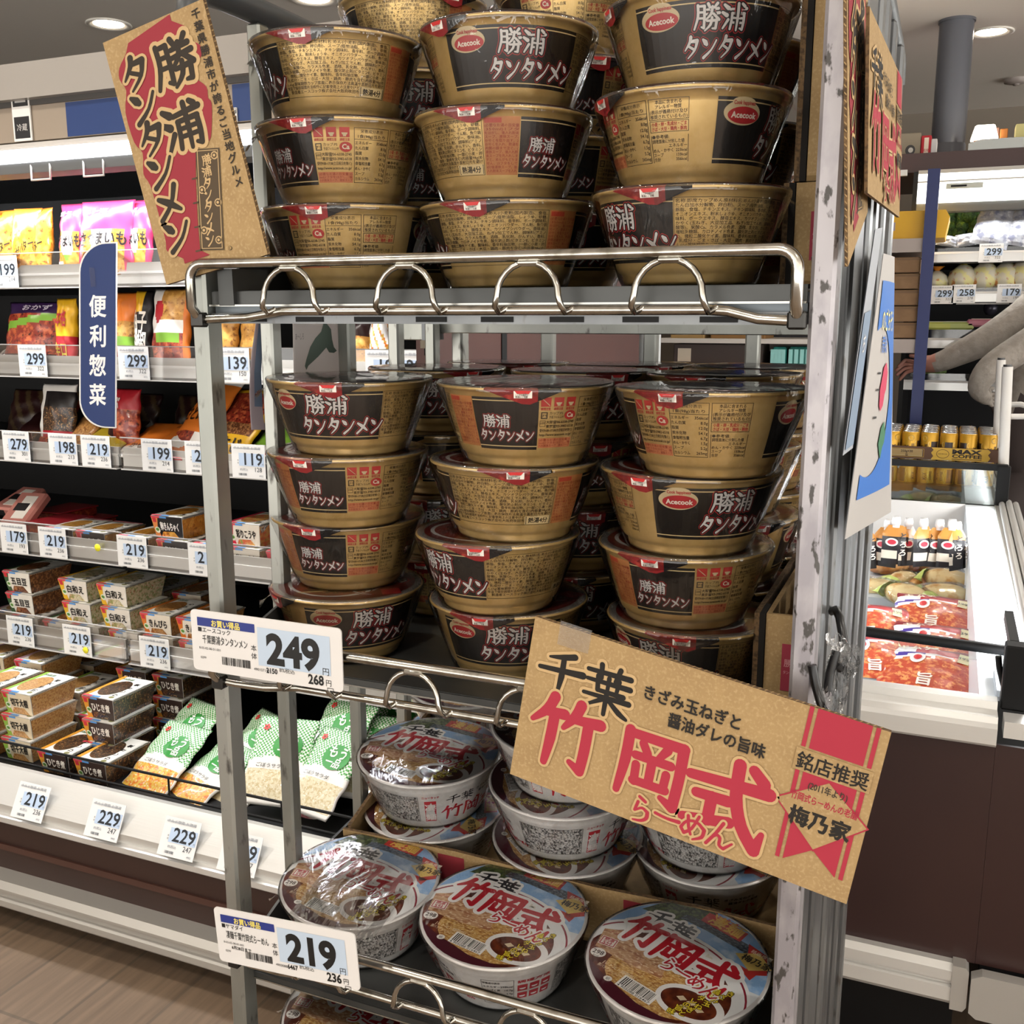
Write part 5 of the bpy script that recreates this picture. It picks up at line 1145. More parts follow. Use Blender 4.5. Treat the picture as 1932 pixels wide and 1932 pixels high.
def weld(o):
    import bmesh
    bm = bmesh.new(); bm.from_mesh(o.data); bmesh.ops.remove_doubles(bm, verts=bm.verts, dist=1e-5); bm.to_mesh(o.data); bm.free(); return o
KIM = mat('kimchi', '#bf4a2e', .3, noise=[(70, '#e89a5c', .48, .62, 5), (130, '#a82c20', .55, .7)], coat=.6)
def kim_col(u, v):
    if v > .86: return ink('#7c1826', .3)
    if v > .72 and u < .3: return ink('#e8e6ea', .3)
    if v > .74: return ink('#b3222f', .3)
    if .60 < v-.25*u < .68: return ink('#4a3a9a', .3)
    if v-.25*u > .52: return ink('#eee9ea', .3)
    return KIM
def kim_art():
    a = Art(.3); a.ell(.36, .56, .085, .12, '#f2eeee', 2, 24); a.ell(.36, .56, .045, .065, '#c9343a', 3, 20); a.rect(.78, .62, .9, .86, '#e9dfb2', 2); a.text('399', .84, .70, .09, '#444', 3, 'c'); a.text('キムチ', .1, .8, .12, '#f4e9d2', 2, 'l', .03, .4); a.text('旨', .42, .1, .2, '#f0e8dc', 2, 'l', .03); return a
BUN = mat('bread_crust', '#c07a38', .45, noise=(24, '#e3b070', .45, .65)); BUNP = mat('bread_pale', '#e6cf98', .5, noise=(26, '#c8924a', .46, .62))
BAGF = film_mat('bread_bag', .06, .6, .06, (40, .7))
def bread(p, rz, w, d, t, m, label, band=None, tilt=0):
    e = empty('bread', p, (R(tilt), 0, rz), label=label, cat='bread', group='bread rolls in the freezer island')
    mb = MB(); mb.grid(lambda u, v: (w*.5*math.cos(2*math.pi*u)*math.sin(math.pi*v)**.7, d*.5*math.sin(2*math.pi*u)*math.sin(math.pi*v)**.7, t*.5-t*.5*math.cos(math.pi*v)), 24, 12, m); mb.build('loaf', e)
    mb, fn = pillow(w*1.25, d*1.25, t*1.12, lambda u, v: BAGF if not band or .12 < u < .88 else band, 16, 12, int(p.x*1e4) % 97); b = mb.build('bag', e)
    return e
gp = lambda u, v, z: on_z(u, v, z)
KB = [(1640, 1190, .60, .08, 'left at the back, price sticker at its edge'), (1760, 1172, .61, -.05, 'behind the black rail, white label'), (1648, 1252, .58, .1, 'front left, lying flat'), (1762, 1232, .60, -.04, 'in the second row, dark lower edge'), (1752, 1280, .58, -.12, 'front right, nearest the freezer rim')]
for i, (u, v, z, rz, w) in enumerate(KB):
    p = gp(u, v, z); mb, fn = pillow(.21, .235, .045, kim_col, 26, 22, i); mb.art(kim_art(), fn, .0012, .0005)
    e = empty('kimchi_bag', (p.x, p.y, z), (R(10), 0, rz), label='red kimchi bag, %s, in the freezer' % w, cat='kimchi bag', group='kimchi bags in the freezer island'); mb.build('bag', e)
BR_ = [(1650, 1130, .54, .2, .19, .11, .07, BUNP, 'pale roll at the left front of the bread'), (1702, 1110, .54, .9, .16, .09, .06, BUNP, 'pale roll in green edged bag, behind two others'), (1708, 1142, .56, -.5, .19, .10, .07, BUNP, 'pale roll slanting, green edged bag, in the middle'), (1786, 1112, .56, -.2, .20, .11, .07, BUNP, 'pale roll in green edged bag at the right rear'), (1780, 1142, .56, .15, .20, .11, .07, BUNP, 'pale roll in green edged bag at the right front'),
       (1736, 1122, .53, .6, .12, .09, .06, BUN, 'brown roll between the pale rolls'), (1672, 1082, .57, .3, .20, .13, .07, BUN, 'brown rolls at the left with purple bag top'), (1752, 1080, .57, -.1, .15, .10, .07, BUN, 'brown rolls in the middle behind the pale ones'), (1790, 1072, .58, .2, .15, .10, .07, BUN, 'brown rolls at the right with blue bag top'), (1718, 1078, .57, 1.2, .10, .09, .07, mat('spiral_roll', '#cf8f6a', .5, noise=(14, '#d8493c', .5, .6)), 'roll with a red jam spiral')]
for u, v, z, rz, w, d, t, m, lb in BR_:
    bread(gp(u, v, z+.015), rz, w*.74, d*.8, t*.95, m, lb, ink('#aab866', .3) if m is BUNP else None)
for u, v, z, c, lb in ((1678, 1052, .62, '#3b2a9a', 'purple twisted bag top over the left brown rolls'), (1764, 1058, .62, '#8fa6cf', 'blue and white bread bag top beside the pouches')):
    p = gp(u, v, z); mb, fn = pillow(.12, .09, .05, lambda a, b, c=c: ink(c, .3) if (a*5+b*3) % 1 > .35 else ink('#e6e6ee', .3), 14, 10, u, .2); mb.build('bread_bag', loc=(p.x, p.y, z), rz=.5, label=lb, cat='bread bag')
PO, PD = ink('#c98a3e', .35), ink('#1d1a1e', .35)
def pouch_mesh():
    mb = MB(); w, h, t = .078, .125, .03
    def col(u, v): return PO if v > .74 else (ink('#d8cfc0', .35) if .12 < v < .34 and u < .62 else PD)
    for s in (-1, 1):
        for j in range(14):
            for i in range(10):
                P = [(u, v) for u, v in ((i/10, j/14), ((i+1)/10, j/14), ((i+1)/10, (j+1)/14), (i/10, (j+1)/14))]
                V = [((u-.5)*w*(1-.45*max(0, v-.8)/.2), s*t*.5*max(0, math.sin(math.pi*u))**.6*(1-v**3)*(.35+.65*min(1, 2*v)), v*h) for u, v in P]
                mb.add(V, [(0, 1, 2, 3) if s < 0 else (3, 2, 1, 0)], col((i+.5)/10, (j+.5)/14) if s < 0 else PO, True)
    a = Art(.35); a.ell(-.010, .072, .019, .013, '#e6dfd6', 1, 20); a.ell(-.010, .072, .013, .008, '#c02c40', 2, 20)
    for i, ch in enumerate('とろろ'): a.text(ch, .024, .084-i*.026, .024, '#0d0c0e' if i < 1 else '#e8e2d8', 3, 'c', .03)
    mb.art(a, lambda x, y, d: (x, -.0156+abs(x)*.15-d, y), .0006, .0002)
    return mb.mesh('pouch'), None
ME_PO, _ = pouch_mesh()
mb = MB(); mb.lathe([(.011, 0), (.011, .01), (.0135, .01), (.0135, .022), (.012, .030), (.011, .0345), (0, .0345)], mat('cap_white', '#e4e4e4', .35), 16); ME_CAP = mb.mesh('cap')
for i, (u, v, rz) in enumerate(((1636, 985, .3), (1672, 980, -.2), (1692, 975, .05), (1716, 978, .9), (1747, 978, .8), (1772, 980, .4), (1798, 980, .1), (1814, 984, .9))):
    zt = .62+.16; p = on_y(u, v+2, 3.38+.02*(i % 2)); z0 = p.z-.150
    e = empty('drink_pouch', (p.x, p.y, z0), (R(-4), R((-3, 2, 0, 4, 1, 3, 0, -2)[i]), rz), label='black and orange spouted pouch, %s from the left in the freezer' % ('first', 'second', 'third', 'fourth', 'fifth', 'sixth', 'seventh', 'eighth')[i], cat='drink pouch', group='spouted pouches in the freezer')
    for nm, me, dz in (('pouch', ME_PO, 0), ('cap', ME_CAP, .118)):
        o = bpy.data.objects.new(nm, me); COL.objects.link(o); o.parent = e; o.location = (0, 0, dz)
mb = MB(); mb.box(-.6, 3.3, .365, .095, 3.9, .585, mat('freezer_basket', '#a9adb0', .5)); mb.box(-.6, 2.05, .365, .095, 3.28, .52, mat('freezer_basket', '#a9adb0', .5)); mb.build('raised_base', label='pale raised base inside the freezer under the goods', cat='freezer base')
# ---------------------------------------------------------------- coffee cans behind the freezer
CY, CAN_R = 4.36, .0335
cz = on_y(1780, 873, CY).z-.085
mb = MB(); x0 = on_y(1560, 870, CY).x; x1 = on_y(1884, 870, CY).x
mb.box(x0, CY-.05, .12, x1, CY+.45, cz-.001, mat('trolley_black', '#141416', .5)); t = mb.build('flat_trolley', label='dark low trolley carrying the coffee cases behind the freezer', cat='trolley')
YEL = mat('can_yellow', '#c9992f', .3, .4); CANT = mat('can_top', '#d0d2d4', .25, .9)
ca_ = Art(.35)
for k in range(2):
    x = k*105; ca_.ell(x+22, 78, 12, 12, '#9d7a2a', 1, 16); ca_.ell(x+22, 78, 10.5, 10.5, '#c9a040', 2, 16); ca_.rect(x+48, 10, x+78, 66, '#2a1a14', 1, 8)
    for q in (40, 83): ca_.line([(x+q+3*math.sin(j*1.3), 6+j*6) for j in range(11)], 2.4, '#e0c070', 2)
    ca_.text('MAX', x+14, 20, 22, '#2a1a14', 2, 'l', .03, 30, rot=R(90)); ca_.text('COFFEE', x+34, 20, 14, '#2a1a14', 2, 'l', .03, 36, rot=R(90))
CP = [(.0, 0), (.026, 0), (.0325, .006), (CAN_R, .010), (CAN_R, .094), (.0300, .101)]
mb = MB(); mb.lathe(CP, YEL, 28); mb.art(ca_, side_map(CP, CAN_R), .0003, .0001); ME_CAN = mb.mesh('can_body')
mb = MB(); mb.lathe([(.0300, 0), (.0305, .002), (.0285, .0022), (.0275, -.001), (0, -.001)], CANT, 28); mb.box(-.006, -.012, -.0005, .006, .008, .001, CANT); ME_CANT = mb.mesh('can_top')
cols = 6; pitch = .071; cx1 = on_y(1868, 800, CY).x
def can(p, rz, label, group):
    e = empty('drink_can', p, (0, 0, rz), label=label, cat='drink can', group=group)
    for nm, me, dz in (('can_body', ME_CAN, 0), ('can_top', ME_CANT, .101)):
        o = bpy.data.objects.new(nm, me); COL.objects.link(o); o.parent = e; o.location = (0, 0, dz)
cn = ['rightmost', 'second from the right', 'third from the right', 'fourth from the right', 'fifth from the right', 'sixth from the right']
rn_ = ['front row', 'second row', 'third row', 'fourth row', 'fifth row']
up = on_y(1780, 868, CY).z+.0
for r in range(5):
    for c in range(cols):
        can((cx1-c*pitch, CY+.034+r*.0685, up+.005), R((37*c+90*r) % 360), 'yellow coffee can, %s in the %s of the upper case' % (cn[c], rn_[r]), 'coffee cans in the upper case')
for c in range(cols):
    can((cx1-c*pitch-.004, CY+.034, up-.104), R(53*c), 'yellow coffee can, %s in the lower case under the brown carton' % cn[c], 'coffee cans in the lower case')
mb = MB(); w = cols*pitch+.004; X0 = cx1+.037-w; h = .048*1.0; BRC = mat('carton_brown', '#5d4030', .7)
t = empty('can_case', (X0, CY-.002, up), label='brown cardboard tray printed MAX COFFEE holding the upper cans', cat='carton')
a = Art(.6); s_ = .001
mbx = MB(); hh = .050; mbx.box(0, -.003, 0, w, 0, hh, BRC); mbx.box(0, 0, 0, w, .35, .003, BRC); mbx.box(-.003, 0, 0, 0, .35, hh, BRC); mbx.box(w, 0, 0, w+.003, .35, hh, BRC)
wm = w*1000; hm = hh*1000
a.frame(wm*.08, 8, wm*.38, hm-8, 2, '#b08a3a', 1); a.frame(wm*.095, 12, wm*.365, hm-12, 1, '#d8c9a0', 2); a.rect(wm*.1, 13, wm*.36, hm-13, '#a68a5c', 1); a.text('250g×30', wm*.23, hm*.52, 13, '#3a281c', 3, 'c', .03); a.text('缶', wm*.23, hm*.24, 11, '#3a281c', 3, 'c', .03)
a.poly([(wm*.44, 1), (wm*.46, hm*.3), (wm*.44, hm*.55), (wm*.46, hm*.8), (wm*.44, hm-1), (wm*.92, hm-1), (wm*.94, hm*.8), (wm*.92, hm*.55), (wm*.94, hm*.3), (wm*.92, 1)], '#c9a03c', 1); a.ell(wm*.54, hm*.5, wm*.055, hm*.36, '#5a3c20', 2, 24); a.ell(wm*.54, hm*.5, wm*.05, hm*.32, '#c9a03c', 3, 24); a.text('GEORGIA', wm*.54, hm*.45, 7, '#5a3c20', 4, 'c', .01, wm*.08)
a.text('MAX', wm*.62, hm*.55, 24, '#231712', 2, 'l', .05, wm*.25); a.text('COFFEE', wm*.62, hm*.24, 18, '#231712', 2, 'l', .04, wm*.25); a.rect(wm*.62, hm*.1, wm*.87, hm*.16, '#5a3c20', 2)
mbx.art(a, plane_map((0, -.003, 0), (.001, 0, 0), (0, 0, .001), (0, -1, 0)), .0004, .0002); mbx.build('tray', t)
mb = MB(); t2 = empty('can_case', (X0, CY-.002, up-.11), label='lower case tray of coffee cans below the printed carton', cat='carton'); mb.box(0, 0, 0, w, .35, .004, BRC); mb.box(0, .078, .004, w, .35, .106, BRC); mb.build('tray', t2)
# white tube stand
t = empty('tube_stand', (.25, 4.25, .85), label='white tubular metal stand at the corner of the freezer partition', cat='stand')
WT = mat('white_tube', '#d5d2cd', .35); TC = mat('tube_cap', '#3b3b3c', .3)
def tpart(nm, pix, r, cap=True):
    mb = MB(); mb.M = Matrix.Translation((-.25, -4.25, -.85)); P = [on_y(*q) for q in pix]; mb.tube(P, r, WT, 14); mb.build(nm, t)
    if cap:
        mb = MB(); mb.M = Matrix.Translation((-.25, -4.25, -.85)); mb.cyl(P[0], P[0]+Vector((0, 0, .008)), r*.8, TC, n=14); mb.build('tube_cap', t)
tpart('upright_tube', [(1901, 692, 4.24), (1893, 878, 4.24)], .019); tpart('upright_tube', [(1889, 679, 4.45), (1880, 858, 4.45)], .017)
tpart('loop_arm', [(1904, 786, 4.26), (1932, 786, 4.26), (1950, 778, 4.3), (1952, 770, 4.4), (1925, 763, 4.43), (1892, 764, 4.45)], .011, False)
# ---------------------------------------------------------------- far cooler, shelving and goods
FY = 5.15
far = empty('far_cooler', (.5, FY+.4, 0), label='brightly lit wall cooler far right with shelves of bread and produce', cat='cooler')
def gmb(): mb = MB(); mb.M = Matrix.Translation((-.5, -FY-.4, 0)); return mb
lx = on_y(1728, 400, FY).x
def fz_(v): return on_y(1850, v, FY).z
mb = gmb(); mb.box(lx-.9, FY+.02, fz_(318), 3, FY+.9, fz_(281), mat('header_maroon', '#3b2422', .4)); mb.build('header', far)
mb = gmb(); mb.box(lx, FY+.05, 0, 3, FY+.06, .4, BROWN); mb.box(lx, FY+.8, 0, 3, FY+.82, fz_(318), mat('far_liner', '#0b0c12', .5)); mb.box(lx-.02, FY+.0, 0, lx, FY+.82, fz_(318), BLACK_IN); mb.build('liner', far)
LIT = mat('lit_fascia', '#f4f7f4', .4, emit=('#f6fbf6', 1.5))
mb = gmb(); mb.prism([(FY, fz_(340)), (FY-.005, fz_(380)), (FY+.05, fz_(380)), (FY+.05, fz_(340))], lx, 3, LIT, 'x'); mb.build('lit_fascia', far)
mb = gmb(); mb.box(lx, FY, fz_(337), 3, FY+.05, fz_(323), LIT); mb.build('lit_strip', far)
mb = gmb(); mb.box(lx, FY-.004, fz_(323), 3, FY+.05, fz_(316), mat('far_grey', '#b9b6b0', .4)); mb.box(lx, FY-.003, fz_(340), 3, FY+.05, fz_(337), ALU_DULL); mb.box(lx, FY+.002, fz_(396), 3, FY+.1, fz_(380), mat('valance_grey', '#6e6f6d', .35, .3)); mb.build('canopy_edge', far)
mb = gmb(); q0 = on_y(1785, 352, FY); q1 = on_y(1855, 346, FY); mb.box(q0.x, FY-.008, q0.z-.012, q1.x, FY-.005, q0.z+.012, mat('gauge_grey', '#b9c0bd', .4)); mb.box(q0.x+.02, FY-.0095, q0.z-.004, q0.x+.085, FY-.008, q0.z+.004, BLACK); mb.build('gauge_panel', far)
area_light('far_canopy_led', (1.2, FY-.02, fz_(398)-.01), (R(-25), 0, 0), 3.4, .06, 11, (1, 1, .97))
FS = [(466, 491), (543, 567), (622, 655), (706, 736)]
for a, b in FS:
    z1, z0 = fz_(a), fz_(b); mb = gmb(); mb.box(lx, FY+.02, z0-.01, 3, FY+.75, z0+.01, mat('shelf_dark', '#17171a', .4, .3)); sh = mb.build('shelf', far)
    mb = gmb(); mb.box(lx, FY+.0, z0-.006, 3, FY+.02, z0+.03, ALU); mb.box(lx, FY-.004, z0-.006, 3, FY-.001, z1, CLEAR); mb.box(lx, FY-.005, z0+.03, 3, FY, z0+.04, mat('rail_white', '#dcdad6', .35)); mb.build('price_rail', sh)
mb = gmb(); mb.box(lx+.2, FY+.05, fz_(574), lx+.42, FY+.08, fz_(570), ALU_DULL); mb.build('rail_light', far)
for u, v, p, tx, lb in ((1848, 466, '299', '322', 'on the far cooler top shelf'), (1756, 545, '299', '322', 'beside the blue post on the far cooler'), (1797, 543, '258', '278', 'in the middle of the far cooler second shelf'), (1882, 542, '179', '193', 'at the right of the far cooler second shelf')):
    c = on_y(u, v, FY-.006); price_card(p, tx, c.x, FY-.006, c.z-.068, 'small white price card reading %s %s' % (p, lb), 0, 'price cards on the far cooler')
def loaf_bag(u, vb, w, h, c, lb, tie='#e0c52e', y=FY+.12, cat='bread bag'):
    p = on_y(u, vb, y); e = empty('bread_bag' if cat == 'bread bag' else 'produce_bag', p, label=lb, cat=cat, group='bread bags on the far cooler' if cat == 'bread bag' else 'produce bags on the far cooler')
    mb = MB(); rnd = random.Random(u)
    mb.lathe([(.3*w, 0), (.5*w, h*.05), (.54*w, h*.35), (.48*w, h*.6), (.2*w, h*.78), (.07*w, h*.82)], c, 22, wob=lambda t, z: .03*w*math.sin(5*t+z*60)); mb.build('bag', e)
    mb = MB(); mb.lathe([(.06*w, h*.81), (.09*w, h*.84), (.3*w, h*1.0), (.34*w, h*.99)], mat('tie_'+tie.strip('#'), tie, .4), 16, wob=lambda t, z: .05*w*math.sin(7*t)); mb.build('tied_top', e)
BW = mat('bread_wrap', '#dcd8c4', .35, noise=[(22, '#e8e3a0', .52, .6), (34, '#c98a52', .6, .68)])
for u, v, w, h, lb, tie in ((1765, 548, .10, .11, 'orange tied bread bag beside the blue post', '#d98a2c'), (1815, 547, .12, .14, 'white bread bag, second from left on the far cooler', '#e0d02e'), (1856, 546, .12, .15, 'white bread bag with bright yellow tie on the far cooler', '#f0d820'), (1895, 547, .12, .15, 'white and yellow bread bag right of the yellow tie', '#e8b43a'), (1928, 548, .12, .17, 'white and orange bread bag at the right edge of the far cooler', '#e0952e')):
    loaf_bag(u, v, w, h, BW, lb, tie)
GREEN = mat('broccoli', '#3a5a22', .6, noise=[(60, '#1d3313', .45, .6), (30, '#7d9a2c', .58, .7)], bump=(120, 1, .01))
for u, v, s, lb in ((1796, 425, .09, 'leafy greens in the middle of the far cooler top shelf'), (1835, 415, .08, 'light green leaves right of the middle on the far cooler top shelf'), (1772, 430, .06, 'dark leafy greens beside the blue post')):
    p = on_y(u, v, FY+.2); mb = MB(); rnd = random.Random(u)
    for k in range(9):
        q = Vector((rnd.uniform(-1, 1)*s*.5, rnd.uniform(-.5, .5)*s*.5, rnd.uniform(-1, 1)*s*.75)); r = s*rnd.uniform(.28, .45)
        mb.grid(lambda a, b: (q.x+r*math.cos(6.283*a)*math.sin(3.1416*b), q.y+r*math.sin(6.283*a)*math.sin(3.1416*b), q.z-r*math.cos(3.1416*b)), 12, 8, GREEN)
    mb.build('leafy_greens', loc=p, label=lb, cat='vegetables')
SILB = mat('silver_bag', '#8d9098', .3, .1, noise=[(30, '#6a6d80', .5, .62), (44, '#c0c0c8', .55, .7)], coat=.5)
for u, v, w, h, tl, lb in ((1785, 468, .09, .05, 10, 'small clear produce bag at the left of the far top shelf'), (1823, 468, .09, .06, -8, 'small clear produce bag left of the 299 card'), (1872, 468, .16, .19, 14, 'large silver produce bag leaning right of the 299 card'), (1930, 468, .14, .17, 10, 'silver produce bag at the right edge of the far top shelf')):
    p = on_y(u, v, FY+.08); mb, fn = pillow(w, h, .05, lambda a, b: SILB, 16, 12, u, .12)
    mb.build('produce_bag', loc=(p.x, p.y, p.z+h*.45), label=lb, cat='produce bag', group='produce bags on the far cooler').rotation_euler = (R(72), R(tl), 0)
for u, v, c, lb in ((1765, 622, '#c9cf6a', 'yellow-green packs on the third far shelf beside the blue post'), (1806, 622, '#bccb7c', 'pale green packs on the third far shelf'), (1855, 617, '#d58aa0', 'pink topped pack behind the sleeve'), (1755, 706, '#5c7a34', 'green pack on the lowest far shelf')):
    p = on_y(u, v, FY+.06); mb = MB(); mb.box(-.07, 0, 0, .07, .16, .035, ink(c), .008); mb.box(-.05, .01, .035, .05, .14, .038, ink('#e6e3d8'), .001); mb.build('food_pack', loc=p, label=lb, cat='food pack')
q = on_y(1869, 583, FY+.3); mb = MB(); mb.lathe([(.0, .0), (.02, .004), (.03, .02), (.032, .04), (.026, .056), (0, .064)], mat('fan_lens', '#5a5866', .25, .4), 20); mb.build('round_lens', loc=(q.x, q.y, q.z-.03), label='round dark lens hanging under the second far shelf', cat='lens')
# blue post shelving with boxes
BX = mat('blue_post', '#13235c', .4); SY = 4.72
bs = empty('storage_shelf', (-.25, SY+.2, 0), label='steel storage shelf with a blue front post left of the far cooler', cat='shelf')
def smb(): mb = MB(); mb.M = Matrix.Translation((.25, -SY-.2, 0)); return mb
b0 = on_y(1764, 330, SY); b1 = on_y(1730, 735, SY); bx = (b0.x+b1.x)/2
mb = smb(); mb.box(bx-.024, SY, 0, bx+.024, SY+.04, on_y(1764, 318, SY).z, BX); mb.build('post', bs)
sx0 = bx-.75
mb = smb(); mb.box(sx0-.04, SY, 0, sx0, SY+.04, 2.1, BX); mb.build('post', bs)
for va, vb in ((450, 476), (640, 666)):
    z1, z0 = on_y(1700, va, SY).z, on_y(1700, vb, SY).z
    mb = smb(); mb.box(sx0, SY+.01, z0, bx-.02, SY+.45, z1, mat('shelf_beam_grey', '#a59a94', .5)); mb.build('shelf_board', bs)
zt = on_y(1700, 449, SY).z; c = on_y(1712, 400, SY+.1)
t = empty('plastic_crate', (c.x, SY+.15, zt), label='bright yellow plastic crate on the upper board of the storage shelf', cat='crate')
mb = MB(); YC = mat('crate_yellow', '#d9a613', .45); w = .17; hh = on_y(1712, 396, SY).z-zt
mb.prism([(-w*.9, 0), (w*.92, 0), (w*1.0, hh*.75), (w*.9, hh), (-w*.95, hh)], -.1, .2, YC, 'y'); mb.build('tub', t)
mb = MB(); mb.box(-w*.45, -.104, hh*.3, -w*.25, -.1, hh*.6, mat('crate_sticker', '#9a8f9c', .5)); mb.build('sticker', t)
for k in range(5):
    va, vb = 477+k*29.5+6, 477+(k+1)*29.5+4; z0, z1 = on_y(1705, 638-(k)*31, SY).z, on_y(1705, 638-(k+1)*31+2, SY).z
    mb = MB(); x0 = on_y(1640, 560, SY).x; x1 = on_y(1735-k*.8, 560, SY).x
    mb.box(x0, SY+.02, z0, x1, SY+.4, z1, mat('shelf_carton', '#86694c', .85, noise=(20, '#7d6146', .4, .65)), .003); mb.box(x0+.1, SY+.0185, z1-.012, x0+.2, SY+.02, z1-.004, mat('carton_tape', '#6d5238', .6))
    mb.build('carton', label='brown carton, %s in the stack on the storage shelf' % ('lowest', 'second', 'third', 'fourth', 'topmost')[k], cat='carton', group='cartons on the storage shelf')
mb = MB(); x1 = on_y(1712, 320, SY+.1).x; mb.box(x1-.22, SY+.1, on_y(1712, 331, SY+.1).z, x1, SY+.12, on_y(1712, 320, SY+.1).z, mat('rail_white', '#dcdad6', .35)); mb.build('strip_light', label='white strip above the yellow crate', cat='strip light')
# items on top of the header and the duct
HT = fz_(281); PY = FY+.42
pt = on_z(1806, 38, CEIL); pr = .078
t = empty('round_duct', (pt.x, pt.y, HT), label='thick grey round duct rising from the far cooler header to the ceiling', cat='duct')
py = pt.y; DG = mat('duct_grey', '#5d5f66', .3, .35)
mb = MB(); mb.cyl((0, 0, .09), (0, 0, CEIL-HT), pr, DG, n=36, caps=False); mb.build('pipe', t)
mb = MB(); mb.lathe([(pr*1.0, .1), (pr*1.05, .095), (pr*1.05, .0)], DG, 36); mb.build('collar', t)
mb = MB(); mb.cyl((0, 0, CEIL-HT-.012), (0, 0, CEIL-HT), pr*1.08, DG, n=36); mb.build('ceiling_ring', t)
mb = MB(); x0 = on_y(1828, 262, FY+.1).x; mb.prism([(x0, HT), (x0, HT+.03), (x0+.05, HT+.045), (2.8, HT+.045), (2.8, HT)], FY+.03, FY+.09, mat('light_metal', '#a9adab', .25, .6), 'y'); mb.build('header_trim', label='pale metal trim along the top of the far cooler header right of the duct', cat='trim')
mb = MB(); g = on_y(1858, 249, FY+.25); mb.prism([(-.058, 0), (.058, 0), (.042, .055), (.035, .06), (-.035, .06), (-.043, .054)], -.04, .04, mat('lamp_glow', '#ffffff', .4, emit=('#fff3dc', 5)), 'y'); mb.build('lamp_shade', loc=(g.x, g.y, HT+.075), label='glowing white lamp shade shape on the boxes above the far cooler', cat='lamp')
def top_box(u0, u1, vt, c, lb, art=None, y=FY+.2):
    a0 = on_y(u0, 270, y); a1 = on_y(u1, 270, y); zt = on_y(u0, vt, y).z
    mb = MB(); w = a1.x-a0.x; h = max(.03, zt-HT); mb.box(0, 0, 0, w, .12, h, mat('box_'+c.strip('#'), c, .7), .003)
    if art: mb.art(art(w, h), plane_map((0, 0, 0), (1, 0, 0), (0, 0, 1), (0, -1, 0)), .0006, .0004)
    mb.build('product_box', loc=(a0.x, y, HT), label=lb, cat='box', group='boxes on top of the far cooler')
top_box(1690, 1737, 253, '#8f8471', 'grey-brown box with a dark oval left of the red one, above the far cooler', lambda w, h: Art().ell(w*.6, h*.35, w*.2, h*.2, '#2a2624', 1, 20).ell(w*.62, h*.35, w*.1, h*.1, '#c9c4bb', 2, 16))
top_box(1738, 1757, 256, '#b5202c', 'red and white box standing left of the duct', lambda w, h: Art().rect(w*.3, h*.1, w*.75, h*.9, '#e9d8c2', 1).text('国産', w*.5, h*.3, w*.35, '#b5202c', 2, 'c'))
top_box(1757, 1768, 262, '#d8d6d6', 'small white box between the red box and the duct')
top_box(1836, 1884, 243, '#6d4a3c', 'dark brown box under the glowing lamp shade', None, FY+.25)
top_box(1885, 1900, 243, '#a8662a', 'small orange box right of the lamp shade', None, FY+.25)
top_box(1914, 1940, 234, '#d8cf8e', 'pale yellow box at the right edge above the far cooler')
# ---------------------------------------------------------------- column and shelving seen through the rack
p = on_y(1224, 640, 3.3); mb = MB(); mb.cyl((p.x, 3.3, 0), (p.x, 3.3, CEIL), .04, mat('column_white', '#b9bcbc', .4), n=28, caps=False); mb.build('white_pipe', label='white vertical pipe seen through the rack behind the bowls', cat='pipe')
gs = empty('gondola_shelf', (-1.0, 4.6, 0), label='shelving with brown boards and a white light strip seen through the rack bars', cat='shelf')
def hmb(): mb = MB(); mb.M = Matrix.Translation((1.0, -4.6, 0)); return mb
gx0, gx1 = on_y(1240, 640, 4.5).x, on_y(1625, 640, 4.5).x
def gz(v): return on_y(1500, v, 4.5).z
mb = hmb(); mb.box(gx0, 4.95, 0, gx1, 5.0, gz(318), mat('gondola_back', '#2a2c33', .5)); mb.build('back', gs)
mb = hmb(); mb.box(gx0, 4.5, gz(330), gx1, 4.95, gz(322), mat('lit_edge', '#efeae6', .4, emit=('#fff4ea', 1.6))); mb.build('light_strip', gs)
mb = hmb(); mb.box(gx0, 4.52, gz(345), gx1, 4.95, gz(330), mat('gondola_orange', '#8a4a22', .5)); mb.box(gx0, 4.5, gz(352), gx1, 4.95, gz(345), mat('rail_white', '#dcdad6', .35)); mb.build('fascia', gs)
for v, c in ((640, '#c9c2ba'), (692, '#9a4a40'), (740, '#7a3a30')):
    mb = hmb(); mb.box(gx0, 4.5, gz(v+9), gx1, 4.95, gz(v), mat('gondola_'+c.strip('#'), c, .5)); mb.build('shelf_board', gs)
TEAL = mat('teal_plastic', '#1d6a62', .35, noise=(20, '#2f8f86', .5, .65))
for i, (u0, u1, vt, vb, lb) in enumerate(((1455, 1484, 655, 690, 'teal crate left of two on the shelving behind the right post'), (1487, 1532, 655, 690, 'teal crate right of two on the shelving behind the right post'), (1476, 1530, 375, 420, 'teal bottle pack high on the shelving beside the right post'))):
    a0, a1 = on_y(u0, vb, 4.52), on_y(u1, vt, 4.52); mb = MB()
    mb.box(a0.x, 4.52, a0.z, a1.x, 4.75, a1.z, TEAL, .008); n = 4
    for k in range(n): x = a0.x+(a1.x-a0.x)*(k+.5)/n; mb.box(x-.012, 4.517, a0.z+.01, x+.004, 4.52, a1.z-.01, ink('#8fc9c4'))
    mb.build('teal_crate', label=lb, cat='crate')
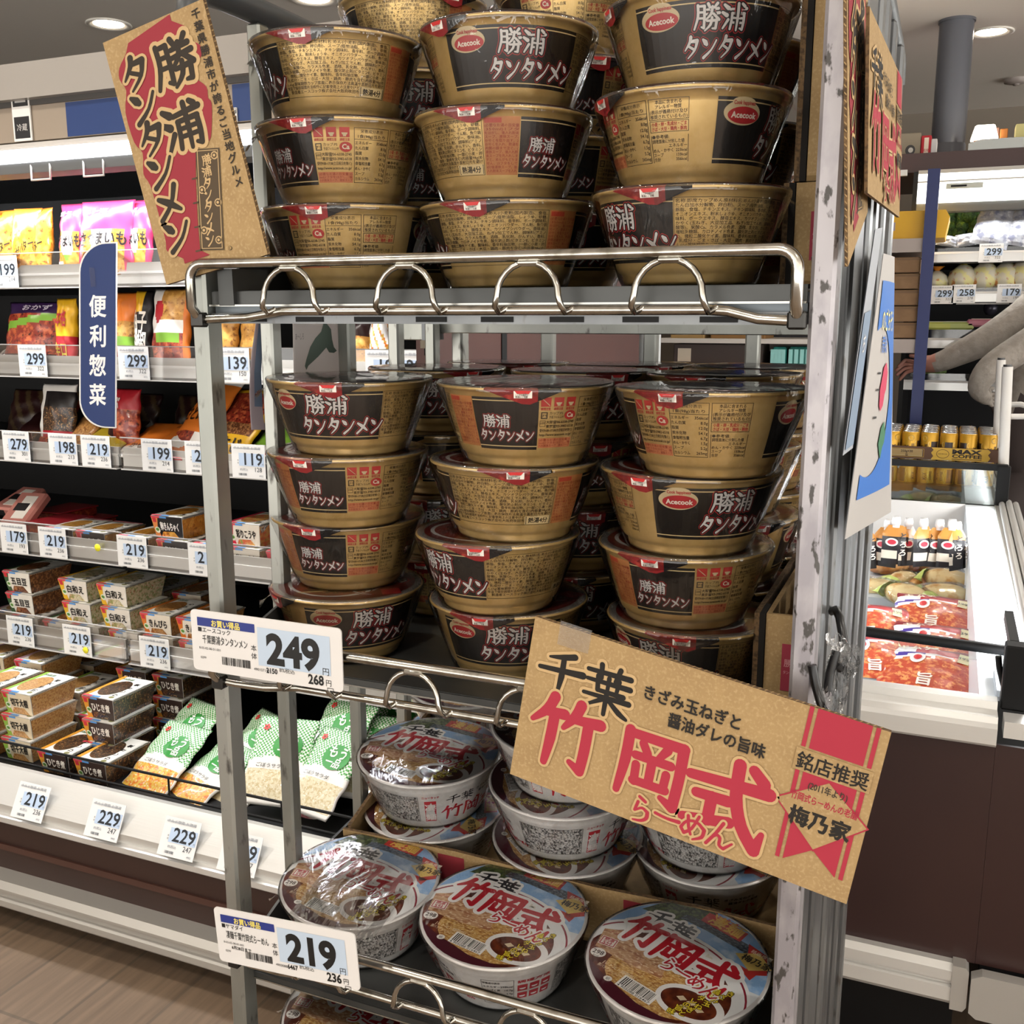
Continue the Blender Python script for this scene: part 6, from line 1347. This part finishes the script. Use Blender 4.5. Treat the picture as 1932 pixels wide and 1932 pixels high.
for i, (u0, u1, vt, vb, c, lb) in enumerate(((1265, 1330, 600, 640, '#a98a58', 'tan carton on the shelving, left of two'), (1340, 1445, 606, 640, '#8f6a3e', 'brown carton on the shelving, right of two'), (1270, 1440, 650, 690, '#4a403c', 'dark carton below the tan ones on the shelving'), (1300, 1420, 692+10, 738, '#b0675a', 'pinkish carton low on the shelving behind the bowls'))):
    a0, a1 = on_y(u0, vb, 4.56), on_y(u1, vt, 4.56); mb = MB(); mb.box(a0.x, 4.56, a0.z, a1.x, 4.8, a1.z, mat('carton_'+c.strip('#'), c, .8), .004); mb.box(a0.x+.02, 4.558, a0.z+.02, a0.x+.08, 4.56, a1.z-.02, ink('#d8cdb8')); mb.build('carton', label=lb, cat='carton', group='cartons on the shelving behind the rack')
# ---------------------------------------------------------------- person reaching
def person():
    SK = mat('skin', '#a9786a', .5); SW = mat('grey_sweater', '#9a938b', .85, noise=(30, '#8f8880', .4, .6), bump=(45, .5, .01)); TR_ = mat('dark_trousers', '#3a3130', .8); HR = mat('dark_hair', '#1c1614', .5)
    Y = 4.98
    def P(u, v, y=Y): return on_y(u, v, y)
    sh = P(1972, 565); el = P(1868, 640, Y-.06); wr = P(1764, 688, Y-.02); ha = P(1733, 690, Y-.01)
    sh2 = sh+Vector((.16, -.16, -.02)); el2 = P(1858, 700, Y-.30); wr2 = P(1840, 738, Y-.30); ha2 = wr2+Vector((.05, .08, -.03))
    ch = sh+Vector((.14, .02, -.10)); nk = sh+Vector((.12, -.06, .10)); hd = nk+Vector((-.03, -.06, .17)); be = P(1955, 720); pe = P(1938, 800); 
    kn = Vector((pe.x-.10, Y-.18, .48)); an = Vector((pe.x-.02, Y-.02, .09)); ft = an+Vector((-.05, -.16, -.05))
    kn2 = Vector((pe.x+.14, Y-.10, .48)); an2 = Vector((pe.x+.18, Y+.05, .09)); ft2 = an2+Vector((-.03, -.16, -.05))
    J = [pe, be, ch, nk, hd+Vector((0, 0, -.06)), hd+Vector((0, 0, .05)), sh, el, wr, ha, sh2, el2, wr2, ha2, kn, an, ft, kn2, an2, ft2]
    Rd = [.15, .145, .15, .055, .07, .085, .075, .072, .046, .032, .075, .062, .044, .032, .085, .05, .045, .085, .05, .045]
    E_ = [(0, 1), (1, 2), (2, 3), (3, 4), (4, 5), (2, 6), (6, 7), (7, 8), (8, 9), (2, 10), (10, 11), (11, 12), (12, 13), (0, 14), (14, 15), (15, 16), (0, 17), (17, 18), (18, 19)]
    for hnd, dirv, side in ((9, (ha-wr).normalized(), 1), (13, (ha2-wr2).normalized(), -1)):
        base = J[hnd]; upv = Vector((0, 0, 1)); 
        for k, (o_, L, b) in enumerate(((.030, .07, .2), (.011, .08, .15), (-.009, .075, .2), (-.028, .06, .3))):
            a = len(J); J.append(base+upv*o_*.6+dirv*.02); Rd.append(.010); E_.append((hnd, a))
            J.append(base+upv*o_+dirv*(.02+L*.55)); Rd.append(.009); E_.append((a, a+1))
            J.append(base+upv*o_*.95+dirv*(.02+L)+Vector((0, -.018*side, -.02-b*.05))); Rd.append(.008); E_.append((a+1, a+2))
        a = len(J); J.append(base+upv*.035+Vector((0, -.02, .006))); Rd.append(.011); E_.append((hnd, a)); J.append(base+upv*.05+dirv*.045+Vector((0, -.03, 0))); Rd.append(.009); E_.append((a, a+1))
    me = bpy.data.meshes.new('body'); me.from_pydata([tuple(j) for j in J], E_, [])
    o = bpy.data.objects.new('body', me); COL.objects.link(o)
    sk = o.modifiers.new('skin', 'SKIN'); sk.use_smooth_shade = True
    for v, r in zip(me.skin_vertices[0].data, Rd): v.radius = (r, r)
    me.skin_vertices[0].data[0].use_root = True
    ss = o.modifiers.new('sub', 'SUBSURF'); ss.levels = 2; ss.render_levels = 2
    dg = bpy.context.evaluated_depsgraph_get(); m2 = bpy.data.meshes.new_from_object(o.evaluated_get(dg)); bpy.data.objects.remove(o)
    for m in (SW, SK, TR_): m2.materials.append(m)
    for f in m2.polygons:
        c = f.center; i = 0
        if c.z < be.z-.10 and (c-ha).length > .3 and (c-wr2).length > .12 and c.x > an.x-.3 and (c-el2).length > .14: i = 2
        if (c-ha).length < .13 and c.x < wr.x-.004: i = 1
        pass
        if c.z > nk.z-.01 and (c-hd).length < .25: i = 1
        f.material_index = i; f.use_smooth = True
    ob = bpy.data.objects.new('person', m2); COL.objects.link(ob)
    tag(ob, 'person in a grey sweater and dark trousers reaching left past the blue post', 'person')
    mb = MB(); mb.grid(lambda u, v: (hd.x+.095*math.cos(6.283*u)*math.sin(1.9*v), hd.y+.02+.105*math.sin(6.283*u)*math.sin(1.9*v), hd.z+.035+.1*math.cos(1.9*v)), 24, 12, HR); mb.build('hair', ob)
person()
# ---------------------------------------------------------------- goods in the wall cooler
def food(name, c, c2, c3, sc=45, f=2.2): return mat('food_'+name, c, .3, noise=[(sc*f, c2, .47, .6, 4), (sc*f*1.7, c3, .56, .68, 3)], coat=.35)
FD = {'beans': food('beans', '#6a3f26', '#a9764a', '#2e1a10', 60), 'tofu': food('tofu', '#d6c9a6', '#8f9a5c', '#b3684a', 55), 'root': food('root', '#b9854a', '#8a5628', '#d8b078', 70), 'daikon': food('daikon', '#c99a5e', '#a8703a', '#e0c08a', 80), 'hijiki': food('hijiki', '#241c1a', '#5a3a24', '#b08a58', 60),
      'meat': food('meat', '#8a2f22', '#c0603a', '#3e120e', 30), 'fried': food('fried', '#c08a3e', '#dba95a', '#8a5420', 26), 'potato': food('potato', '#d28a2a', '#e9b54a', '#7a3c12', 22), 'salad': food('salad', '#d8b04a', '#d8742a', '#e9e0c0', 50), 'sprout': food('sprout', '#dcd2b4', '#c7b58a', '#eee8d8', 60), 'pinknood': food('pinknood', '#d68a94', '#eec0c0', '#c26a78', 60), 'pouch': food('pouch', '#c8862e', '#e0a84a', '#9a5c1c', 28), 'kouya': food('kouya', '#d9a860', '#d2623e', '#8fa04a', 34)}
PLAS = mat('clear_tub', '#b9b4aa', .2, alpha=.45, coat=.4)
_TM = {}
def tub_meshes(kind):
    # clear tub with a printed paper sleeve over the lid and front
    if kind in _TM: return _TM[kind]
    fd, edge, frontc, word, wc, top = kind
    w, d, h = .098, .150, .060; q = .011
    mb = MB()
    vs = [(x, y, z) for z, i in ((0, q), (h-.004, 0)) for x, y in ((i, i), (w-i, i), (w-i, d-i), (i, d-i))]
    mb.add(vs, [(3, 2, 1, 0), (0, 1, 5, 4), (1, 2, 6, 5), (2, 3, 7, 6), (3, 0, 4, 7), (4, 5, 6, 7)], FD[fd])
    mb.box(-.002, -.002, h-.005, w+.002, d+.002, h-.002, PLAS, .001); body = mb.mesh('tub')
    mb = MB(); e = .0012; P = mat('sleeve_paper', '#ecebe6', .4); F = [(-.001, -.003, h), (w+.001, -.003, h), (w-q*.6, q-.004, .002), (q*.6, q-.004, .002)]
    T = [(-.001, -.003, h), (w+.001, -.003, h), (w+.001, d*.96, h+.0006), (-.001, d*.96, h+.0006)]
    mb.add(F, [(3, 2, 1, 0)], P); mb.add(T, [(0, 1, 2, 3)], P); mb.add([(x, y+.001, z-.001) for x, y, z in F], [(0, 1, 2, 3)], P); mb.add([(x, y, z-.0012) for x, y, z in T], [(3, 2, 1, 0)], P)
    a = Art(.4); fw, fh = 100, 48
    a.rect(0, 0, fw, fh, frontc, 1); a.poly([(0, fh), (22, fh), (14, 24), (20, 0), (0, 0)], edge, 2); a.poly([(20, 0), (90, 0), (70, 15), (30, 14)], FD[fd], 2)
    a.rect(3, 34, 15, 44, '#c8323c', 3); a.ell(12, 17, 9, 7, '#dfe8d4', 3, 16); a.ell(12, 18, 6, 3.5, '#5f8f3e', 4, 14); a.rect(0, fh-4, 28, fh, '#d64a5a', 4); a.rect(28, fh-4, 50, fh, '#5a98dc', 4)
    a.text(word, 57, 19, 20, wc, 5, 'c', .035, 62)
    o, ux, uy = Vector(F[3]), (Vector(F[2])-Vector(F[3]))/fw, (Vector(F[0])-Vector(F[3]))/fh
    def fm(x, y, dd):
        L = Vector(F[3]).lerp(Vector(F[0]), y/fh); Rr = Vector(F[2]).lerp(Vector(F[1]), y/fh); p = L.lerp(Rr, x/fw); return p+Vector((0, -1, 0))*dd
    mb.art(a, fm, .0006, .0003)
    b = Art(.4); tw, th = 100, 150
    b.rect(0, 0, tw, th, '#efeee8', 1); b.rect(0, 0, 12, th, edge, 2) if top else b.rect(0, th-14, tw, th, edge, 2); b.ell(44, 70, 34, 52, FD[fd], 3, 26); b.rect(80, 6, 96, th-10, '#f4f3ee', 3)
    for i, ch in enumerate(word): b.text(ch, 88, 30+i*26, 17, '#1c1a1a', 4, 'c', .03, rot=R(90))
    b.rect(0, 0, 30, 9, '#d64a5a', 4); b.rect(30, 0, 55, 9, '#5a98dc', 4); b.text('10品目', 30, 128, 13, '#2f6a3a', 4, 'c', .02); b.ell(84, 14, 8, 6, '#8a8a5a', 4, 14)
    mb.art(b, lambda x, y, dd: (x/tw*w, -.003+y/th*d*.97, h+.0006+dd), .0005, .0003); sl = mb.mesh('sleeve')
    _TM[kind] = (body, sl); return _TM[kind]
K_BEAN = ('beans', '#3f5c3c', '#e9e5da', '五目豆', '#16120f', 1); K_TOFU = ('tofu', '#e0b32c', '#e2dcd2', '白和え', '#1a1714', 1); K_ROOT = ('root', '#d8792a', '#e6dccb', 'きんぴら', '#1a1714', 1)
K_KIRI = ('daikon', '#8fb84a', '#e4d5b8', '切干大根', '#171310', 1); K_KIRP = ('daikon', '#c9a3b4', '#e4d5b8', '切干大根', '#171310', 1); K_HIJ = ('hijiki', '#dc9a34', '#3a2b26', 'ひじき煮', '#efe9df', 1)
K_IWA = ('fried', '#d98a96', '#151214', 'いわし煮', '#efebe6', 0); K_KIN = ('pouch', '#dd8a4a', '#171415', '卵きんちゃく', '#efebe6', 0); K_KOU = ('kouya', '#c82f48', '#e8e0d2', '彩りこうや', '#17130f', 1)
def tub(kind, x, y, z, rz, label, group):
    e = empty('side_dish_tub', (x, y, z), (0, 0, R(rz)), label=label, cat='side dish tub', group=group)
    for nm, me in zip(('tub', 'sleeve'), tub_meshes(kind)):
        o = bpy.data.objects.new(nm, me); COL.objects.link(o); o.parent = e
    return e
TH = .0615
def tub_at(kind, u, si, lvl, label, dy=0.0, rz=0):
    yf, z, h = SHELVES[si]; y = yf+.03+dy; x = xat(u, z+.03, y)
    return tub(kind, x, y, z+.0003+lvl*TH, rz, label, 'side dish tubs on the %s shelf' % ORD[si])
n4 = 'fourth cooler shelf'; n5 = 'fifth cooler shelf'
tub_at(K_IWA, 88, 3, 0, 'pink and black sardine tub, left of two, %s' % n4); tub_at(K_IWA, 146, 3, 0, 'pink and black sardine tub, right of two, %s' % n4)
tub_at(K_KIN, 226, 3, 0, 'orange and black tub at the left of three, %s' % n4); tub_at(K_KIN, 298, 3, 0, 'orange and black tub beneath another one, %s' % n4); tub_at(K_KIN, 291, 3, 1, 'orange and black tub lying on top of another one, %s' % n4, .004)
tub_at(K_KOU, 366, 3, 0, 'red and white tub half behind the front post, %s' % n4); tub_at(K_KOU, 430, 3, 0, 'red-white tub right of the front post, lower of two, %s' % n4); tub_at(K_KOU, 432, 3, 1, 'red-white tub right of the front post, upper of two, %s' % n4, .004)
tub_at(K_KOU, 505, 3, 0, 'red and white tub behind the second rack bar, %s' % n4)
for k in range(2):
    tub_at(K_BEAN, 18-2*k, 4, 1+k, '%s green and white bean tub stacked at the left, %s' % (('lower', 'upper')[k], n5), .01)
tub_at(K_BEAN, 24, 4, 0, 'green and white bean tub at the bottom left, %s' % n5); tub_at(K_BEAN, 84, 4, 0, 'green and white bean tub beside the yellow ones, %s' % n5)
for u0, w in ((128, 'left'), (200, 'right')):
    tub_at(K_TOFU, u0+8, 4, 0, 'yellow sleeved tofu salad tub, lowest of the %s stack, %s' % (w, n5)); tub_at(K_TOFU, u0-4, 4, 1, 'yellow sleeved tofu salad tub, middle of the %s stack, %s' % (w, n5), .002); tub_at(K_TOFU, u0-8, 4, 2, 'yellow sleeved tofu salad tub, top of the %s stack, %s' % (w, n5), .006)
for u0, w in ((270, 'left'), (338, 'right')):
    tub_at(K_ROOT, u0+2, 4, 0, 'orange sleeved burdock tub, lower of the %s pair, %s' % (w, n5)); tub_at(K_ROOT, u0, 4, 1, 'orange sleeved burdock tub, upper of the %s pair, %s' % (w, n5), .003)
for i, u in enumerate((130, 196, 262, 330)):
    for l in (0, 1): tub_at((K_BEAN, K_BEAN, K_TOFU, K_ROOT)[i], u, 4, l, 'shaded tub %s %s, %s' % (('beneath', 'on top')[l], ('behind the bean tubs', 'behind the left yellow stack', 'behind the right yellow stack', 'behind the burdock tubs')[i], n5), .19)
# red meat trays and black gap on the fourth shelf
TRAYP = mat('tray_pink', '#b97a70', .3, coat=.4); TRAYR = mat('tray_red', '#a82a34', .35)
def meat_tray(u, dy, z, rx, rz, label):
    yf, z0, h = SHELVES[3]; y = yf+dy; x = xat(u, z0+.03, y)
    e = empty('meat_tray', (x, y, z0+z), (R(rx), 0, R(rz)), label=label, cat='meat tray', group='pink meat trays on the fourth shelf')
    mb = MB(); mb.box(0, 0, 0, .09, .13, .028, TRAYP, .006); mb.build('pack', e)
    mb = MB(); mb.box(.004, -.0012, .004, .05, 0, .022, ink('#1a1718')); mb.box(.03, .02, .028, .07, .11, .0292, ink('#e4dfd6')); mb.box(.02, .05, .0292, .06, .08, .0298, ink('#1a1718')); mb.build('label_band', e)
meat_tray(-20, .04, .0, 0, 0, 'pink wrapped meat tray at the left edge, lying flat'); meat_tray(4, .06, .032, 34, 10, 'pink wrapped meat tray leaning up at the left edge'); meat_tray(-10, .12, .055, 20, 0, 'pink wrapped meat tray behind the leaning one')
for i, (u, dy, l) in enumerate(((42, .05, 0), (46, .06, 1), (60, .2, 0), (64, .2, 1), (100, .22, 0))):
    yf, z0, h = SHELVES[3]; x = xat(u, z0+.03, yf+dy); mb = MB(); mb.box(0, 0, 0, .11, .14, .026, FD['meat'], .004); mb.box(-.003, -.003, .026, .113, .143, .030, TRAYR, .001)
    mb.build('red_lid_tray', loc=(x, yf+dy, z0+.0003+l*.031), label='red lidded dark tray, %s on the fourth shelf left of the sardine tubs' % ('front lower', 'front upper', 'rear lower', 'rear upper', 'far rear')[i], cat='food tray', group='red lidded trays on the fourth shelf')
# standing and lying bags
def bag(u0, u1, si, h, colf, label, dy=.06, lean=12, art=None, dz=0, rz=0, t=.05, base=None):
    yf, z, _ = SHELVES[si]; y = yf+dy; xa = xat(u0, z+.06, y); xb = xat(u1, z+.06, y); w = xb-xa; h *= (1.2, 1.42, 1.5)[si]
    mb, fn = pillow(w, h, t, colf, 26, 26, int(u0*7+si), .07)
    if art: mb.art(art, fn, .0012, .0004)
    a = R(90-lean); o = mb.build('food_bag', label=label, cat='food bag', group='food bags on the %s shelf' % ORD[si])
    # pivot at the bottom front edge
    M = Euler((a, 0, R(rz)), 'XYZ').to_matrix(); piv = M @ Vector((0, -h/2, t*.5 if lean > 45 else 0))
    o.rotation_euler = (a, 0, R(rz)); o.location = Vector(((xa+xb)/2, y, z+.004+dz))-piv; weld(o)
    if lean > 45: o.location.z = z+dz+.004+abs(math.sin(a))*h*.5; o.location.y = y+math.cos(a)*h*.5
    return o
def art_(*items):
    a = Art(.35)
    for it in items:
        if it[0] == 't': a.text(*it[1:6], 4, 'c', .03, it[6] if len(it) > 6 else None, rot=it[7] if len(it) > 7 else 0)
        else: a.rect(*it[1:6], 3, .06)
    return a
Yl = ink('#e3b023', .3); Or = ink('#d8762a', .3); Pk = ink('#d23a68', .3); Wh = ink('#eeebe6', .3); Gn = ink('#7aa83a', .3); Bk = ink('#1a1618', .3); Pu = ink('#3a2350', .3); Rd = ink('#b52430', .3); Dk = ink('#2c1414', .3); Cl = mat('bag_clear', '#c9c2ba', .18, alpha=.6, coat=.5)
pot = lambda u, v: Or if v > .93 else (Yl if u-.4*v < .12 else FD['potato']) if v > .16 else FD['pouch']
for i, (a, b, rz) in enumerate(((-52, 8, 0), (-8, 52, -8), (36, 84, 6), (70, 112, -14))):
    bag(a, b, 0, .155, pot, 'yellow and orange potato bag on the top shelf, %s of four' % ('first', 'second', 'third', 'fourth')[i], .05+.015*(i % 2), 8, art_(('t', 'じゃがバター', .5, .34, .15, '#1c120c', .8, .3), ('t', 'バター', .3, .62, .12, '#1c120c', .35)), 0, rz)
sat = lambda u, v: Wh if v < .22 and u < .3 else Pk if v > .6 or u < .12 or u > .9 else (FD['pouch'] if (u-.5)**2*3+(v-.5)**2*2 > .14 else (Gn if v < .3 else Wh))
for i, (a, b) in enumerate(((124, 172), (162, 262), (246, 296))):
    bag(a, b, 0, .16, sat, 'pink sweet potato bag on the top shelf, %s' % ('left of three', 'in the middle, facing forward', 'right of three, next to the cardboard sign')[i], .06-.02*(i == 1), 8, art_(('t', 'さつまいも', .5, .42, .2, '#1b1416', .86), ('t', 'カロリー30%', .35, .82, .09, '#f4e8ea', .5)))
b2 = lambda u, v: Pu if v > .8 else (Gn if abs(v-.6-.2*u) < .06 else FD['meat'] if v > .2 else Dk)
bag(18, 124, 1, .125, b2, 'dark purple and red bag on the second shelf left of the blue sign', .06, 14, art_(('t', 'おかず', .55, .86, .1, '#d8d0e0', .5)))
bag(120, 156, 1, .13, lambda u, v: Yl if v > .45 else Rd, 'yellow and red packet on the second shelf at the sign edge', .06, 6, art_(('t', '本格', .5, .62, .25, '#b52430', .5), ('t', '辛口', .5, .2, .2, '#f0dc5a', .5)))
bag(30, 132, 1, .10, lambda u, v: Or if v > .3 else Wh, 'orange and white packet lying flat on the second shelf', .03, 72, None, 0, 4, .03); bag(-30, 40, 1, .12, lambda u, v: Wh if (u*7+v*5) % 1 > .35 else Dk, 'white patterned packet lying over the second shelf edge at left', .02, 66, None, 0, 0, .03)
bag(216, 264, 1, .14, lambda u, v: Or if v > .62 else FD['fried'] if v > .42 else Gn if v > .3 else FD['meat'], 'orange and brown meat bag just right of the blue sign', .05, 10, art_(('t', '旨', .3, .7, .2, '#1b1416'), ))
bag(268, 300, 1, .142, lambda u, v: Yl if v > .72 and u < .6 else Bk, 'black and yellow pepper bag beside the meat bags', .06, 6, art_(('t', '柚子', .5, .5, .3, '#efe9df', .7), ('t', '胡椒', .5, .25, .3, '#efe9df', .7)))
bag(298, 368, 1, .145, lambda u, v: Or if u > .9 else Rd if (u-.25)**2+(v-.72)**2 < .02 else FD['fried'] if v > .6 and u > .3 else Wh if v > .45 else Gn if v > .34 and .2 < u < .8 else FD['meat'], 'white bag with red seal and glazed meat next to the rack post', .05, 8)
bag(402, 456, 1, .12, lambda u, v: FD['fried'] if .12 < v < .85 else Cl, 'clear pack of fried tofu seen between the rack posts', .05, 10); bag(462, 520, 1, .12, lambda u, v: FD['fried'] if .12 < v < .7 else Wh, 'second fried tofu pack behind the poster edge', .06, 10)
bag(660, 706, 1, .10, lambda u, v: FD['fried'] if v < .6 else Dk, 'brown topped pack seen through the rack beside the poster', .05, 14); bag(706, 745, 1, .135, lambda u, v: Wh if (u*3+v*4) % 1 > .3 else FD['salad'], 'white pack seen through the rack, middle of the three', .05, 8)
bag(800, 850, 1, .11, lambda u, v: Rd if v > .4 and u > .3 else Wh, 'red and white pack seen through the rack left of the cooler end', .05, 8); bag(856, 905, 1, .11, lambda u, v: Wh if v > .5 else Rd, 'white and red pack nearest the cooler end', .05, 8)
bag(86, 150, 2, .125, lambda u, v: Wh if u < .2 or v > .9 else Bk if v > .66 else FD['hijiki'] if v > .3 else Rd, 'white edged dark bag standing on the third shelf', .09, 10); bag(2, 84, 2, .14, lambda u, v: Dk if v > .4 else FD['hijiki'], 'dark flat packet on the third shelf at the left', .03, 66, None, 0, 12, .025)
bag(30, 116, 2, .15, lambda u, v: Bk if (u+v) % .5 > .2 else FD['meat'], 'dark brown packet lying slanted on the third shelf', .03, 58, art_(('t', '芳醇', .4, .3, .2, '#d8cfc4', .4)), 0, -10, .03); bag(104, 152, 2, .13, lambda u, v: FD['root'] if v < .8 else Dk, 'brown packet leaning left of the blue sign on the third shelf', .04, 50, None, 0, -6, .03)
bag(138, 214, 2, .11, lambda u, v: ink('#b8a02c', .3) if v < .7 else Dk, 'yellow packet lying behind the lower end of the blue sign', .02, 62, None, 0, 0, .03)
bag(216, 272, 2, .12, lambda u, v: Rd if v > .7 else FD['meat'] if u > .3 else Dk, 'dark red bag standing right of the blue sign on the third shelf', .10, 8, art_(('t', 'ぷ', .4, .7, .22, '#e9e4dc'), ))
bag(212, 300, 2, .12, lambda u, v: Or if v > .25 else Wh, 'orange packet lying flat right of the blue sign', .02, 66, art_(('t', 'からあげ', .5, .2, .14, '#2a1410', .6)), 0, 0, .025)
bag(262, 346, 2, .10, lambda u, v: Wh if (u-.6)**2+(v-.5)**2 < .06 else Or if v > .2 else Rd, 'orange and white packet at the front of the third shelf', .015, 64, None, .004, -5, .025)
bag(298, 380, 2, .18, lambda u, v: Wh if v > .88 else Or if v > .3 else FD['meat'] if u < .6 else Wh, 'large orange pouch leaning back on the third shelf beside the rack post', .05, 42, art_(('t', 'イカの', .6, .6, .16, '#1d120e', .4), ('t', 'さといも煮', .5, .44, .18, '#1d120e', .8)), 0, -14, .03)
bag(362, 462, 2, .16, lambda u, v: Yl if v < .34 or u > .93 or u < .05 or v > .94 else Rd if v > .86 and u > .7 else FD['meat'] if v > .5 else FD['beans'], 'yellow edged pouch with brown meat picture leaning on the third shelf', .04, 44, art_(('t', '牛すじ', .5, .14, .2, '#1d120e', .7)), 0, -10, .03)
bag(446, 520, 2, .12, lambda u, v: Gn if v > .3 else Wh if (u*5) % 1 > .3 else Rd, 'bright green pouch between the rack posts on the third shelf', .03, 56, None, 0, -8, .03)
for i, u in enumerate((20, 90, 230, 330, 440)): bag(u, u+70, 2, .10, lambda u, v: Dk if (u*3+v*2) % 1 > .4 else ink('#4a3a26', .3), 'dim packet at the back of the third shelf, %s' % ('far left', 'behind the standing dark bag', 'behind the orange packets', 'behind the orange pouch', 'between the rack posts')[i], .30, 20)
# bottom deck
DZ = .3385
def deck_tub(kind, u, y, lvl, label, rz=0): x = xat(u, DZ+.04+.06*lvl, y); return tub(kind, x, y, DZ+.0003+lvl*TH, rz, label, 'boxed side dishes on the bottom deck')
dk = 'on the bottom deck'
def drow(kind, spec, y, name):
    for u, lv, w in spec:
        for l in range(lv+1): deck_tub(kind, u, y+.004*l, l, '%s, %s, %s' % (name, w, ('at the bottom', 'second level', 'third level', 'top level')[l]))
drow(K_KIRI, ((-58, 2, 'left column'), (6, 2, 'right column')), 1.745, 'green edged dried radish box in the front row')
drow(K_KIRP, ((-40, 2, 'left column'), (30, 2, 'right column')), 1.93, 'green and pink dried radish box in the second row'); drow(K_KIRP, ((-10, 3, 'left column'), (58, 3, 'right column')), 2.11, 'pink edged dried radish box in the third row')
drow(K_HIJ, ((74, 0, 'left'), (142, 0, 'right')), 1.72, 'black and orange seaweed box in the front row'); drow(K_HIJ, ((158, 2, 'single column'),), 1.80, 'black and orange seaweed box behind the front row')
drow(K_KIRI, ((100, 1, 'left'), (150, 0, 'right')), 1.93, 'green edged radish box beside the seaweed boxes'); drow(K_KIRI, ((130, 1, 'left'), (180, 0, 'right')), 2.11, 'green edged radish box in the shade')
drow(K_HIJ, ((222, 2, 'left'), (290, 2, 'right')), 1.99, 'black and orange seaweed box near the rack post'); drow(K_HIJ, ((340, 2, 'single'),), 2.2, 'shaded seaweed box at the back')
GING = mat('green_gingham', '#e6efe2', .4); nt = GING.node_tree; ck = nt.nodes.new('ShaderNodeTexChecker'); ck.inputs['Scale'].default_value = 215; ck.inputs[1].default_value = lin('#e9f1e6'); ck.inputs[2].default_value = lin('#3f9a3c'); tc = nt.nodes.new('ShaderNodeTexCoord'); mpp = nt.nodes.new('ShaderNodeMapping'); mpp.inputs['Rotation'].default_value = (0, 0, .02)
nt.links.new(tc.outputs['Object'], mpp.inputs[0]); nt.links.new(mpp.outputs[0], ck.inputs[0]); nt.links.new(ck.outputs[0], nt.nodes['Principled BSDF'].inputs['Base Color'])
GC = ink('#43a044', .4)
def ging(fd): 
    return lambda u, v: (GING if v > .46+.08*math.sin(3*u) else (Wh if v > .38 or v < .05 or u < .04 or u > .96 else FD[fd]))
def sprout_bag(u, v, z, rx, rz, fd, label, w=.15, h=.21):
    p = on_y(u, v, 1.83 if v > 1430 else 1.93 if v > 1390 else 2.1); mb, fn = pillow(w, h, .03, ging(fd), 30, 34, int(u), .09)
    a = Art(.4); n = 20
    for r0, r1, c, l in ((0, .19, '#2f8f38', 2),):
        for k in range(n):
            t0, t1 = 2*math.pi*k/n, 2*math.pi*(k+1)/n
            for q in range(3): a.poly([(.62+(r0+(r1-r0)*q/3)*math.cos(t0)*1.25, .66+(r0+(r1-r0)*q/3)*math.sin(t0)*.8), (.62+(r0+(r1-r0)*(q+1)/3)*math.cos(t0)*1.25, .66+(r0+(r1-r0)*(q+1)/3)*math.sin(t0)*.8), (.62+(r0+(r1-r0)*(q+1)/3)*math.cos(t1)*1.25, .66+(r0+(r1-r0)*(q+1)/3)*math.sin(t1)*.8), (.62+(r0+(r1-r0)*q/3)*math.cos(t1)*1.25, .66+(r0+(r1-r0)*q/3)*math.sin(t1)*.8)], c, l)
    a.text('もう', .62, .66, .16, '#eef4ea', 4, 'c', .03, .3); a.text('一品', .62, .55, .12, '#eef4ea', 4, 'c', .03, .26)
    for k in range(5): a.ell(.18+.035*math.cos(k*1.257), .86+.025*math.sin(k*1.257), .022, .016, '#d83a34', 3, 10)
    a.text('ごぼうサラダ', .45, .40, .05, '#5a5a58', 4, 'c', .02, .5)
    mb.art(a, fn, .0012, .0005); o = mb.build('salad_bag', loc=p, label=label, cat='salad bag', group='green gingham salad bags on the bottom deck'); o.rotation_euler = (R(rx), 0, R(rz)); weld(o); return o
sprout_bag(352, 1395, .47, 38, -16, 'salad', 'green gingham salad bag leaning on others just left of the rack post'); sprout_bag(318, 1440, .435, 34, -6, 'salad', 'gingham bag with yellow and orange vegetables at the black wire fence'); sprout_bag(400, 1470, .41, 26, -20, 'salad', 'gingham bag with yellow vegetables half behind the front rack post')
sprout_bag(480, 1420, .47, 40, -22, 'sprout', 'gingham bag with the big round mark between the two rack posts'); sprout_bag(455, 1490, .42, 30, -14, 'sprout', 'gingham bag of pale shreds low between the two rack posts'); sprout_bag(530, 1440, .46, 46, 10, 'sprout', 'gingham bag standing behind the second rack post')
sprout_bag(640, 1400, .52, 46, -12, 'sprout', 'tall gingham bag seen right of the second rack post, rear one'); sprout_bag(620, 1462, .46, 40, -10, 'sprout', 'gingham bag seen right of the second rack post, middle one'); sprout_bag(575, 1525, .42, 32, -14, 'pinknood', 'gingham bag with pink and white shreds behind the second rack post'); sprout_bag(690, 1430, .50, 44, 6, 'sprout', 'gingham bag beside the third rack bar'); sprout_bag(745, 1375, .50, 46, 0, 'sprout', 'dim gingham bag near the cooler end behind the rack')
for i, (u, v, rz) in enumerate(((12, 1215, 20), (45, 1222, 35), (100, 1240, -20), (135, 1262, 10), (160, 1228, -10))):
    p = on_y(u, v, 2.36); mb, fn = pillow(.15, .2, .04, lambda a, b: ink('#b8952a', .3) if .2 < a < .8 and .15 < b < .6 else (Wh if b > .72 else mat('dim_wrap', '#5a4a40', .4)), 20, 20, i, .1)
    mb.build('egg_bag', loc=p, label='dim bag with yellow contents behind the radish boxes, %s' % ('first from left', 'second from left', 'third from left', 'fourth, lying lowest', 'fifth, highest at right')[i], cat='food bag', group='dim yellow bags behind the radish boxes').rotation_euler = (R(65), 0, R(rz))
